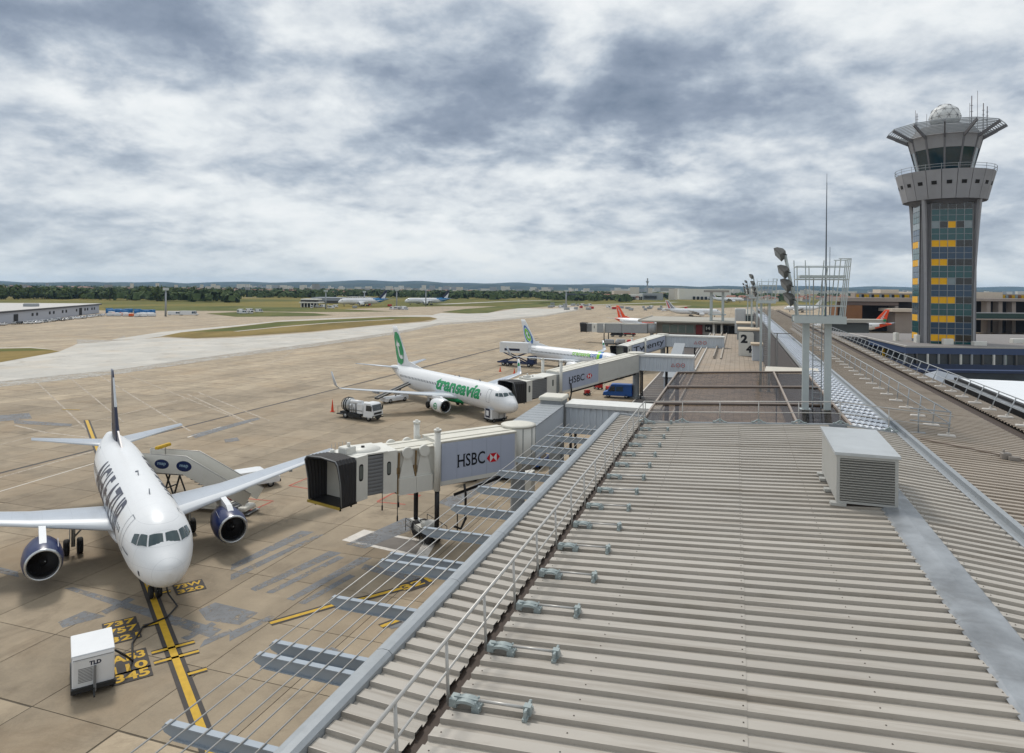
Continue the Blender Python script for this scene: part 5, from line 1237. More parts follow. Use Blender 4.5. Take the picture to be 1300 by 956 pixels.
# fixed walkway links from the pier: corrugated white walls
def link_walk(label, u, v0, v1, z0=5.25, z1=8.05, signs=None, width=2.8):
    t = thing('walkway_link', label, 'walkway', (0, 0, 0), -AXIS, 'fixed walkways between the terminal and the boarding bridges')
    mb = MB(); mb.bx(v0, v1, u - .1, u + width, z0 - .05, z0 + .12); mb.bx(v0, v1, u + .05, u + width - .05, z0 + .121, z1 - .1); mb.build('walkway_core', M_CORR, t)
    mb = MB(); n = int((v1 - v0) / .62); prof = []
    for k in range(n):
        a = v0 + (v1 - v0) * k / n; w_ = (v1 - v0) / n
        prof += [(a, 0), (a + w_ * .52, 0), (a + w_ * .60, -.09), (a + w_ * .92, -.09)]
    prof.append((v1, 0))
    mb.loft([[(x, u + y, z0 + .121) for x, y in prof], [(x, u + y, z1 - .1) for x, y in prof]], 0, False, False, False); mb.build('corrugated_wall', M_CORR, t)
    mb = MB(); mb.bx(v0 - .05, v1 + .05, u - .28, u + width + .1, z1 - .1, z1 + .06); mb.bx(v0 - .05, v1, u - .3, u - .14, z1 - .3, z1 - .101); mb.build('walkway_roof', mat('link_roof', (216, 216, 212), .5, dirt=.15), t)
    if signs:
        for k, kind in enumerate('trr'):
            c = signs[0] + k * signs[1]; z = z0 + (z1 - z0) * .42; y = u - .14; r = signs[2]
            mb = MB()
            if kind == 't': mb.poly([(c - r, y, z - r * .9), (c + r, y, z - r * .9), (c, y, z + r * .9)])
            else: mb.poly([(c + r * cos(2 * pi * q / 20), y, z + r * sin(2 * pi * q / 20)) for q in range(20)])
            s_ = mb.build('warning_sign', mat('sign_red', (176, 70, 66), .5, dirt=.2), t)
            mb = MB(); q2 = .70
            if kind == 't': mb.poly([(c - r * .62, y - .012, z - r * .66), (c + r * .62, y - .012, z - r * .66), (c, y - .012, z + r * .5)])
            else: mb.poly([(c + r * q2 * cos(2 * pi * q / 20), y - .012, z + r * q2 * sin(2 * pi * q / 20)) for q in range(20)])
            mb.build('sign_face', M_CORR, s_)
            mb = MB()
            if kind == 'r': mb.poly([(c - r * .42, y - .02, z - r * .14), (c + r * .42, y - .02, z - r * .14), (c + r * .42, y - .02, z + r * .14), (c - r * .42, y - .02, z + r * .14)]) if k == 2 else mb.poly([(c - r * .3, y - .02, z - r * .38), (c + r * .1, y - .02, z - r * .38), (c + r * .3, y - .02, z + r * .38), (c - r * .1, y - .02, z + r * .38)])
            else: mb.poly([(c - r * .08, y - .02, z - r * .5), (c + r * .08, y - .02, z - r * .5), (c + r * .08, y - .02, z + r * .12), (c - r * .08, y - .02, z + r * .12)])
            mb.build('sign_symbol', M_INK, s_)
    mb = MB()
    for v in (v0 + .4, (v0 + v1) / 2):
        mb.bar((v, u + .3, 0), (v, u + .3, z0 - .05), .24, .24); mb.bar((v, u + width - .3, 0), (v, u + width - .3, z0 - .05), .24, .24)
    mb.bar((v0 + .4, u + .3, .9), (v0 + .4, u + width - .3, .9), .15, .15); mb.build('support', M_BLKP, t)
    return t
link_walk('white corrugated walkway from the terminal to the nearest boarding bridge', 67.6, -16.3, -7.0)
link_walk('white corrugated walkway with red round signs, leading to the second boarding bridge', 123.5, -16.6, -7.0, signs=(-10.55, .86, .36))
link_walk('white corrugated walkway with red round signs, leading to the third boarding bridge', 178.5, -17.2, -2.8, signs=(-9.7, 1.1, .44))
# head and passage of bridge 1 along the building
t = thing('bridge_head', 'white box head and sloping grey passage between the nearest rotunda and its walkway', 'walkway', (0, 0, 0), -AXIS)
mb = MB(); mb.bx(-18.95, -16.75, 67.2, 69.8, 4.6, 8.35); mb.build('head_box', M_BRG, t)
mb = MB(); mb.cham(-19.1, -16.6, 67.0, 69.95, 8.351, 8.7, .12); mb.build('head_roof', M_ROOFB, t)
mb = MB(); mb.hexa([(-18.9, 56.9, 4.7), (-16.5, 56.9, 4.7), (-16.5, 67.18, 4.7), (-18.9, 67.18, 4.7), (-18.9, 56.9, 7.7), (-16.5, 56.9, 7.7), (-16.5, 67.18, 7.9), (-18.9, 67.18, 7.9)]); mb.build('passage', M_CORR, t)
mb = MB()
for k in range(9): mb.hexa([(-19.0, 57 + k * 1.12, 7.72 + k * .022), (-16.4, 57 + k * 1.12, 7.72 + k * .022), (-16.4, 58.05 + k * 1.12, 7.74 + k * .022), (-19.0, 58.05 + k * 1.12, 7.74 + k * .022), (-19.0, 57 + k * 1.12, 7.80 + k * .022), (-16.4, 57 + k * 1.12, 7.80 + k * .022), (-16.4, 58.05 + k * 1.12, 7.82 + k * .022), (-19.0, 58.05 + k * 1.12, 7.82 + k * .022)])
mb.build('passage_roof', M_GALV, t)
mb = MB(); mb.bx(-18.2, -17.0, 68, 69.6, 0, 4.6); mb.build('support', M_BRG, t)

# bridge 2: docked at the green-lettered jet
rot2 = B(125, -17.2); b = Bridge('boarding_bridge', 'second boarding bridge with advert panel, docked at the jet with green lettering', rot2, (.84, 104.2), 5.25, 2.55)
b.rotunda(1.5, 2.9, M_BRW)
b.tunnel(1.3, 12.4, 1.55, 2.95, M_BRB, 4)
b.tunnel(12.4, 21.6, 1.7, 3.15, M_BRW, 3)
b.advert(12.6, 21.3, 1.7, .15, 3.05, 'HSBC', 19.8, 3.7, 1.1, 1.0, (15.6, 1.05, .80))
b.sect('tunnel', 21.6, 22.4, 1.45, 0, 2.85, M_BRG); b.window_panel(22.4, 24.6, 1.5, 2.95, 23.2); b.shutters(24.6, 27.8, 1.55, 2.95); b.window_panel(27.8, 29.0, 1.6, 3.0, 28.4, .4); b.bellows(29.05, 31.3, 1.7, 3.0, .5)
b.lift(21.95, 1.7, 3.0, 8.2); b.lamps(27.4, 3.0)
mb = MB()
for k in range(14): mb.bar((3 + k * .8, -.9 + 1.8 * (k % 2), b.z(3) - .5), (3.8 + k * .8, .9 - 1.8 * (k % 2), b.z(3.8) - .6), .08, .1)
mb.bar((2, 1.4, b.z(2) - .45), (19, 1.4, b.z(19) - .5), .12, .22); mb.path([(19.6, 2.0, 4.6), (19.5, 2.1, 3.2), (19.9, 2.1, 1.8), (20.4, 2.1, 3.0)], .12, 8); mb.build('cable_chain', M_BLKP, b.o)
# bridge 3: docked at the hooped jet, with dark lettering on its wall
rot3 = B(180, -18); b = Bridge('boarding_bridge', 'third boarding bridge with dark lettering on its grey side, docked at the hooped jet', rot3, (24.9, 161.2), 5.25, 3.0)
b.rotunda(1.5, 2.9, M_BRG); Ls = b.L; b.tunnel(1.3, Ls - 3.8, 1.55, 3.0, M_BRG, 4, roof=M_BRW)
b.advert(1.6, Ls - 4.2, 1.55, .15, 2.8, 'Twenty', Ls - 4.6, Ls - 6.8, 1.9, .45)
b.window_panel(Ls - 3.8, Ls - 2.1, 1.6, 3.0, Ls - 2.9); b.bellows(Ls - 2.05, Ls - .2, 1.7, 3.0, .5); b.lift(Ls * .55, 1.6, 3.0, 7.6)
# bridge 4: far one, by the orange-finned jet
b = Bridge('boarding_bridge', 'far grey boarding bridge standing clear of the jets left of the pier building', (49.5, 241), (27.5, 255), 4.6, 3.9)
b.rotunda(1.5, 3.0, M_BRG); b.tunnel(1.3, 11, 1.35, 2.9, M_BRG, 1.2); b.tunnel(11, 20.5, 1.6, 3.1, M_BRG, 3, roof=M_BRW); b.window_panel(20.5, 22.6, 1.6, 3.0, 21.6); b.shutters(22.6, 24.6, 1.55, 3.0); b.bellows(24.7, 27.2, 1.7, 3.1, .3); b.lift(17.5, 1.6, 3.0, 7.0)
# ------------------------------------------------------------------ control tower
TX, TY = 78.3, 124.0
M_CONC = mat('tower_concrete', (148, 148, 151), .75, var=.14, scale=.4, dirt=.22); M_CONCD = mat('tower_concrete_dark', (112, 112, 116), .75, var=.1, dirt=.2); M_MULL = mat('mullion', (92, 92, 92), .45, .3)
def glassm(n, c, r=.12): return mat(n, c, r, var=.25, scale=.9, spec=.7)
G_TEAL = glassm('spandrel_teal', (8, 74, 78)); G_BLUE = glassm('spandrel_blue', (16, 56, 84)); G_DARK = glassm('tower_glass_dark', (26, 28, 30)); G_YEL = mat('yellow_blind', (230, 172, 10), .45, var=.12, scale=.8); G_GREY = glassm('glass_grey', (120, 132, 136)); G_CAB = glassm('cab_glass', (24, 52, 62), .06)
tw = thing('control_tower', 'tall airport control tower with yellow blinds, flared top and white radome', 'control tower', (TX, TY, 0), math.atan2(TY, TX) - pi / 2 + rad(15))
# local frame: -y faces the camera. shaft 10 m across at its widest, octagonal
def octo(hw, hd, c, z): return [(-hw + c, -hd, z), (hw - c, -hd, z), (hw, -hd + c, z), (hw, hd - c, z), (hw - c, hd, z), (-hw + c, hd, z), (-hw, hd - c, z), (-hw, -hd + c, z)]
ZB, ZS = 0.0, 35.4
mb = MB(); mb.loft([octo(4.3, 4.3, 1.3, ZB), octo(4.3, 4.3, 1.3, ZS)], 0); mb.build('shaft_core', M_CONCD, tw)
# curtain wall: bands of panels; each storey has a window band and two spandrel rows
rng = random.Random(5); ST = 3.32; z = 9.2; k = 0; colr = {}
PW = [(-3.1 + 1.26 * i, -3.1 + 1.26 * (i + 1)) for i in range(5)]
pm = {}
def panel(nm, x0, x1, z0, z1, m, side='f'):
    w_, h_ = x1 - x0, z1 - z0; key = (round(w_, 3), round(h_, 3), m.name)
    if key not in pm:
        q = MB(); q.cham(-w_ / 2 + .03, w_ / 2 - .03, -.045, .045, .03, h_ - .03, .012); pm[key] = q.mesh(nm, m)
    o = link(nm, pm[key], tw)
    if side == 'f': o.location = ((x0 + x1) / 2, -4.36, z0)
    else: o.location = (-4.36, (x0 + x1) / 2, z0); o.rotation_euler[2] = -pi / 2
ylw = {0: 3, 1: 3, 2: 3, 3: 2, 4: 2, 5: 3, 6: 0, 7: 0}
for s_ in range(8):
    zb_ = 9.0 + s_ * ST
    rows = [(zb_, zb_ + 1.08, 's'), (zb_ + 1.08, zb_ + 2.12, 's'), (zb_ + 2.12, zb_ + ST, 'w')]
    for (a, c, kd) in rows:
        if c > ZS + .2: continue
        for i, (x0, x1) in enumerate(PW):
            if kd == 's': m = G_TEAL if (s_ % 2 == 0 or s_ > 5) else G_BLUE
            else:
                m = G_YEL if i < ylw[s_] else (G_GREY if (s_ == 3 and i == 2) or (s_ == 6 and i in (0, 4)) else (G_YEL if s_ == 6 and i == 2 else G_DARK))
            panel('window' if kd == 'w' else 'spandrel', x0, x1, a, c, m)
        for i in range(4):
            x0 = -2.4 + i * 1.2
            m = (G_YEL if kd == 'w' and s_ < 6 and i > 0 else (G_GREY if kd == 'w' else (G_TEAL if s_ % 2 else G_BLUE)))
            panel('window' if kd == 'w' else 'spandrel', x0, x0 + 1.2, a, c, m, 's')
for (x0, x1, y0, y1) in ((-3.28, -3.11, -4.5, -4.3), (3.21, 3.38, -4.5, -4.3), (-4.5, -4.3, -2.62, -2.42)):
    mb = MB(); mb.bx(x0, x1, y0, y1, ZB, ZS); mb.build('mullion', M_CONC if x1 - x0 > .3 else M_MULL, tw)
# thin light glazing bars
for i in range(6): mb = MB(); x = -3.1 + 1.26 * i; mb.bx(x - .035, x + .035, -4.47, -4.41, 9, ZS); mb.build('glazing_bar', M_GALV, tw)
for s_ in range(8):
    for dz in (0, 1.08, 2.12):
        if 9 + s_ * ST + dz < ZS: mb = MB(); zz_ = 9 + s_ * ST + dz; mb.bx(-3.1, 3.2, -4.465, -4.412, zz_ - .03, zz_ + .03); mb.build('glazing_bar', M_GALV, tw)
# ribs that lean outward and carry the head
def rib(ax, ay):
    mb = MB(); n = 10; rg = []
    for k in range(n + 1):
        t = k / n; z = 6 + t * 30.5; o = 5.0 + 1.1 * max(0, (t - .35) / .65) ** 1.7
        d = Vector((ax, ay)).normalized(); p = d * o; q = Vector((-d.y, d.x)) * .27
        rg.append([(p.x - q.x - d.x * .30, p.y - q.y - d.y * .30, z), (p.x + q.x - d.x * .30, p.y + q.y - d.y * .30, z), (p.x + q.x + d.x * .30, p.y + q.y + d.y * .30, z), (p.x - q.x + d.x * .30, p.y - q.y + d.y * .30, z)])
    mb.loft(rg); mb.build('leaning_rib', M_CONC, tw)
for a in (-45, 45, 135, 225): rib(sin(rad(a)), -cos(rad(a)))
KH = .86
# head: flared drum of panels with small square windows
def ring(r, z, n=16, ph=0): return [(r * KH * sin(2 * pi * (k + ph) / n), -r * KH * cos(2 * pi * (k + ph) / n), z) for k in range(n)]
N = 20
mb = MB(); mb.loft([ring(5.4, 35.3, N), ring(6.5, 36.0, N), ring(7.6, 36.05, N)], 0, True); mb.build('head_floor', M_CONCD, tw)
for k in range(N):
    a0, a1 = 2 * pi * (k + .02) / N, 2 * pi * (k + .98) / N
    P = lambda a, r, z: (r * KH * sin(a), -r * KH * cos(a), z)
    mb = MB(); mb.hexa([P(a0, 7.3, 36.06), P(a1, 7.3, 36.06), P(a1, 7.65, 36.06), P(a0, 7.65, 36.06), P(a0, 8.7, 41.0), P(a1, 8.7, 41.0), P(a1, 9.05, 41.0), P(a0, 9.05, 41.0)]); p = mb.build('head_panel', M_CONC, tw)
    am = (a0 + a1) / 2; mb = MB(); w_ = .055
    mb.hexa([P(am - w_, 8.25, 38.5), P(am + w_, 8.25, 38.5), P(am + w_, 8.33, 38.5), P(am - w_, 8.33, 38.5), P(am - w_, 8.42, 39.1), P(am + w_, 8.42, 39.1), P(am + w_, 8.50, 39.1), P(am - w_, 8.50, 39.1)]); mb.build('small_window', M_VOID, p)
mb = MB(); mb.loft([ring(8.6, 40.7, N), ring(8.6, 40.8, N)], 0); mb.build('balcony_floor', M_CONCD, tw)
mb = MB()
for h in (41.9, 41.45): mb.path(ring(9.15, h, 40) + [ring(9.15, h, 40)[0]], .04, 5)
for q in ring(9.1, 41.0, 20): mb.bar(q, (q[0] * 1.006, q[1] * 1.006, 42.0), .06, .06)
mb.build('balcony_rail', M_GALV, tw)
# cab: outward leaning glass, ring beam, sunshade crown
NC = 12
for k in range(NC):
    a0, a1 = 2 * pi * (k + .52) / NC, 2 * pi * (k + 1.48) / NC
    P = lambda a, r, z: (r * KH * sin(a), -r * KH * cos(a), z)
    mb = MB(); mb.hexa([P(a0, 4.7, 40.8), P(a1, 4.7, 40.8), P(a1, 4.9, 40.8), P(a0, 4.9, 40.8), P(a0, 5.9, 45.2), P(a1, 5.9, 45.2), P(a1, 6.1, 45.2), P(a0, 6.1, 45.2)]); mb.build('cab_glass', G_CAB, tw)
    mb = MB(); q = 2 * pi * (k + .5) / NC; mb.bar(P(q, 4.75, 40.8), P(q, 6.75, 47.6), .3, .34); mb.build('cab_mullion', M_CONCD, tw)
    mb = MB(); b0, b1 = a0, a1; mb.hexa([P(b0, 5.95, 45.21), P(b1, 5.95, 45.21), P(b1, 6.15, 45.21), P(b0, 6.15, 45.21), P(b0, 6.5, 47.3), P(b1, 6.5, 47.3), P(b1, 6.7, 47.3), P(b0, 6.7, 47.3)]); mb.build('cab_fascia', M_CONC, tw)
    # sunshade: radial beam and slats
    mb = MB(); mb.bar(P(q, 6.3, 46.9), P(q, 10.7, 49.0), .22, .5); mb.build('crown_beam', M_CONCD, tw)
    for j in range(11):
        r = 6.75 + .37 * j; zz = 47.3 + (r - 6.3) * .477; qa, qb = 2 * pi * (k + .5) / NC, 2 * pi * (k + 1.5) / NC
        mb = MB(); c0, c1 = Vector(P(qa, r, zz)), Vector(P(qb, r, zz)); mb.bar(c0, c1, .07, .17); mb.build('crown_slat', M_GALV, tw)
mb = MB(); mb.loft([ring(6.6, 47.3, 24), ring(6.8, 47.5, 24), ring(5.2, 49.3, 24), ring(3.2, 49.9, 24)], 0); mb.build('cab_roof', M_CONC, tw)
mb = MB(); mb.loft([ring(4.3, 40.8, 24), ring(4.3, 47.2, 24)], 0); mb.build('cab_core', M_VOID, tw)
# radome of triangular facets
mb = MB(); bmi = bmesh.new(); bmesh.ops.create_icosphere(bmi, subdivisions=3, radius=2.45)
bmi.verts.index_update(); mb.add([(v.co.x, v.co.y, v.co.z + 51.4) for v in bmi.verts if True], [[v.index for v in f.verts] for f in bmi.faces]); bmi.free()
rd = mb.build('radome', mat('radome_white', (206, 208, 208), .5, var=.05, rnd=0, dirt=.25), tw)
mb = MB(); bmi = bmesh.new(); bmesh.ops.create_icosphere(bmi, subdivisions=2, radius=2.53)
for e in bmi.edges: mb.tube((e.verts[0].co.x, e.verts[0].co.y, e.verts[0].co.z + 51.4), (e.verts[1].co.x, e.verts[1].co.y, e.verts[1].co.z + 51.4), .03, 3, caps=False)
bmi.free(); mb.build('radome_seams', M_CONCD, rd)
mb = MB(); mb.loft([ring(2.6, 49.4, 20), ring(2.4, 50.2, 20)], 0); mb.build('radome_base', M_CONC, tw)
for (x, y, h, r) in ((-5.2, -2, 3.4, .05), (-5.2, -3, 2.6, .09), (-3.4, -2, 2.6, .05), (3.6, -2.0, 5.4, .10), (3.9, 0, 4.6, .05), (4.5, -2, 1.6, .05), (5.4, 1, 7.0, .05), (5.7, -1, 4.2, .10), (6.3, -1, 3.6, .10)):
    mb = MB(); mb.tube((x, y, 48.4), (x, y, 49.2 + h), r * .7, 6)
    if r > .08:
        for q in range(4): mb.bx(x - .22, x + .22, y - .03, y + .03, 49.6 + h * q * .2, 49.66 + h * q * .2)
    mb.build('antenna', mat('antenna_dark', (86, 80, 84), .5), tw)
# ------------------------------------------------------------------ lighting gantries on the roof
M_FLOOD = mat('flood_grey', (92, 92, 90), .5, .3, var=.1); M_LENS = mat('flood_glass', (150, 156, 160), .15)
def make_gantry(label, u, v, zb, zp):
    g = thing('lighting_gantry', label, 'lighting gantry', (*B(u, v), zp), -AXIS, 'lighting gantries along the pier')
    for x in (-.62, .5):
        mb = MB(); mb.bx(x - .17, x + .17, -.17, .17, zb - zp, -.12); mb.bx(x - .28, x + .28, -.28, .28, zb - zp - .02, zb - zp + .06); mb.build('leg', M_PAINTG, g)
    mb = MB(); mb.bx(-1.25, 1.25, -.9, .9, -.12, .10); mb.bx(-1.3, 1.3, -.95, -.9, -.2, .2); mb.bx(-1.3, 1.3, .9, .95, -.2, .2); mb.build('platform', M_PAINTG, g)
    mb = MB(); H_ = 3.3
    fl = lambda x, y, z: (x + (.28 if x > 0 else -.1) * z / H_, y * (1 + .1 * z / H_), z)
    xs = [-1.1, -.5, .1, .7, 1.2]
    for x in xs:
        for y in (-.9, .9): mb.bar(fl(x, y, .1), fl(x, y, H_ if x > .5 or y > 0 else 2.9), .05, .05)
    for y in (-.3, .3): mb.bar(fl(1.2, y, .1), fl(1.2, y, H_), .05, .05)
    for z in (.75, 1.5, 2.2, 2.9): 
        q = [fl(-1.1, -.9, z), fl(1.2, -.9, z), fl(1.2, .9, z), fl(-1.1, .9, z), fl(-1.1, -.9, z)]
        for a, b_ in zip(q, q[1:]): mb.bar(a, b_, .045, .045)
    q = [fl(.6, -.9, H_), fl(1.2, -.9, H_), fl(1.2, .9, H_), fl(.6, .9, H_)]
    for a, b_ in zip(q, q[1:]): mb.bar(a, b_, .045, .045)
    mb.build('cage', M_PAINTG, g)
    mb = MB(); mb.bx(-1.0, 1.25, -.8, .8, 2.28, 2.42); mb.build('upper_platform', M_PAINTG, g)
    mb = MB(); mb.tube((-1.05, 0, .1), (-1.75, -.1, 3.6), .09, 8); mb.build('lamp_post', M_PAINTG, g)
    for k in range(4):
        t = .25 + .22 * k + (.06 if k == 3 else 0); c = Vector((-1.05 - .7 * t - .28, -.1 * t - .1, .1 + 3.5 * t + .15))
        mb = MB(); d = Vector((-.75, -.2, -.45)).normalized(); a = d.orthogonal().normalized(); b_ = d.cross(a)
        R_ = lambda p, w_: [p + a * w_ + b_ * w_, p - a * w_ + b_ * w_, p - a * w_ - b_ * w_, p + a * w_ - b_ * w_]
        mb.loft([R_(c - d * .28, .12), R_(c - d * .05, .27), R_(c + d * .16, .31)]); f = mb.build('floodlight', M_FLOOD, g)
        mb = MB(); mb.poly(R_(c + d * .165, .27)); mb.build('lens', M_LENS, f)
        mb = MB(); mb.bar(c + Vector((0, -.3, 0)), (c.x + .35, c.y - .2, c.z - .1), .05, .05); mb.bar(c + Vector((0, .3, 0)), (c.x + .35, c.y + .2, c.z - .1), .05, .05); mb.build('yoke', M_BLKP, f)
    mb = MB()
    for x in (-.2, .25): mb.bar((x, .55, zb - zp), (x, .55, 2.4), .05, .05)
    n = int((zp - zb) / .3)
    for k in range(n): mb.bar((-.2, .55, zb - zp + .3 + k * .3), (.25, .55, zb - zp + .3 + k * .3), .03, .03)
    for k in range(2 + int((zp - zb) / 1.6)):
        z = zb - zp + 1.9 + k * .8
        if z < -.3: mb.path([(.03 + .42 * cos(pi * q / 8), .55 + .65 * sin(pi * q / 8), z) for q in range(9)], .015, 4)
    mb.build('ladder', M_GALV, g)
    return g
make_gantry('nearest grey lighting gantry, on two square legs at the edge of the dark glass roof', 41.2, 4.3, 13.1, 18.15)
for k, (u, lab) in enumerate(((104.5, 'second grey lighting gantry from the camera, above the numbered hut'), (167, 'third lighting gantry from the camera along the pier'), (230, 'fourth and farthest lighting gantry along the pier'))):
    make_gantry(lab, u, 4.0, 5.2, 18.1)
mb = MB(); X, Y = B(41.9, 4.75); mb.tube((X, Y, 13.2), (X, Y, 20.5), .06, 8); mb.tube((X, Y, 20.5), (X, Y, 25.8), .045, 8, r1=.025); mb.tube((X, Y, 25.8), (X, Y, 26.3), .012, 5); mb.tube((X + .35, Y + .3, 17.9), (X + .35, Y + .3, 22.2), .02, 5)
tag(mb.build('antenna_mast', mat('mast_grey', (96, 104, 112), .5, .3)), 'tall thin antenna mast rising through the nearest lighting gantry', 'mast')
mb = MB(); X, Y = gp(988, 462, 12.9); mb.tube((X, Y, 5.2), (X, Y, 16.0), .05, 6); mb.bar((X - .3, Y, 16.0), (X + 1.2, Y - .3, 16.0), .06, .06); tag(mb.build('tee_post', M_FLOOD), 'thin dark T-shaped post between the two nearest gantries', 'post')

# huts on the terrace; the nearer carries a white board numbered 2 4
def hut(label, u0, u1, v0, v1, h, m, mr):
    t = thing('terrace_hut', label, 'hut', (0, 0, 0), -AXIS)
    mb = MB(); mb.bx(v0, v1, u0, u1, 5.2, 5.2 + h); mb.build('wall', m, t)
    mb = MB(); mb.bx(v0 - .3, v1 + .3, u0 - .4, u1 + .3, 5.2 + h + .002, 5.2 + h + .35); mb.build('roof', mr, t); return t
M_HUTR = mat('hut_roof', (196, 180, 158), .7, dirt=.2)
t = hut('grey hut with beige roof and a tall white number board on the terrace', 160, 169, .6, 5.2, 5.6, M_BRG, M_HUTR)
mb = MB()
pts = [(.5 + 3.2 * a, b_ * 5.3 + 5.25) for a, b_ in ((0, 0), (1, 0), (1, .92), (.93, 1), (.07, 1), (0, .92))]
mb.prism(pts, 159.3, 159.6, plane='XZ'); bd = mb.build('number_board', M_BRW, t)
for ch, x, z, s_ in (('2', .95, 8.1, 1.9), ('4', 2.1, 6.0, 1.6)):
    mb = MB(); print_on(mb, ch, lambda a, b_: (x + a, 159.27, z + b_), 1.0, h_to=s_, w_to=s_ * .75, bold=.05); mb.build('number', M_INK, bd)
hut('far grey hut with beige roof on the terrace, beyond the numbered one', 212, 224, .2, 5.0, 4.6, M_BRG, M_HUTR)
hut('small beige hut beside the numbered board', 150, 154, 3.2, 5.3, 3.2, M_CORR, M_HUTR)

# ------------------------------------------------------------------ low pier building with flat grey roof
t = thing('pier_building', 'low concrete pier building with flat grey overhanging roof and dark openings', 'building', (0, 0, 0), -AXIS)
M_PB = mat('pier_concrete', (150, 146, 140), .75, var=.1, dirt=.2); M_PBR = mat('pier_roof', (164, 160, 150), .7, var=.12, dirt=.2); M_PBG = mat('pier_glass', (96, 112, 108), .15, spec=.8)
mb = MB(); mb.bx(-27, 1.5, 247, 284, 0, 8.3); mb.build('wall', M_PB, t)
mb = MB(); mb.bx(-33, .5, 243.5, 286, 8.301, 8.8); mb.bx(-33.1, -32.8, 243.4, 286.1, 8.6, 9.1); mb.build('roof', M_PBR, t)
mb = MB(); mb.bx(-25, -14, 246.6, 246.98, 4.6, 7.4); w_ = mb.build('window', M_PBG, t)
mb = MB()
for v in (-25, -22.3, -19.5, -16.8, -14): mb.bx(v - .12, v + .12, 246.5, 246.6, 4.6, 7.4)
mb.build('window_frame', M_PB, w_)
mb = MB(); mb.bx(-26.5, -12.5, 246.7, 246.98, .3, 3.0); mb.build('opening', mat('navy_shade', (34, 40, 58), .6), t)
for v0, v1, z0, z1, m in ((-13.4, -11.2, 4.2, 7.6, mat('dark_red', (120, 44, 44), .6)), (-10.4, -8.0, 5.2, 7.6, M_VOID), (-6.4, -5.2, 1, 7.6, M_VOID), (-4.2, -2.8, 3.4, 7.6, M_VOID), (-2.6, 1.2, 4.4, 7.4, M_VOID), (-8, 1.2, .3, 2.2, M_VOID)):
    mb = MB(); mb.bx(v0, v1, 246.6, 246.98, z0, z1); mb.build('opening', m, t)
mb = MB(); print_on(mb, '14', lambda a, b_: (-10.0 + a, 246.55, 5.9 + b_), 1.0, h_to=1.1, w_to=1.4, bold=.05); mb.build('number', M_BRW, t)
for v in (-7.4, -4.8): mb = MB(); mb.bx(v - .3, v + .3, 245.2, 245.8, 0, 8.3); mb.build('column', M_BRW, t)
t = thing('roof_portal', 'grey portal of four columns under a slab, standing on the pier building roof', 'portal', (0, 0, 0), -AXIS)
for v in (-8.6, -4.6):
    for u in (252, 258): mb = MB(); mb.bx(v - .4, v + .4, u - .4, u + .4, 8.8, 19.0); mb.build('column', M_PAINTG, t)
mb = MB(); mb.bx(-11, -2.5, 250, 260, 19.0, 19.7); mb.build('slab', M_PB, t)
mb = MB(); mb.bx(-9.5, -3.5, 251.6, 258.4, 10.9, 11.2); mb.build('beam', M_PAINTG, t)
mb = MB(); mb.cham(-.5, 3.0, 243, 246, 5.2, 13.6, .3); o = tag(mb.build('service_cabinet', mat('cabinet_white', (188, 190, 190), .5, dirt=.1)), 'tall white cabinet beside the pier building roof', 'cabinet'); o.rotation_euler[2] = -AXIS
t = thing('pier_hall', 'dark green glazed hall at the far end of the terrace', 'building', (0, 0, 0), -AXIS)
mb = MB(); mb.bx(2.0, 7.2, 262, 330, 0, 10.6); mb.build('wall', mat('hall_green', (44, 70, 66), .4), t); mb = MB(); mb.bx(1.2, 7.25, 260, 332, 10.6, 11.2); mb.build('roof', M_PBR, t)

# ------------------------------------------------------------------ blue office block round the tower foot, white canopy, yard
M_BLUEB = mat('blue_cladding', (64, 80, 112), .45, var=.08, dirt=.12); M_BLUED = mat('blue_cladding_dark', (50, 62, 88), .45, var=.1, dirt=.1); M_FLAT = mat('flat_roof', (126, 122, 120), .8, var=.15, dirt=.25)
sheet('yard', [B(30, 15.4), B(330, 15.4), B(330, 150), B(30, 150)], 0.012, M_ASPH)
t = thing('office_block', 'blue clad office block with ribbon windows at the foot of the control tower', 'building')
A_, B_, C_, D_ = (66.7, 115.5), (128, 112.5), (136, 150), (74, 150)
def wallbox(poly, z0, z1, m, nm, par):
    mb = MB(); mb.loft([[(*p, z0) for p in poly], [(*p, z1) for p in poly]]); return mb.build(nm, m, par)
def inset(poly, d):
    c = Vector((sum(p[0] for p in poly) / len(poly), sum(p[1] for p in poly) / len(poly))); return [tuple(Vector(p) + (c - Vector(p)).normalized() * d) for p in poly]
FP = [A_, B_, C_, D_]
wallbox(inset(FP, .45), 0, 10.2, mat('office_window', (58, 66, 72), .15, var=.3, scale=.5, spec=.8), 'window_band', t)
wallbox(FP, 9.3, 10.35, M_BLUEB, 'cladding', t); wallbox(inset(FP, -.12), 10.351, 10.62, mat('coping', (176, 172, 166), .6, dirt=.15), 'coping', t); wallbox(inset(FP, .5), 10.621, 10.64, M_FLAT, 'roof', t)
wallbox(FP, 6.2, 7.6, M_BLUED, 'cladding', t); wallbox(inset(FP, -.02), 6.6, 6.8, mat('blue_line', (120, 134, 170), .4), 'trim', t); wallbox(FP, 3.0, 4.4, M_BLUED, 'cladding', t); wallbox(FP, 0, 1.0, M_BLUED, 'cladding', t)
n = 34
for k in range(n):
    f = k / n; x = A_[0] + (B_[0] - A_[0]) * f; y = A_[1] + (B_[1] - A_[1]) * f
    mb = MB(); mb.bx(x - .14, x + .14, y - .10, y + .35, 7.6, 9.3); mb.build('mullion', (M_BRG, M_MULL, M_BRW)[k % 3], t)
    if k % 4 == 1:
        mb = MB(); mb.bx(x + .2, x + 1.5, y + .2, y + .3, 7.65, 9.25); mb.build('blind', mat('blind_green', (140, 156, 146), .7), t)
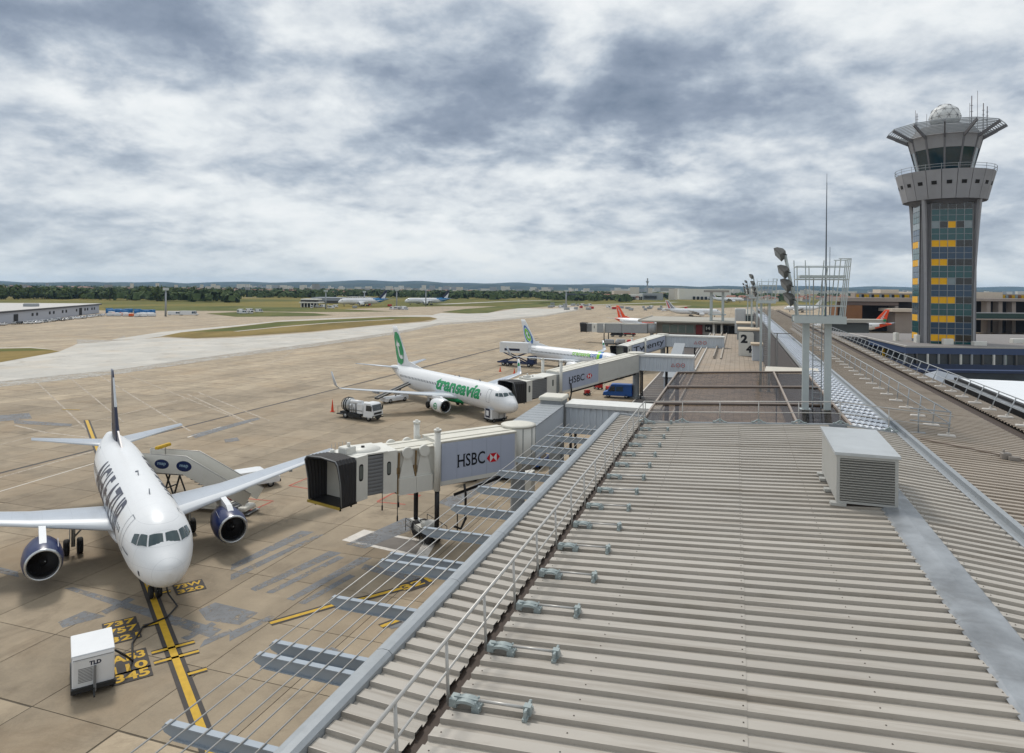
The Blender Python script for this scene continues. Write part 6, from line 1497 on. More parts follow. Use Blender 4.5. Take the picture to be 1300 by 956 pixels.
for k in range(6):
    f = k / 6; x = A_[0] + (D_[0] - A_[0]) * f; y = A_[1] + (D_[1] - A_[1]) * f
    mb = MB(); mb.bx(x - .1, x + .3, y - .14, y + .14, 7.6, 9.3); mb.build('mullion', M_YEL if k == 2 else M_MULL, t)
for (x, y, w_, h_) in ((76, 119, 1.6, 1.0), (80.5, 117.6, 2.2, .7), (73, 123, .7, 1.4), (71.5, 127, .7, 1.5), (92, 124, 2.5, .8), (100, 130, 4, .7)):
    mb = MB(); mb.cham(x - w_ / 2, x + w_ / 2, y - .5, y + .5, 10.64, 10.64 + h_, .08); mb.build('roof_vent', M_BRW, t)
t = thing('annex_block', 'low dark grey annex with flat roof left of the blue office block', 'building')
FP = [(66, 141), (73.6, 134), (73.8, 158), (68, 160)]; wallbox(FP, 0, 10.2, mat('annex_wall', (84, 86, 94), .5), 'wall', t); wallbox(inset(FP, -.3), 10.2, 10.6, M_FLAT, 'roof', t)
t = thing('white_canopy', 'long white canopy roof with dark edge beside the pier on the right', 'canopy', (0, 0, 0), -AXIS)
mb = MB(); mb.bx(23.6, 40, 30, 88, 10.0, 10.12); mb.build('canopy_roof', mat('canopy_white', (222, 226, 230), .5, var=.05, dirt=.06), t)
mb = MB(); mb.bx(22.5, 23.59, 30, 88.2, 9.7, 9.95); mb.build('edge_strip', M_GALVD, t)
mb = MB(); mb.bx(23.2, 23.59, 30, 88.1, 9.951, 10.2); mb.bx(22.3, 22.49, 30, 88.2, 9.5, 10.0); mb.build('edge_beam', M_BLKP, t)
mb = MB(); mb.bx(23.9, 24.2, 30, 87.5, 0, 9.69); mb.build('wall', M_VOID, t)  # near-black sheet: the shade of the void under the canopy, put in as colour
for k in range(8): mb = MB(); mb.bx(22.7, 23.0, 34 + 7 * k, 34.3 + 7 * k, 0, 9.69); mb.build('column', M_FLOOD, t)
t = thing('glass_porch', 'grey glazed porch with pitched roof in front of the blue office block', 'porch')
p = gp(1215, 462, 6); x, y = 54.5, 88
mb = MB(); mb.hexa([(x, y, 0), (x + 9, y - 1, 0), (x + 10, y + 8, 0), (x + 1, y + 9, 0), (x, y, 7.2), (x + 9, y - 1, 7.2), (x + 10, y + 8, 7.2), (x + 1, y + 9, 7.2)]); mb.build('wall', M_PBG, t)
mb = MB(); mb.add([(x - .2, y - .2, 7.21), (x + 9.3, y - 1.3, 7.21), (x + 10.2, y + 8.2, 7.21), (x + .8, y + 9.2, 7.21), (x + 3, y + 4, 9.2)], [(0, 1, 4), (1, 2, 4), (2, 3, 4), (3, 0, 4), (0, 3, 2, 1)]); mb.build('roof', mat('porch_roof', (150, 156, 164), .3, .3), t)

# ------------------------------------------------------------------ the other terminal on the right, and hangars far off
def at(px, py, Y):
    a, b_ = lev(px, py); return a / 867 * Y, EYE - b_ / 867 * Y
def wbox(par, nm, px0, px1, py0, py1, Y, dep, m, bottom=None):
    x0, z1 = at(px0, py0, Y); x1, _ = at(px1, py0, Y); _, z0 = at(px0, py1, Y); z0 = bottom if bottom is not None else z0
    mb = MB(); mb.bx(x0, x1, Y, Y + dep, z0, z1); return mb.build(nm, m, par)
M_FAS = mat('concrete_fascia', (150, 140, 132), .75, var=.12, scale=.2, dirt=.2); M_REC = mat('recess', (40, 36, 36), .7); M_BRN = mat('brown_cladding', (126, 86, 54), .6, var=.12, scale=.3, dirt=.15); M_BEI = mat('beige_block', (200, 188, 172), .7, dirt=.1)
t = thing('west_terminal', 'far brown and concrete terminal with a yellow window row, left of the tower', 'terminal')
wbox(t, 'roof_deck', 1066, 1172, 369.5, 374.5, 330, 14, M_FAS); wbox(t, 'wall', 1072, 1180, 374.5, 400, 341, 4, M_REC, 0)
wbox(t, 'wall', 1063, 1095, 379.5, 400, 330, 8, M_BRN, 0); wbox(t, 'door', 1065, 1071, 382.5, 397, 329.5, .45, M_REC, 0)
wbox(t, 'fascia', 1072, 1141, 375.2, 379.2, 331, 8, mat('fascia_dark', (112, 98, 92), .7)); wbox(t, 'column', 1137, 1141, 379.3, 400, 331, 6, M_FAS, 0); wbox(t, 'terrace_floor', 1133, 1165, 382.5, 386.5, 322, 12, M_BEI); wbox(t, 'wall', 1137, 1163, 387, 400, 326, 7, M_FAS, 0)
for k in range(26):
    m = (M_YEL, M_YEL, M_REC, G_GREY)[(k * 7) % 4]; wbox(t, 'window', 1088 + k * 3.2, 1090.6 + k * 3.2, 365.2 - k * .03, 369.2 - k * .03, 352, .6, m)
wbox(t, 'upper_wall', 1086, 1175, 363.5, 369.4, 353, 5, M_FAS); wbox(t, 'plant_room', 1118, 1141, 358.5, 363.4, 360, 8, M_BEI); wbox(t, 'plant_room', 1160, 1176, 361, 363.4, 360, 20, M_BEI)
t = thing('west_terminal_wing', 'far concrete terminal wing with dark recesses, right of the tower', 'terminal')
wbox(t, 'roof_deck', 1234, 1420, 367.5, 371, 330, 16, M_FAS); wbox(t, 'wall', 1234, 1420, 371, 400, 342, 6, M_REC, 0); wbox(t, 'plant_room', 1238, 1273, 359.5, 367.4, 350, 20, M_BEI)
for k in range(16): wbox(t, 'window', 1273 + k * 4, 1276.4 + k * 4, 362.5, 366.5, 352, .6, (M_YEL, M_BRN, G_GREY)[(k * 5) % 3])
wbox(t, 'upper_wall', 1273, 1420, 361.5, 367.4, 353, 25, M_FAS)
for px in (1253, 1268, 1285, 1310): wbox(t, 'column', px, px + 5, 371, 400, 332, 4, M_FAS, 0)
wbox(t, 'balustrade', 1234, 1420, 386.5, 393, 310, 2, mat('green_band', (34, 62, 58), .4)); wbox(t, 'balustrade_rail', 1234, 1420, 385.4, 386.4, 309.8, 2, M_GALV); wbox(t, 'terrace_floor', 1234, 1420, 393.3, 394.8, 308, 30, M_FAS)
t = thing('footbridge', 'pale elevated covered footbridge in front of the orange-finned jet on the right', 'footbridge')
wbox(t, 'deck', 1040, 1126, 397.5, 401.8, 262, 5, mat('footbridge_pale', (178, 172, 160), .6)); wbox(t, 'glazed_wall', 1055, 1104, 402, 412, 264, 3, mat('glazed_grey', (86, 90, 88), .3), 0); wbox(t, 'lamp', 1123, 1126, 396, 399, 261.5, .5, M_GREEN)
def block(nm, label, px0, px1, py0, py1, Y, dep, m, roofm=None):
    t = thing(nm, label, 'building'); wbox(t, 'wall', px0, px1, py0, py1, Y, dep, m, 0)
    if roofm: wbox(t, 'roof', px0 - .8, px1 + .8, py0 - .9, py0, Y - 1, dep + 2, roofm)
    return t
t = block('hangar', 'long white hangar with a row of dark arches below the hills', 862, 928, 362.5, 377, 1400, 60, M_BRW)
for k in range(9): wbox(t, 'opening', 880 + k * 5, 883 + k * 5, 372, 376, 1398, 1.5, M_VOID, 0)
wbox(t, 'hangar_roof', 838, 868, 361.5, 366, 1440, 60, M_BRG)
t = block('office_hangar', 'white office building with dark ground-floor bays beside the hangars', 790, 816, 371, 378, 1300, 40, M_BRW)
for k in range(8): wbox(t, 'opening', 797 + k * 2.4, 798.6 + k * 2.4, 373.5, 378, 1298, 1.5, M_VOID, 0)
block('office_hangar', 'beige flat-roofed building left of the hangars', 780, 800, 366.5, 372, 1500, 40, M_BEI); t = block('office_hangar', 'grey glazed building between the white office and the hangars', 816, 842, 369, 378, 1310, 40, M_BRG); wbox(t, 'window', 818, 834, 372, 375.5, 1308, 1.5, G_DARK)
block('shed', 'long low dark shed on the grass in the middle distance', 720, 754, 371.5, 377.5, 1250, 40, mat('shed_dark', (70, 76, 88), .6))
t = thing('far_tower', 'tall thin far tower on the skyline right of the centre', 'tower'); wbox(t, 'shaft', 821.2, 822.6, 350, 370, 1700, 3, M_GALV, 0); wbox(t, 'head', 820.4, 823.4, 353.5, 355.5, 1698, 6, M_GALV)
# hangar on the left
M_HANG = mat('hangar_wall', (170, 174, 184), .5, var=.06, dirt=.1)
t = thing('freight_hangar', 'long low pale hangar with dark roof edge at the left side', 'building')
P0, P1 = Vector((-236, 300)), Vector((-284, 470)); d = (P1 - P0); n_ = Vector((d.y, -d.x)).normalized() * -1
FP = [tuple(P0 - d * .45), tuple(P1), tuple(P1 + Vector((-70, -12))), tuple(P0 - d * .45 + Vector((-70, -12)))]
wallbox(FP, 0, 5.6, M_HANG, 'wall', t); wallbox(inset(FP, -3.2), 5.601, 6.3, mat('roof_edge', (64, 64, 68), .6), 'roof_edge', t); wallbox(inset(FP, -2.8), 6.301, 6.5, mat('hangar_roof', (172, 170, 166), .6), 'roof', t)
dn = d.normalized(); an = math.atan2(dn.y, dn.x)
def on_hangar(nm, s0, s1, z0, z1, m, par=t, off=.15):
    a, b_ = P0 + dn * s0, P0 + dn * s1; q = Vector((dn.y, -dn.x)) * off
    mb = MB(); mb.loft([[(a.x - q.x, a.y - q.y, z0), (b_.x - q.x, b_.y - q.y, z0), (b_.x + q.x, b_.y + q.y, z0), (a.x + q.x, a.y + q.y, z0)], [(a.x - q.x, a.y - q.y, z1), (b_.x - q.x, b_.y - q.y, z1), (b_.x + q.x, b_.y + q.y, z1), (a.x + q.x, a.y + q.y, z1)]]); return mb.build(nm, m, par)
for s_ in (62, 68, 86, 92, 106, 112, 130, 146, 151, 160, 165): on_hangar('window', s_, s_ + 2.2, 2.6, 4.2, M_VOID)
on_hangar('door', 40, 45, 0, 4.4, M_VOID); on_hangar('door', 136, 141, 0, 4.6, M_VOID)
for x, y in ((-262, 330), (-278, 395)): mb = MB(); mb.cham(x - 3, x + 3, y - 3, y + 3, 6.5, 8.3, .5); mb.build('roof_vent', M_BRG, t)
# terminal shelters near the blue-tailed jets
t = thing('boarding_shelter', 'white boarding shelter with open bays left of the blue-tailed jets', 'building')
wbox(t, 'roof', 382, 403, 384.5, 386, 640, 16, M_BRW); wbox(t, 'roof', 380, 405, 388.5, 390, 636, 20, M_BRW); wbox(t, 'back_wall', 382, 404, 386, 396, 652, 2, M_REC, 0)
for k in range(6): wbox(t, 'column', 382 + k * 4, 383 + k * 4, 390, 397, 637, 1, M_BRW, 0)
t = thing('far_pier', 'long low grey pier roof behind the blue-tailed jets', 'building')
wbox(t, 'roof', 395, 470, 382.5, 386.5, 800, 40, mat('pier_far_roof', (140, 146, 156), .6)); wbox(t, 'wall', 398, 468, 386.5, 394, 802, 30, M_FLOOD, 0)
for k in range(9): wbox(t, 'roof_light', 440 + k * 3, 441.4 + k * 3, 381, 382.4, 800, 30, M_BRW)

# ------------------------------------------------------------------ tall apron light masts
def mast(label, px, py_top, py_base):
    X, Y = gp(px, py_base); _, z = at(px, py_top, Y); t = thing('light_mast', label, 'light mast', (X, Y, 0), 0, 'tall apron light masts')
    mb = MB(); mb.tube((0, 0, 0), (0, 0, z), .55 + Y / 4000, 8, r1=.35 + Y / 4000); mb.build('pole', M_GALV, t)
    mb = MB(); mb.cham(-1.6, 1.6, -.8, .8, z, z + 1.5, .2); mb.build('lamp_head', M_PAINTG, t)
for px, a, b_, lab in ((211, 377, 410, 'tall pale light mast standing alone in front of the field'), (414, 375, 397, 'light mast in front of the boarding shelter'), (463, 375, 392, 'light mast behind the nearer blue-tailed jet'), (504, 372, 393, 'light mast between the two blue-tailed jets'), (541, 371, 391, 'light mast behind the farther blue-tailed jet'), (719, 369, 390, 'thin light mast on the grass in the middle distance')): mast(lab, px, a, b_)
# ------------------------------------------------------------------ vehicles and small apron things
M_VW = mat('vehicle_white', (216, 218, 220), .35, var=.05, dirt=.14, spec=.5); M_VG = mat('vehicle_glass', (34, 42, 48), .1, spec=.8); M_VBL = mat('van_blue', (22, 84, 160), .35, var=.05, dirt=.1, spec=.5); M_CHAS = mat('chassis_dark', (40, 40, 40), .7, var=.15); M_VR = mat('vehicle_red', (176, 44, 40), .45, dirt=.15); M_VO = mat('vehicle_orange', (206, 96, 40), .5, dirt=.1); M_VS = mat('vehicle_silver', (150, 154, 158), .35, .4); M_VK = mat('vehicle_dark', (48, 50, 56), .35); M_VNB = mat('lift_blue', (24, 40, 78), .5, dirt=.15); M_LAMP = mat('lamp_lens', (220, 214, 196), .2); M_ALU = mat('tank_steel', (176, 178, 178), .35, .5, dirt=.2); M_CONE = mat('cone_orange', (220, 74, 40), .55)
def wheel(par, x, y, r, w_=.22):
    mb = MB(); mb.lathe([(-w_ / 2, r * .6), (-w_ / 2, r * .9), (-w_ * .35, r), (w_ * .35, r), (w_ / 2, r * .9), (w_ / 2, r * .6)], 16, 0, 'Y', (x, y, r), caps=False); wl = mb.build('wheel', M_TYRE, par)
    mb = MB(); mb.lathe([(-w_ / 2 + .01, .01), (-w_ / 2 + .02, r * .6), (w_ / 2 - .02, r * .6), (w_ / 2 - .01, .01)], 12, 0, 'Y', (x, y, r)); mb.build('rim', M_ALU, wl)
def body_loft(par, nm, m, L, W_, prof, inset_=.0):
    """side profile (x, z) extruded over the width with rounded-in upper edges"""
    mb = MB(); zs = [p[1] for p in prof]; zm = max(zs)
    rings = []
    for y, k in ((-W_ / 2 + .0, 1.0), (-W_ / 2, 1.0)): pass
    def rg(y, tum): return [(x, y * (1 - tum * max(0, (z - .9)) / zm), z) for x, z in prof]
    cx = sum(p[0] for p in prof) / len(prof); cz = sum(p[1] for p in prof) / len(prof)
    def sh(r, s_): return [((x - cx) * s_ + cx, y, (z - cz) * s_ + cz) for x, y, z in r]
    mb.loft([sh(rg(-W_ / 2, .16), .955), rg(-W_ / 2 + .07, .16), rg(W_ / 2 - .07, .16), sh(rg(W_ / 2, .16), .955)], 0); return mb.build(nm, m, par)
def sidewin(par, nm, pts, W_, tum=.16, zm=1.45, m=None, both=True):
    for s_ in ((1, -1) if both else (1,)):
        mb = MB(); mb.poly([(x, s_ * (W_ / 2 + .012) * (1 - tum * max(0, z - .9) / zm), z) for x, z in pts]); mb.build(nm, m or M_VG, par)
def crossglass(par, nm, a, b_, w0, w1, m=None):
    mb = MB(); mb.poly([(a[0], -w0, a[1]), (a[0], w0, a[1]), (b_[0], w1, b_[1]), (b_[0], -w1, b_[1])]); mb.build(nm, m or M_VG, par)
def make_car(label, m, loc, rz, group=None):
    t = thing('parked_car', label, 'car', (*loc, .02), rz, group)
    body_loft(t, 'body', m, 4.2, 1.74, [(-2.05, .35), (2.0, .35), (2.1, .6), (2.0, .82), (1.05, .95), (.45, 1.42), (-1.2, 1.46), (-1.9, .98), (-2.1, .85)])
    sidewin(t, 'side_window', [(.95, .96), (.42, 1.36), (-1.15, 1.39), (-1.62, .98)], 1.74); crossglass(t, 'windscreen', (1.08, .98), (.5, 1.4), .72, .62); crossglass(t, 'rear_window', (-1.86, 1.04), (-1.28, 1.44), .70, .62)
    for x in (1.3, -1.3):
        for y in (.78, -.78): wheel(t, x, y, .31)
    return t
def make_van(label, m, loc, rz, roof_h=2.3, L=5.0, group=None):
    t = thing('van', label, 'van', (*loc, .02), rz, group); h = L / 2
    body_loft(t, 'body', m, L, 1.95, [(-h, .4), (h - .1, .4), (h, .7), (h - .05, .98), (h - .75, 1.15), (h - 1.45, roof_h - .05), (h - 1.8, roof_h), (-h + .1, roof_h), (-h, roof_h - .15)])
    sidewin(t, 'side_window', [(h - .95, 1.2), (h - 1.45, roof_h - .35), (h - 2.15, roof_h - .35), (h - 2.15, 1.2)], 1.95, zm=roof_h); sidewin(t, 'side_window', [(h - 2.35, 1.25), (h - 2.35, roof_h - .4), (h - 3.6, roof_h - .4), (h - 3.6, 1.25)], 1.95, zm=roof_h, m=mat('van_side_glass', (40, 66, 84), .2))
    crossglass(t, 'windscreen', (h - .74, 1.19), (h - 1.40, roof_h - .12), .80, .70); crossglass(t, 'rear_window', (-h - .01, 1.3), (-h - .005, roof_h - .35), .72, .68)
    for y in (.7, -.7): mb = MB(); mb.bx(h - .06, h + .015, y - .16, y + .16, .72, .92); mb.build('headlight', M_LAMP, t); mb = MB(); mb.bx(-h - .02, -h + .03, y - .08, y + .08, .8, 1.2); mb.build('tail_light', M_VR, t)
    mb = MB(); mb.bx(h - .08, h + .06, -.9, .9, .38, .62); mb.build('bumper', M_CHAS, t)
    for x in (h - .95, -h + 1.0):
        for y in (.86, -.86): wheel(t, x, y, .34)
    return t
def hd(p0, p1): a, b_ = gp(*p0), gp(*p1); return math.atan2(b_[1] - a[1], b_[0] - a[0])
# blue van under the second bridge
make_van('bright blue van parked under the second boarding bridge', M_VBL, gp(787, 502), hd((804, 503), (770, 502)), 2.5, 5.2)

def make_fueller(label, loc, rz):
    t = thing('fuel_truck', label, 'truck', (*loc, .02), rz)
    body_loft(t, 'cab', M_VW, 1.9, 2.3, [(1.75, .55), (3.55, .55), (3.65, .9), (3.6, 1.5), (3.3, 2.45), (3.0, 2.62), (1.8, 2.62)])
    crossglass(t, 'windscreen', (3.62, 1.55), (3.36, 2.38), 1.02, .95); sidewin(t, 'side_window', [(3.4, 1.5), (3.2, 2.3), (2.3, 2.3), (2.3, 1.5)], 2.3, zm=2.6)
    mb = MB(); mb.bx(3.5, 3.72, -1.12, 1.12, .45, .85); mb.bx(3.6, 3.68, -.8, .8, 1.0, 1.3); mb.build('bumper', M_CHAS, t)
    for y in (.9, -.9): mb = MB(); mb.bx(3.68, 3.74, y - .17, y + .17, .6, .78); mb.build('headlight', M_LAMP, t); mb = MB(); mb.bx(3.35, 3.5, y * 1.42 - .06, y * 1.42 + .06, 1.6, 2.2); mb.bar((3.4, y * 1.2, 2.2), (3.42, y * 1.42, 2.15), .04, .04); mb.build('mirror', M_CHAS, t)
    mb = MB(); mb.bx(-3.4, 1.8, -.45, .45, .55, .85); mb.bx(-3.5, -2.0, -1.1, 1.1, .5, .62); mb.bx(-1.2, 1.2, -1.15, -.75, .4, .9); mb.bx(-1.2, 1.2, .75, 1.15, .4, .9); mb.build('chassis', M_CHAS, t)
    mb = MB(); mb.lathe([(-2.7, .2), (-2.6, .85), (-2.4, 1.0), (-1.55, 1.0), (-1.35, .85), (-1.3, .2)], 20, 0, 'X', (0, 0, 1.95), caps=True); mb.build('hose_reel', M_ALU, t)
    mb = MB()
    for r in (.35, .62, .88): mb.path([(-2.72 + .0, r * cos(2 * pi * k / 16), 1.95 + r * sin(2 * pi * k / 16)) for k in range(17)], .05, 5)
    mb.path([(-2.2, 1.05 * cos(2 * pi * k / 16), 1.95 + 1.05 * sin(2 * pi * k / 16)) for k in range(17)], .07, 5); mb.path([(-1.8, 1.05 * cos(2 * pi * k / 16), 1.95 + 1.05 * sin(2 * pi * k / 16)) for k in range(17)], .07, 5); mb.build('hose', M_CHAS, t)
    mb = MB(); mb.cham(-1.2, .2, -.9, .9, 1.0, 2.2, .12); mb.cham(.35, 1.55, -1.0, 1.0, .95, 2.45, .15); mb.lathe([(-1.0, .02), (-.95, .3), (1.2, .3), (1.25, .02)], 12, 0, 'X', (0, -.6, 2.55), caps=True); mb.build('pump_unit', M_VW, t)
    mb = MB()
    for x, y, z0, z1, r in ((-.9, -1.0, .9, 2.0, .05), (-.5, -1.02, .8, 2.3, .06), (-.1, -1.05, .9, 1.8, .05), (.2, -1.0, .9, 2.4, .05), (-.9, 1.0, .9, 2.0, .05), (-.3, 1.0, .9, 2.2, .06)): mb.tube((x, y, z0), (x, y, z1), r, 6)
    mb.path([(-3.3, -1.0, .6), (-3.3, -1.0, 1.7), (-2.8, -1.0, 1.7)], .03, 5); mb.path([(-3.3, 1.0, .6), (-3.3, 1.0, 1.7), (-2.8, 1.0, 1.7)], .03, 5); mb.bx(-1.1, 1.5, -1.06, -.96, 1.35, 1.42); mb.bx(-1.1, 1.5, .96, 1.06, 1.35, 1.42); mb.build('pipework', M_FLOOD, t)
    for x in (2.75, -1.75):
        for y in (.98, -.98): wheel(t, x, y, .46, .3)
    return t
make_fueller('white fuel hydrant truck with round hose reel beside the green-lettered jet', gp(459, 535), hd((438, 533), (481, 538)))
def cone(label, px, py, h=.75, s_=1.0):
    t = thing('traffic_cone', label, 'traffic cone', (*gp(px, py), .02), 0, 'traffic cones on the apron')
    mb = MB(); mb.lathe([(.05, .17 * s_), (h * .4, .12 * s_)], 10, 0, 'Z'); mb.lathe([(h * .62, .085 * s_), (h, .025 * s_)], 10, 0, 'Z', caps=True); mb.bx(-.24 * s_, .24 * s_, -.24 * s_, .24 * s_, 0, .05); mb.build('cone', M_CONE, t)
    mb = MB(); mb.lathe([(h * .4, .12 * s_), (h * .62, .085 * s_)], 10, 0, 'Z'); mb.build('band', M_CONE, t)
cone('tall red cone left of the fuel truck', 425, 527, 1.9, 1.3); cone('small red cone beyond the green-lettered jet', 637, 472, 1.2, 1.3); 
for px, lab in ((655, 'left red cone in the row behind the right wing tip'), (692, 'right red cone in the row behind the right wing tip')): cone(lab, px, 474, 1.2, 1.2)

def make_belt(label, loc, rz, up=1.0):
    t = thing('belt_loader', label, 'belt loader', (*loc, .02), rz)
    mb = MB(); mb.cham(-2.4, 2.6, -.9, .9, .35, .95, .12); mb.cham(1.2, 2.5, -.85, -.1, .95, 1.35, .1); mb.build('body', M_VW, t)
    mb = MB(); mb.bar((-3.8, .1, .95), (3.8, .1, .95 + 1.9 * up), .85, .22); mb.build('conveyor', M_CHAS, t)
    mb = MB()
    for y in (-.36, .56): mb.bar((-3.8, y, 1.12), (3.8, y, 1.12 + 1.9 * up), .07, .14)
    mb.build('side_rail', M_ALU, t)
    mb = MB(); mb.bar((.3, .1, .9), (1.6, .1, 2.0 * up), .12, .12); mb.build('lift_arm', M_CHAS, t)
    mb = MB(); mb.bx(1.5, 1.9, -.8, -.3, 1.3, 1.75); mb.build('seat', M_VG, t)
    for x in (-1.5, 1.7):
        for y in (.82, -.82): wheel(t, x, y, .36)
make_belt('white belt loader standing under the wing of the green-lettered jet', gp(503, 513), hd((487, 515), (521, 509)))
make_belt('white belt loader parked under the nearest boarding bridge', gp(610, 606), hd((575, 622), (640, 594)), .6)

def make_gpu(label, loc, rz, s_=1.0, marks=True):
    t = thing('ground_power_unit', label, 'power unit', (*loc, .02), rz)
    L, W_, H_ = 2.7 * s_, 1.75 * s_, 1.3 * s_; zb = .5 * s_
    mb = MB(); mb.cham(-L / 2, L / 2, -W_ / 2, W_ / 2, zb, zb + H_, .06); mb.build('housing', M_VW, t)
    mb = MB(); mb.cham(-L / 2 - .03, L / 2 - .35, -W_ / 2 - .03, W_ / 2 + .03, zb + H_ + .002, zb + H_ + .07, .03); mb.build('lid', M_VW, t)
    mb = MB(); mb.bx(L / 2 - .33, L / 2 + .02, -W_ / 2 + .02, W_ / 2 - .02, zb + H_ + .002, zb + H_ + .03); mb.build('control_panel', M_SHUT, t)
    mb = MB(); mb.bx(-L / 2 - .1, L / 2 + .15, -W_ / 2 - .05, W_ / 2 + .05, zb - .2, zb - .002); mb.bar((L / 2, 0, zb - .15), (L / 2 + 1.0, 0, zb - .1), .08, .08); mb.build('chassis', M_CHAS, t)
    for s2 in (1, -1):
        for x0, x1 in ((-L * .42, -L * .02), (L * .02, L * .42)):
            mb = MB()
            for a, b_, c, d in ((x0, x1, zb + .12, zb + .13), (x0, x1, zb + H_ * .88, zb + H_ * .89), (x0, x0 + .014, zb + .12, zb + H_ * .89), (x1 - .014, x1, zb + .12, zb + H_ * .89)): mb.bx(a, b_, s2 * (W_ / 2 + .002) - .004, s2 * (W_ / 2 + .002) + .004, c, d)
            mb.build('door', M_LINE, t)
    mb = MB()
    for k in range(10): mb.bx(L / 2 - .001, L / 2 + .012, -W_ * .36, -W_ * .02, zb + .2 + k * .07, zb + .235 + k * .07)
    mb.build('grille', M_SHUT, t)
    if marks:
        mb = MB(); print_on(mb, 'TLD', lambda a, b_: (L / 2 + .008, -.18 + a, zb + H_ * .72 + b_), 1.0, w_to=.5, h_to=.2, bold=.05); mb.build('lettering', M_NAVY, t)
        mb = MB(); n = 14; mb.poly([(-L * .3 + .2 * cos(2 * pi * k / n), -W_ / 2 - .012, zb + H_ * .6 + .2 * sin(2 * pi * k / n)) for k in range(n)]); mb.build('round_mark', M_NAVY, t)
    mb = MB(); mb.bar((L / 2 + .12, .05, zb - .3), (L / 2 + .12, .05, zb + H_ * .72), .07, .12); mb.build('tow_bar', M_SHUT, t)
    for x in (-L * .33, L * .33):
        for y in (W_ / 2 - .1, -W_ / 2 + .1): wheel(t, x, y, .3)
    return t
p = (-20.65, 33.9)
make_gpu('white ground power unit on wheels in the lower left corner, beside the stop marks', p, -.985, 1.0)
mb = MB(); q0 = Vector((*p, 0)); nose = Vector((-22.2, 43.4, 0))
mb.path([(-19.7, 34.2, 1.4), (-19.4, 34.6, .9), (-19.6, 35.6, .1), (-20.6, 37.4, .07), (-21.0, 39.2, .07), (-20.2, 40.4, .07), (-20.3, 41.8, .07), (-21.4, 42.9, .3), (-22.0, 43.4, 1.4)], .055, 6); tag(mb.build('power_cable', M_BLKP), 'black power cable running from the near power unit to the nose wheel', 'cable')
t = make_gpu('white and blue ground power unit under the nose of the green-lettered jet', gp(632, 535), hd((618, 538), (648, 533)), 1.0, False)
mb = MB(); mb.bx(-1.47, -1.455, -.5, .5, .7, 2.0); mb.build('blue_panel', M_NAVY, t); mb = MB(); mb.bx(-1.48, -1.47, -.3, .3, .95, 1.7); mb.build('white_mark', M_VW, t)

# passenger stairs at the rear door of the near jet
def oval(mb, f, cx, cz, rx, rz_, n=18): mb.poly([f(cx + rx * cos(2 * pi * k / n), cz + rz_ * sin(2 * pi * k / n)) for k in range(n)])
sp = Vector((-29.9, 60.7)); # top landing by the fuselage side
o = Vector((.80, -.02)).normalized()
t = thing('passenger_stairs', 'beige mobile passenger stairs with two blue ovals behind the near jet wing', 'passenger stairs', (sp.x, sp.y, .02), -.20)
M_ST = mat('stairs_beige', (218, 216, 208), .45, var=.05, dirt=.15)
for s_ in (1, -1):
    y = s_ * .95
    mb = MB(); mb.loft([[(-3.2, yy, 3.2), (1.6, yy, 3.2), (7.6, yy, .9), (8.2, yy, 1.9), (1.9, yy, 4.75), (-3.2, yy, 4.75)] for yy in (y - .03, y + .03)]); pn = mb.build('side_panel', M_ST, t)
    mb = MB(); yy = s_ * .985; f = lambda x, z: (x, yy, z)
    oval(mb, f, -.45, 3.98, .72, .42); oval(mb, lambda x, z: (x, yy, z), 1.75, 3.92, .76, .46); mb.build('oval_mark', M_BLUE, pn)
    mb = MB(); yy2 = s_ * .995
    for cx, cz in ((-.45, 3.98), (1.75, 3.92)):
        print_on(mb, 'map', (lambda cx, cz: (lambda a, b_: (cx + .42 - a if s_ > 0 else cx - .42 + a, yy2, cz - .16 + b_)))(cx, cz), 1.0, w_to=.84, h_to=.3, bold=.02)
    mb.build('lettering', M_PALEB, pn)
    mb = MB(); mb.bar((5.3, s_ * .99, 1.75), (6.4, s_ * .99, 1.3), .02, .08); mb.build('red_stripe', M_VR, pn)
for k in range(17):
    mb = MB(); x = 1.6 + k * .37; z = 3.2 - k * .19; mb.bx(x, x + .4, -.9, .9, z - .06, z); mb.build('step', M_SHUT, t)
mb = MB(); mb.bx(-3.2, 1.6, -.9, .9, 3.08, 3.2); mb.build('landing', M_SHUT, t)
mb = MB()
for y in (-.95, .95): mb.path([(-3.1, y, 4.8), (1.9, y, 4.8), (8.2, y, 1.95)], .04, 6)
mb.path([(-1.5, -.9, 3.3), (-1.6, -.9, 5.2), (-1.6, .9, 5.2), (-1.5, .9, 3.3)], .04, 6); mb.build('handrail', M_RAIL, t)
for y in (-.75, .75):
    for a, b_, r in (((-.6, y, .5), (.2, y, 3.1), .12), ((.9, y, .5), (-.2, y, 3.1), .10), ((4.6, y, .5), (4.6, y, 1.7), .1)):
        mb = MB(); mb.bar(a, b_, r, r); mb.build('frame_leg', M_BLKP, t)
mb = MB(); mb.bar((-.2, -.75, 1.8), (-.2, .75, 1.8), .1, .1); mb.build('frame_brace', M_BLKP, t)
mb = MB(); mb.cham(-1.2, 7.6, -.85, .85, .35, .62, .1); mb.cham(1.8, 5.0, -.9, .9, .62, 1.05, .15); mb.build('chassis', M_ST, t)
mb = MB(); mb.cham(-1.3, -.9, -.9, .9, 5.2, 5.45, .1); mb.build('canopy_frame', M_YEL, t)
for x in (-.5, 6.6):
    for y in (.8, -.8): wheel(t, x, y, .36)
make_van('white low tractor parked behind the near jet wing, dark at its base', M_VW, gp(331, 624), hd((318, 627), (345, 622)) , 1.75, 4.0)

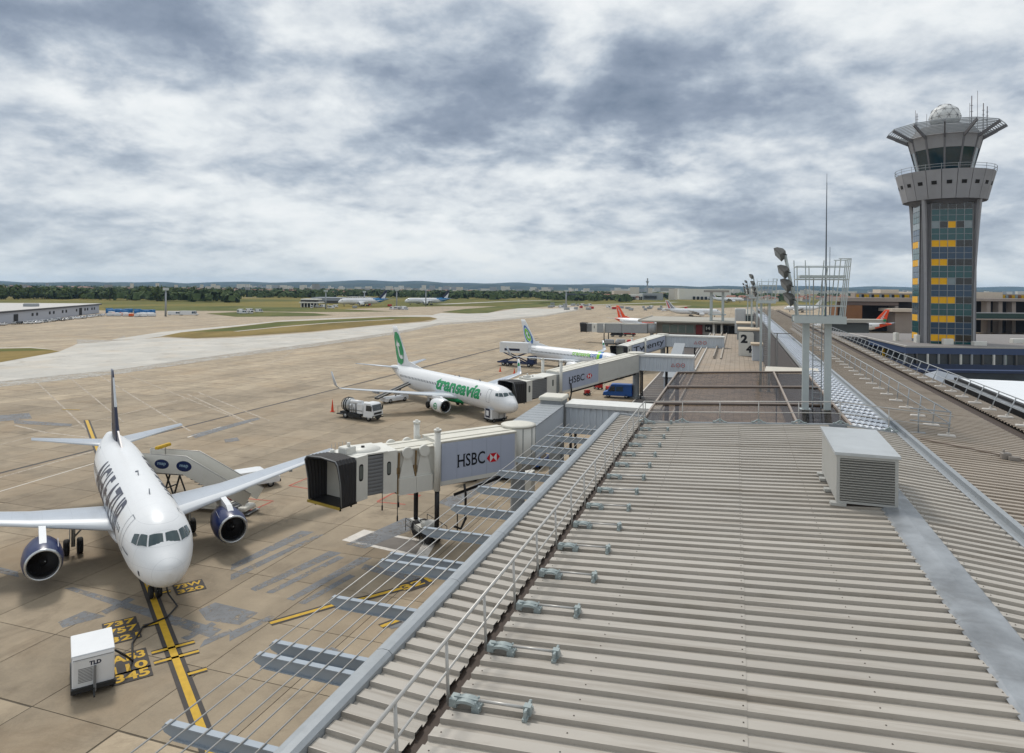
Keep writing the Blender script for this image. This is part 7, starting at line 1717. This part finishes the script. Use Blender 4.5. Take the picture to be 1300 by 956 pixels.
# catering truck with raised white box behind the hooped jet
cx_, cy_ = gp(672, 465); t = thing('catering_truck', 'high-loader truck with raised white box on dark blue scissor legs behind the hooped jet', 'truck', (cx_ - 2.5, cy_ + 1, .02), hd((640, 463), (690, 465)))
mb = MB(); mb.cham(-4.6, 3.2, -1.25, 1.25, 3.4, 6.0, .08); mb.build('box', M_VW, t)
mb = MB(); mb.bx(-3.2, 1.0, -1.27, -1.255, 3.9, 4.5); mb.build('box_print', M_NAVY, t)
mb = MB(); mb.bx(-5.2, 4.2, -1.1, 1.1, .7, 1.1); mb.build('chassis', M_VNB, t)
mb = MB()
for y in (-.95, .95): mb.bar((-3.6, y, 1.1), (2.4, y, 3.4), .2, .26); mb.bar((2.4, y, 1.1), (-3.6, y, 3.4), .2, .26)
mb.bar((-5.6, 0, .8), (-3.0, 0, 1.6), .9, .3); mb.build('scissor_legs', M_VNB, t)
mb = MB(); mb.cham(2.9, 4.8, -1.15, 1.15, .7, 2.7, .2); mb.build('cab', M_VNB, t); crossglass(t, 'windscreen', (4.82, 1.6), (4.75, 2.45), 1.0, .9)
mb = MB(); mb.bx(3.2, 4.6, -1.2, 1.2, 3.5, 3.6); mb.path([(3.2, -1.1, 3.6), (3.2, -1.1, 4.6), (4.6, -1.1, 4.6), (4.6, 1.1, 4.6), (3.2, 1.1, 4.6)], .05, 5); mb.build('front_platform', M_ALU, t)
for x in (3.4, -2.4, -3.6):
    for y in (1.0, -1.0): wheel(t, x, y, .48, .3)
# red carts and a fire cabinet by the blue van
def cart(label, px, py, m, s_=1.0, tall=False):
    t = thing('equipment_cart', label, 'cart', (*gp(px, py), .02), rng.uniform(0, 3))
    mb = MB(); mb.cham(-.9 * s_, .9 * s_, -.6 * s_, .6 * s_, .35, .35 + (1.2 if tall else .7) * s_, .08); mb.build('body', m, t)
    mb = MB(); mb.bar((.9 * s_, 0, .4), (1.7 * s_, 0, .7), .08, .08); mb.path([(-.9 * s_, -.5 * s_, .8), (-.9 * s_, -.5 * s_, 1.6 * s_), (-.9 * s_, .5 * s_, 1.6 * s_), (-.9 * s_, .5 * s_, .8)], .04, 5); mb.build('handle', M_CHAS, t)
    for x in (-.6 * s_, .6 * s_):
        for y in (.55 * s_, -.55 * s_): wheel(t, x, y, .25)
rng = random.Random(21)
cart('small red wheeled extinguisher left of the blue van', 748, 500, M_VR, .55, True); cart('red equipment cart between the extinguisher and the blue van', 762, 492, M_VR, .9, True); cart('red cart just behind the blue van', 776, 494, M_VR, .8)
cart('red cart seen through the sunshade bars by the walkway', 712, 568, M_VR, .9); cart('grey cart under the second bridge tunnel', 785, 478, M_BRG, 1.2, True)
make_car('small bright blue car seen through the sunshade bars', M_VBL, gp(686, 590), 1.2); make_car('dark blue car seen through the sunshade bars under the bridge', M_VK, gp(655, 605), .6)
mb = MB(); cab_ = thing('equipment_cabinet', 'white equipment cabinet below the nearest bridge, behind the sunshade bars', 'cabinet', (*gp(672, 625), 0.02), -AXIS); mb.cham(-.8, .8, -.6, .6, 0.1, 2.1, .06); mb.build('body', M_BRW, cab_); mb = MB(); mb.bx(-.75, .75, -.55, .55, 0, .1); mb.build('plinth', M_CHAS, cab_)
# ground equipment round the far stand
for px, py, m, lab in ((778, 437, M_VS, 'silver baggage tractor beyond the hooped jet'), (792, 436, M_ALU, 'pale grey service trailer beyond the hooped jet'), (806, 437, M_VR, 'red tanker trailer beyond the hooped jet'), (800, 424, M_VR, 'red loader by the left end of the pier building'), (784, 425, M_CHAS, 'dark flat trailer under the far boarding bridge'), (815, 441, M_VO, 'orange trailer beside the red tanker')):
    t = thing('service_trailer', lab, 'trailer', (*gp(px, py), .02), rng.uniform(-.3, .3) - .3)
    mb = MB(); mb.cham(-2.6, 2.6, -1.1, 1.1, .6, 1.0, .08); mb.build('bed', M_CHAS, t); mb = MB(); mb.cham(-2.3, .8, -1.0, 1.0, 1.0, 2.3, .25); mb.cham(1.2, 2.5, -1.0, 1.0, 1.0, 1.9, .2); mb.build('body', m, t)
    for x in (-1.7, 1.7):
        for y in (1, -1): wheel(t, x, y, .4)
# passage steps under the third bridge
t = thing('covered_stairs', 'grey sloping covered stairs between the two corrugated walkways', 'stairs', (0, 0, 0), -AXIS)
mb = MB(); mb.hexa([(-13.2, 134, .1), (-11.2, 134, .1), (-11.2, 160, 4.6), (-13.2, 160, 4.6), (-13.2, 134, 2.8), (-11.2, 134, 2.8), (-11.2, 160, 7.4), (-13.2, 160, 7.4)]); mb.build('enclosure', M_CORR, t)
mb = MB(); mb.hexa([(-13.4, 133.8, 2.81), (-11.0, 133.8, 2.81), (-11.0, 160.2, 7.41), (-13.4, 160.2, 7.41), (-13.4, 133.8, 2.95), (-11.0, 133.8, 2.95), (-11.0, 160.2, 7.55), (-13.4, 160.2, 7.55)]); mb.build('roof', M_GALV, t)

# cars along the left hangar and equipment beyond it; stairs trucks by the far jets
protos = [make_car('white car parked along the pale hangar', M_VW, gp(6, 425.5), 1.9), make_car('silver car parked along the pale hangar', M_VS, gp(20, 424), 1.9), make_car('dark car parked along the pale hangar', M_VK, gp(27, 423.5), 1.9)]
for o, g in zip(protos, ('white cars by the hangar', 'silver cars by the hangar', 'dark cars by the hangar')): o['group'] = g
rng = random.Random(4)
for k in range(26):
    px = 34 + k * 3.9; py = 423.5 - (px - 34) * .125 + rng.uniform(-.6, .6)
    copy_tree(rng.choice([protos[0], protos[0], protos[1], protos[2]]), (*gp(px, py), .02), 1.9 + rng.uniform(-.3, .3) + (pi if rng.random() < .4 else 0))
def box_unit(label, m, px, py, L, W_, H_, rz, group=None):
    t = thing('freight_container', label, 'container', (*gp(px, py), .02), rz, group); mb = MB(); mb.cham(-L / 2, L / 2, -W_ / 2, W_ / 2, .25, H_, .15); mb.build('body', m, t); mb = MB(); mb.bx(-L / 2, L / 2, -W_ / 2 + .1, W_ / 2 - .1, 0, .25); mb.build('base', M_CHAS, t); return t
pb = box_unit('blue freight container in the row beyond the pale hangar', mat('container_blue', (40, 110, 170), .5), 142, 408, 4.5, 2.4, 2.5, .2, 'blue containers beyond the hangar'); po = box_unit('orange freight container in the row beyond the pale hangar', M_VO, 160, 410.5, 3.5, 2.2, 1.8, .2, 'orange containers beyond the hangar'); pw = box_unit('white freight container in the row beyond the pale hangar', M_VW, 150, 411, 4, 2.2, 1.9, .2, 'white containers beyond the hangar')
for k in range(16): copy_tree(pb, (*gp(rng.uniform(136, 194), rng.uniform(405.5, 408)), .02), rng.uniform(0, 3))
for k in range(18): copy_tree(rng.choice([po, pw, pw, pw]), (*gp(rng.uniform(140, 196), rng.uniform(408.5, 411.5)), .02), rng.uniform(0, 3))
make_van('white bus parked right of the tall light mast', M_VW, gp(241, 408.3), .1, 3.0, 11); make_van('white van parked left of the bus by the tall light mast', M_VW, gp(223, 408.5), 0, 2.6, 9)
pv = make_van('white service van among the far stands', M_VW, gp(310, 405), .2, 2.6, 6, 'white vans among the far stands')
for k in range(26):
    px = rng.choice([rng.uniform(305, 400), rng.uniform(385, 430), rng.uniform(700, 860), rng.uniform(495, 515)]); py = {True: rng.uniform(402, 407), False: rng.uniform(386, 392)}[px < 352]
    if 352 < px < 520: py = rng.uniform(394.5, 397)
    copy_tree(pv, (*gp(px, py), .02), rng.uniform(0, 3))
pr = box_unit('small grey equipment trolley among the far stands', M_BRG, 720, 392, 5, 2.4, 2.2, .3, 'grey trolleys among the far stands'); prr = box_unit('small red equipment trolley among the far stands', M_VR, 780, 390, 4, 2.4, 2.2, .3, 'red trolleys among the far stands')
for k in range(34):
    px = rng.choice([rng.uniform(690, 880), rng.uniform(700, 860), rng.uniform(395, 520)]); py = rng.uniform(385.5, 391.5) if px > 600 else rng.uniform(391, 396)
    copy_tree(prr if rng.random() < .25 else pr, (*gp(px, py), .02), rng.uniform(0, 3))
build_haze()
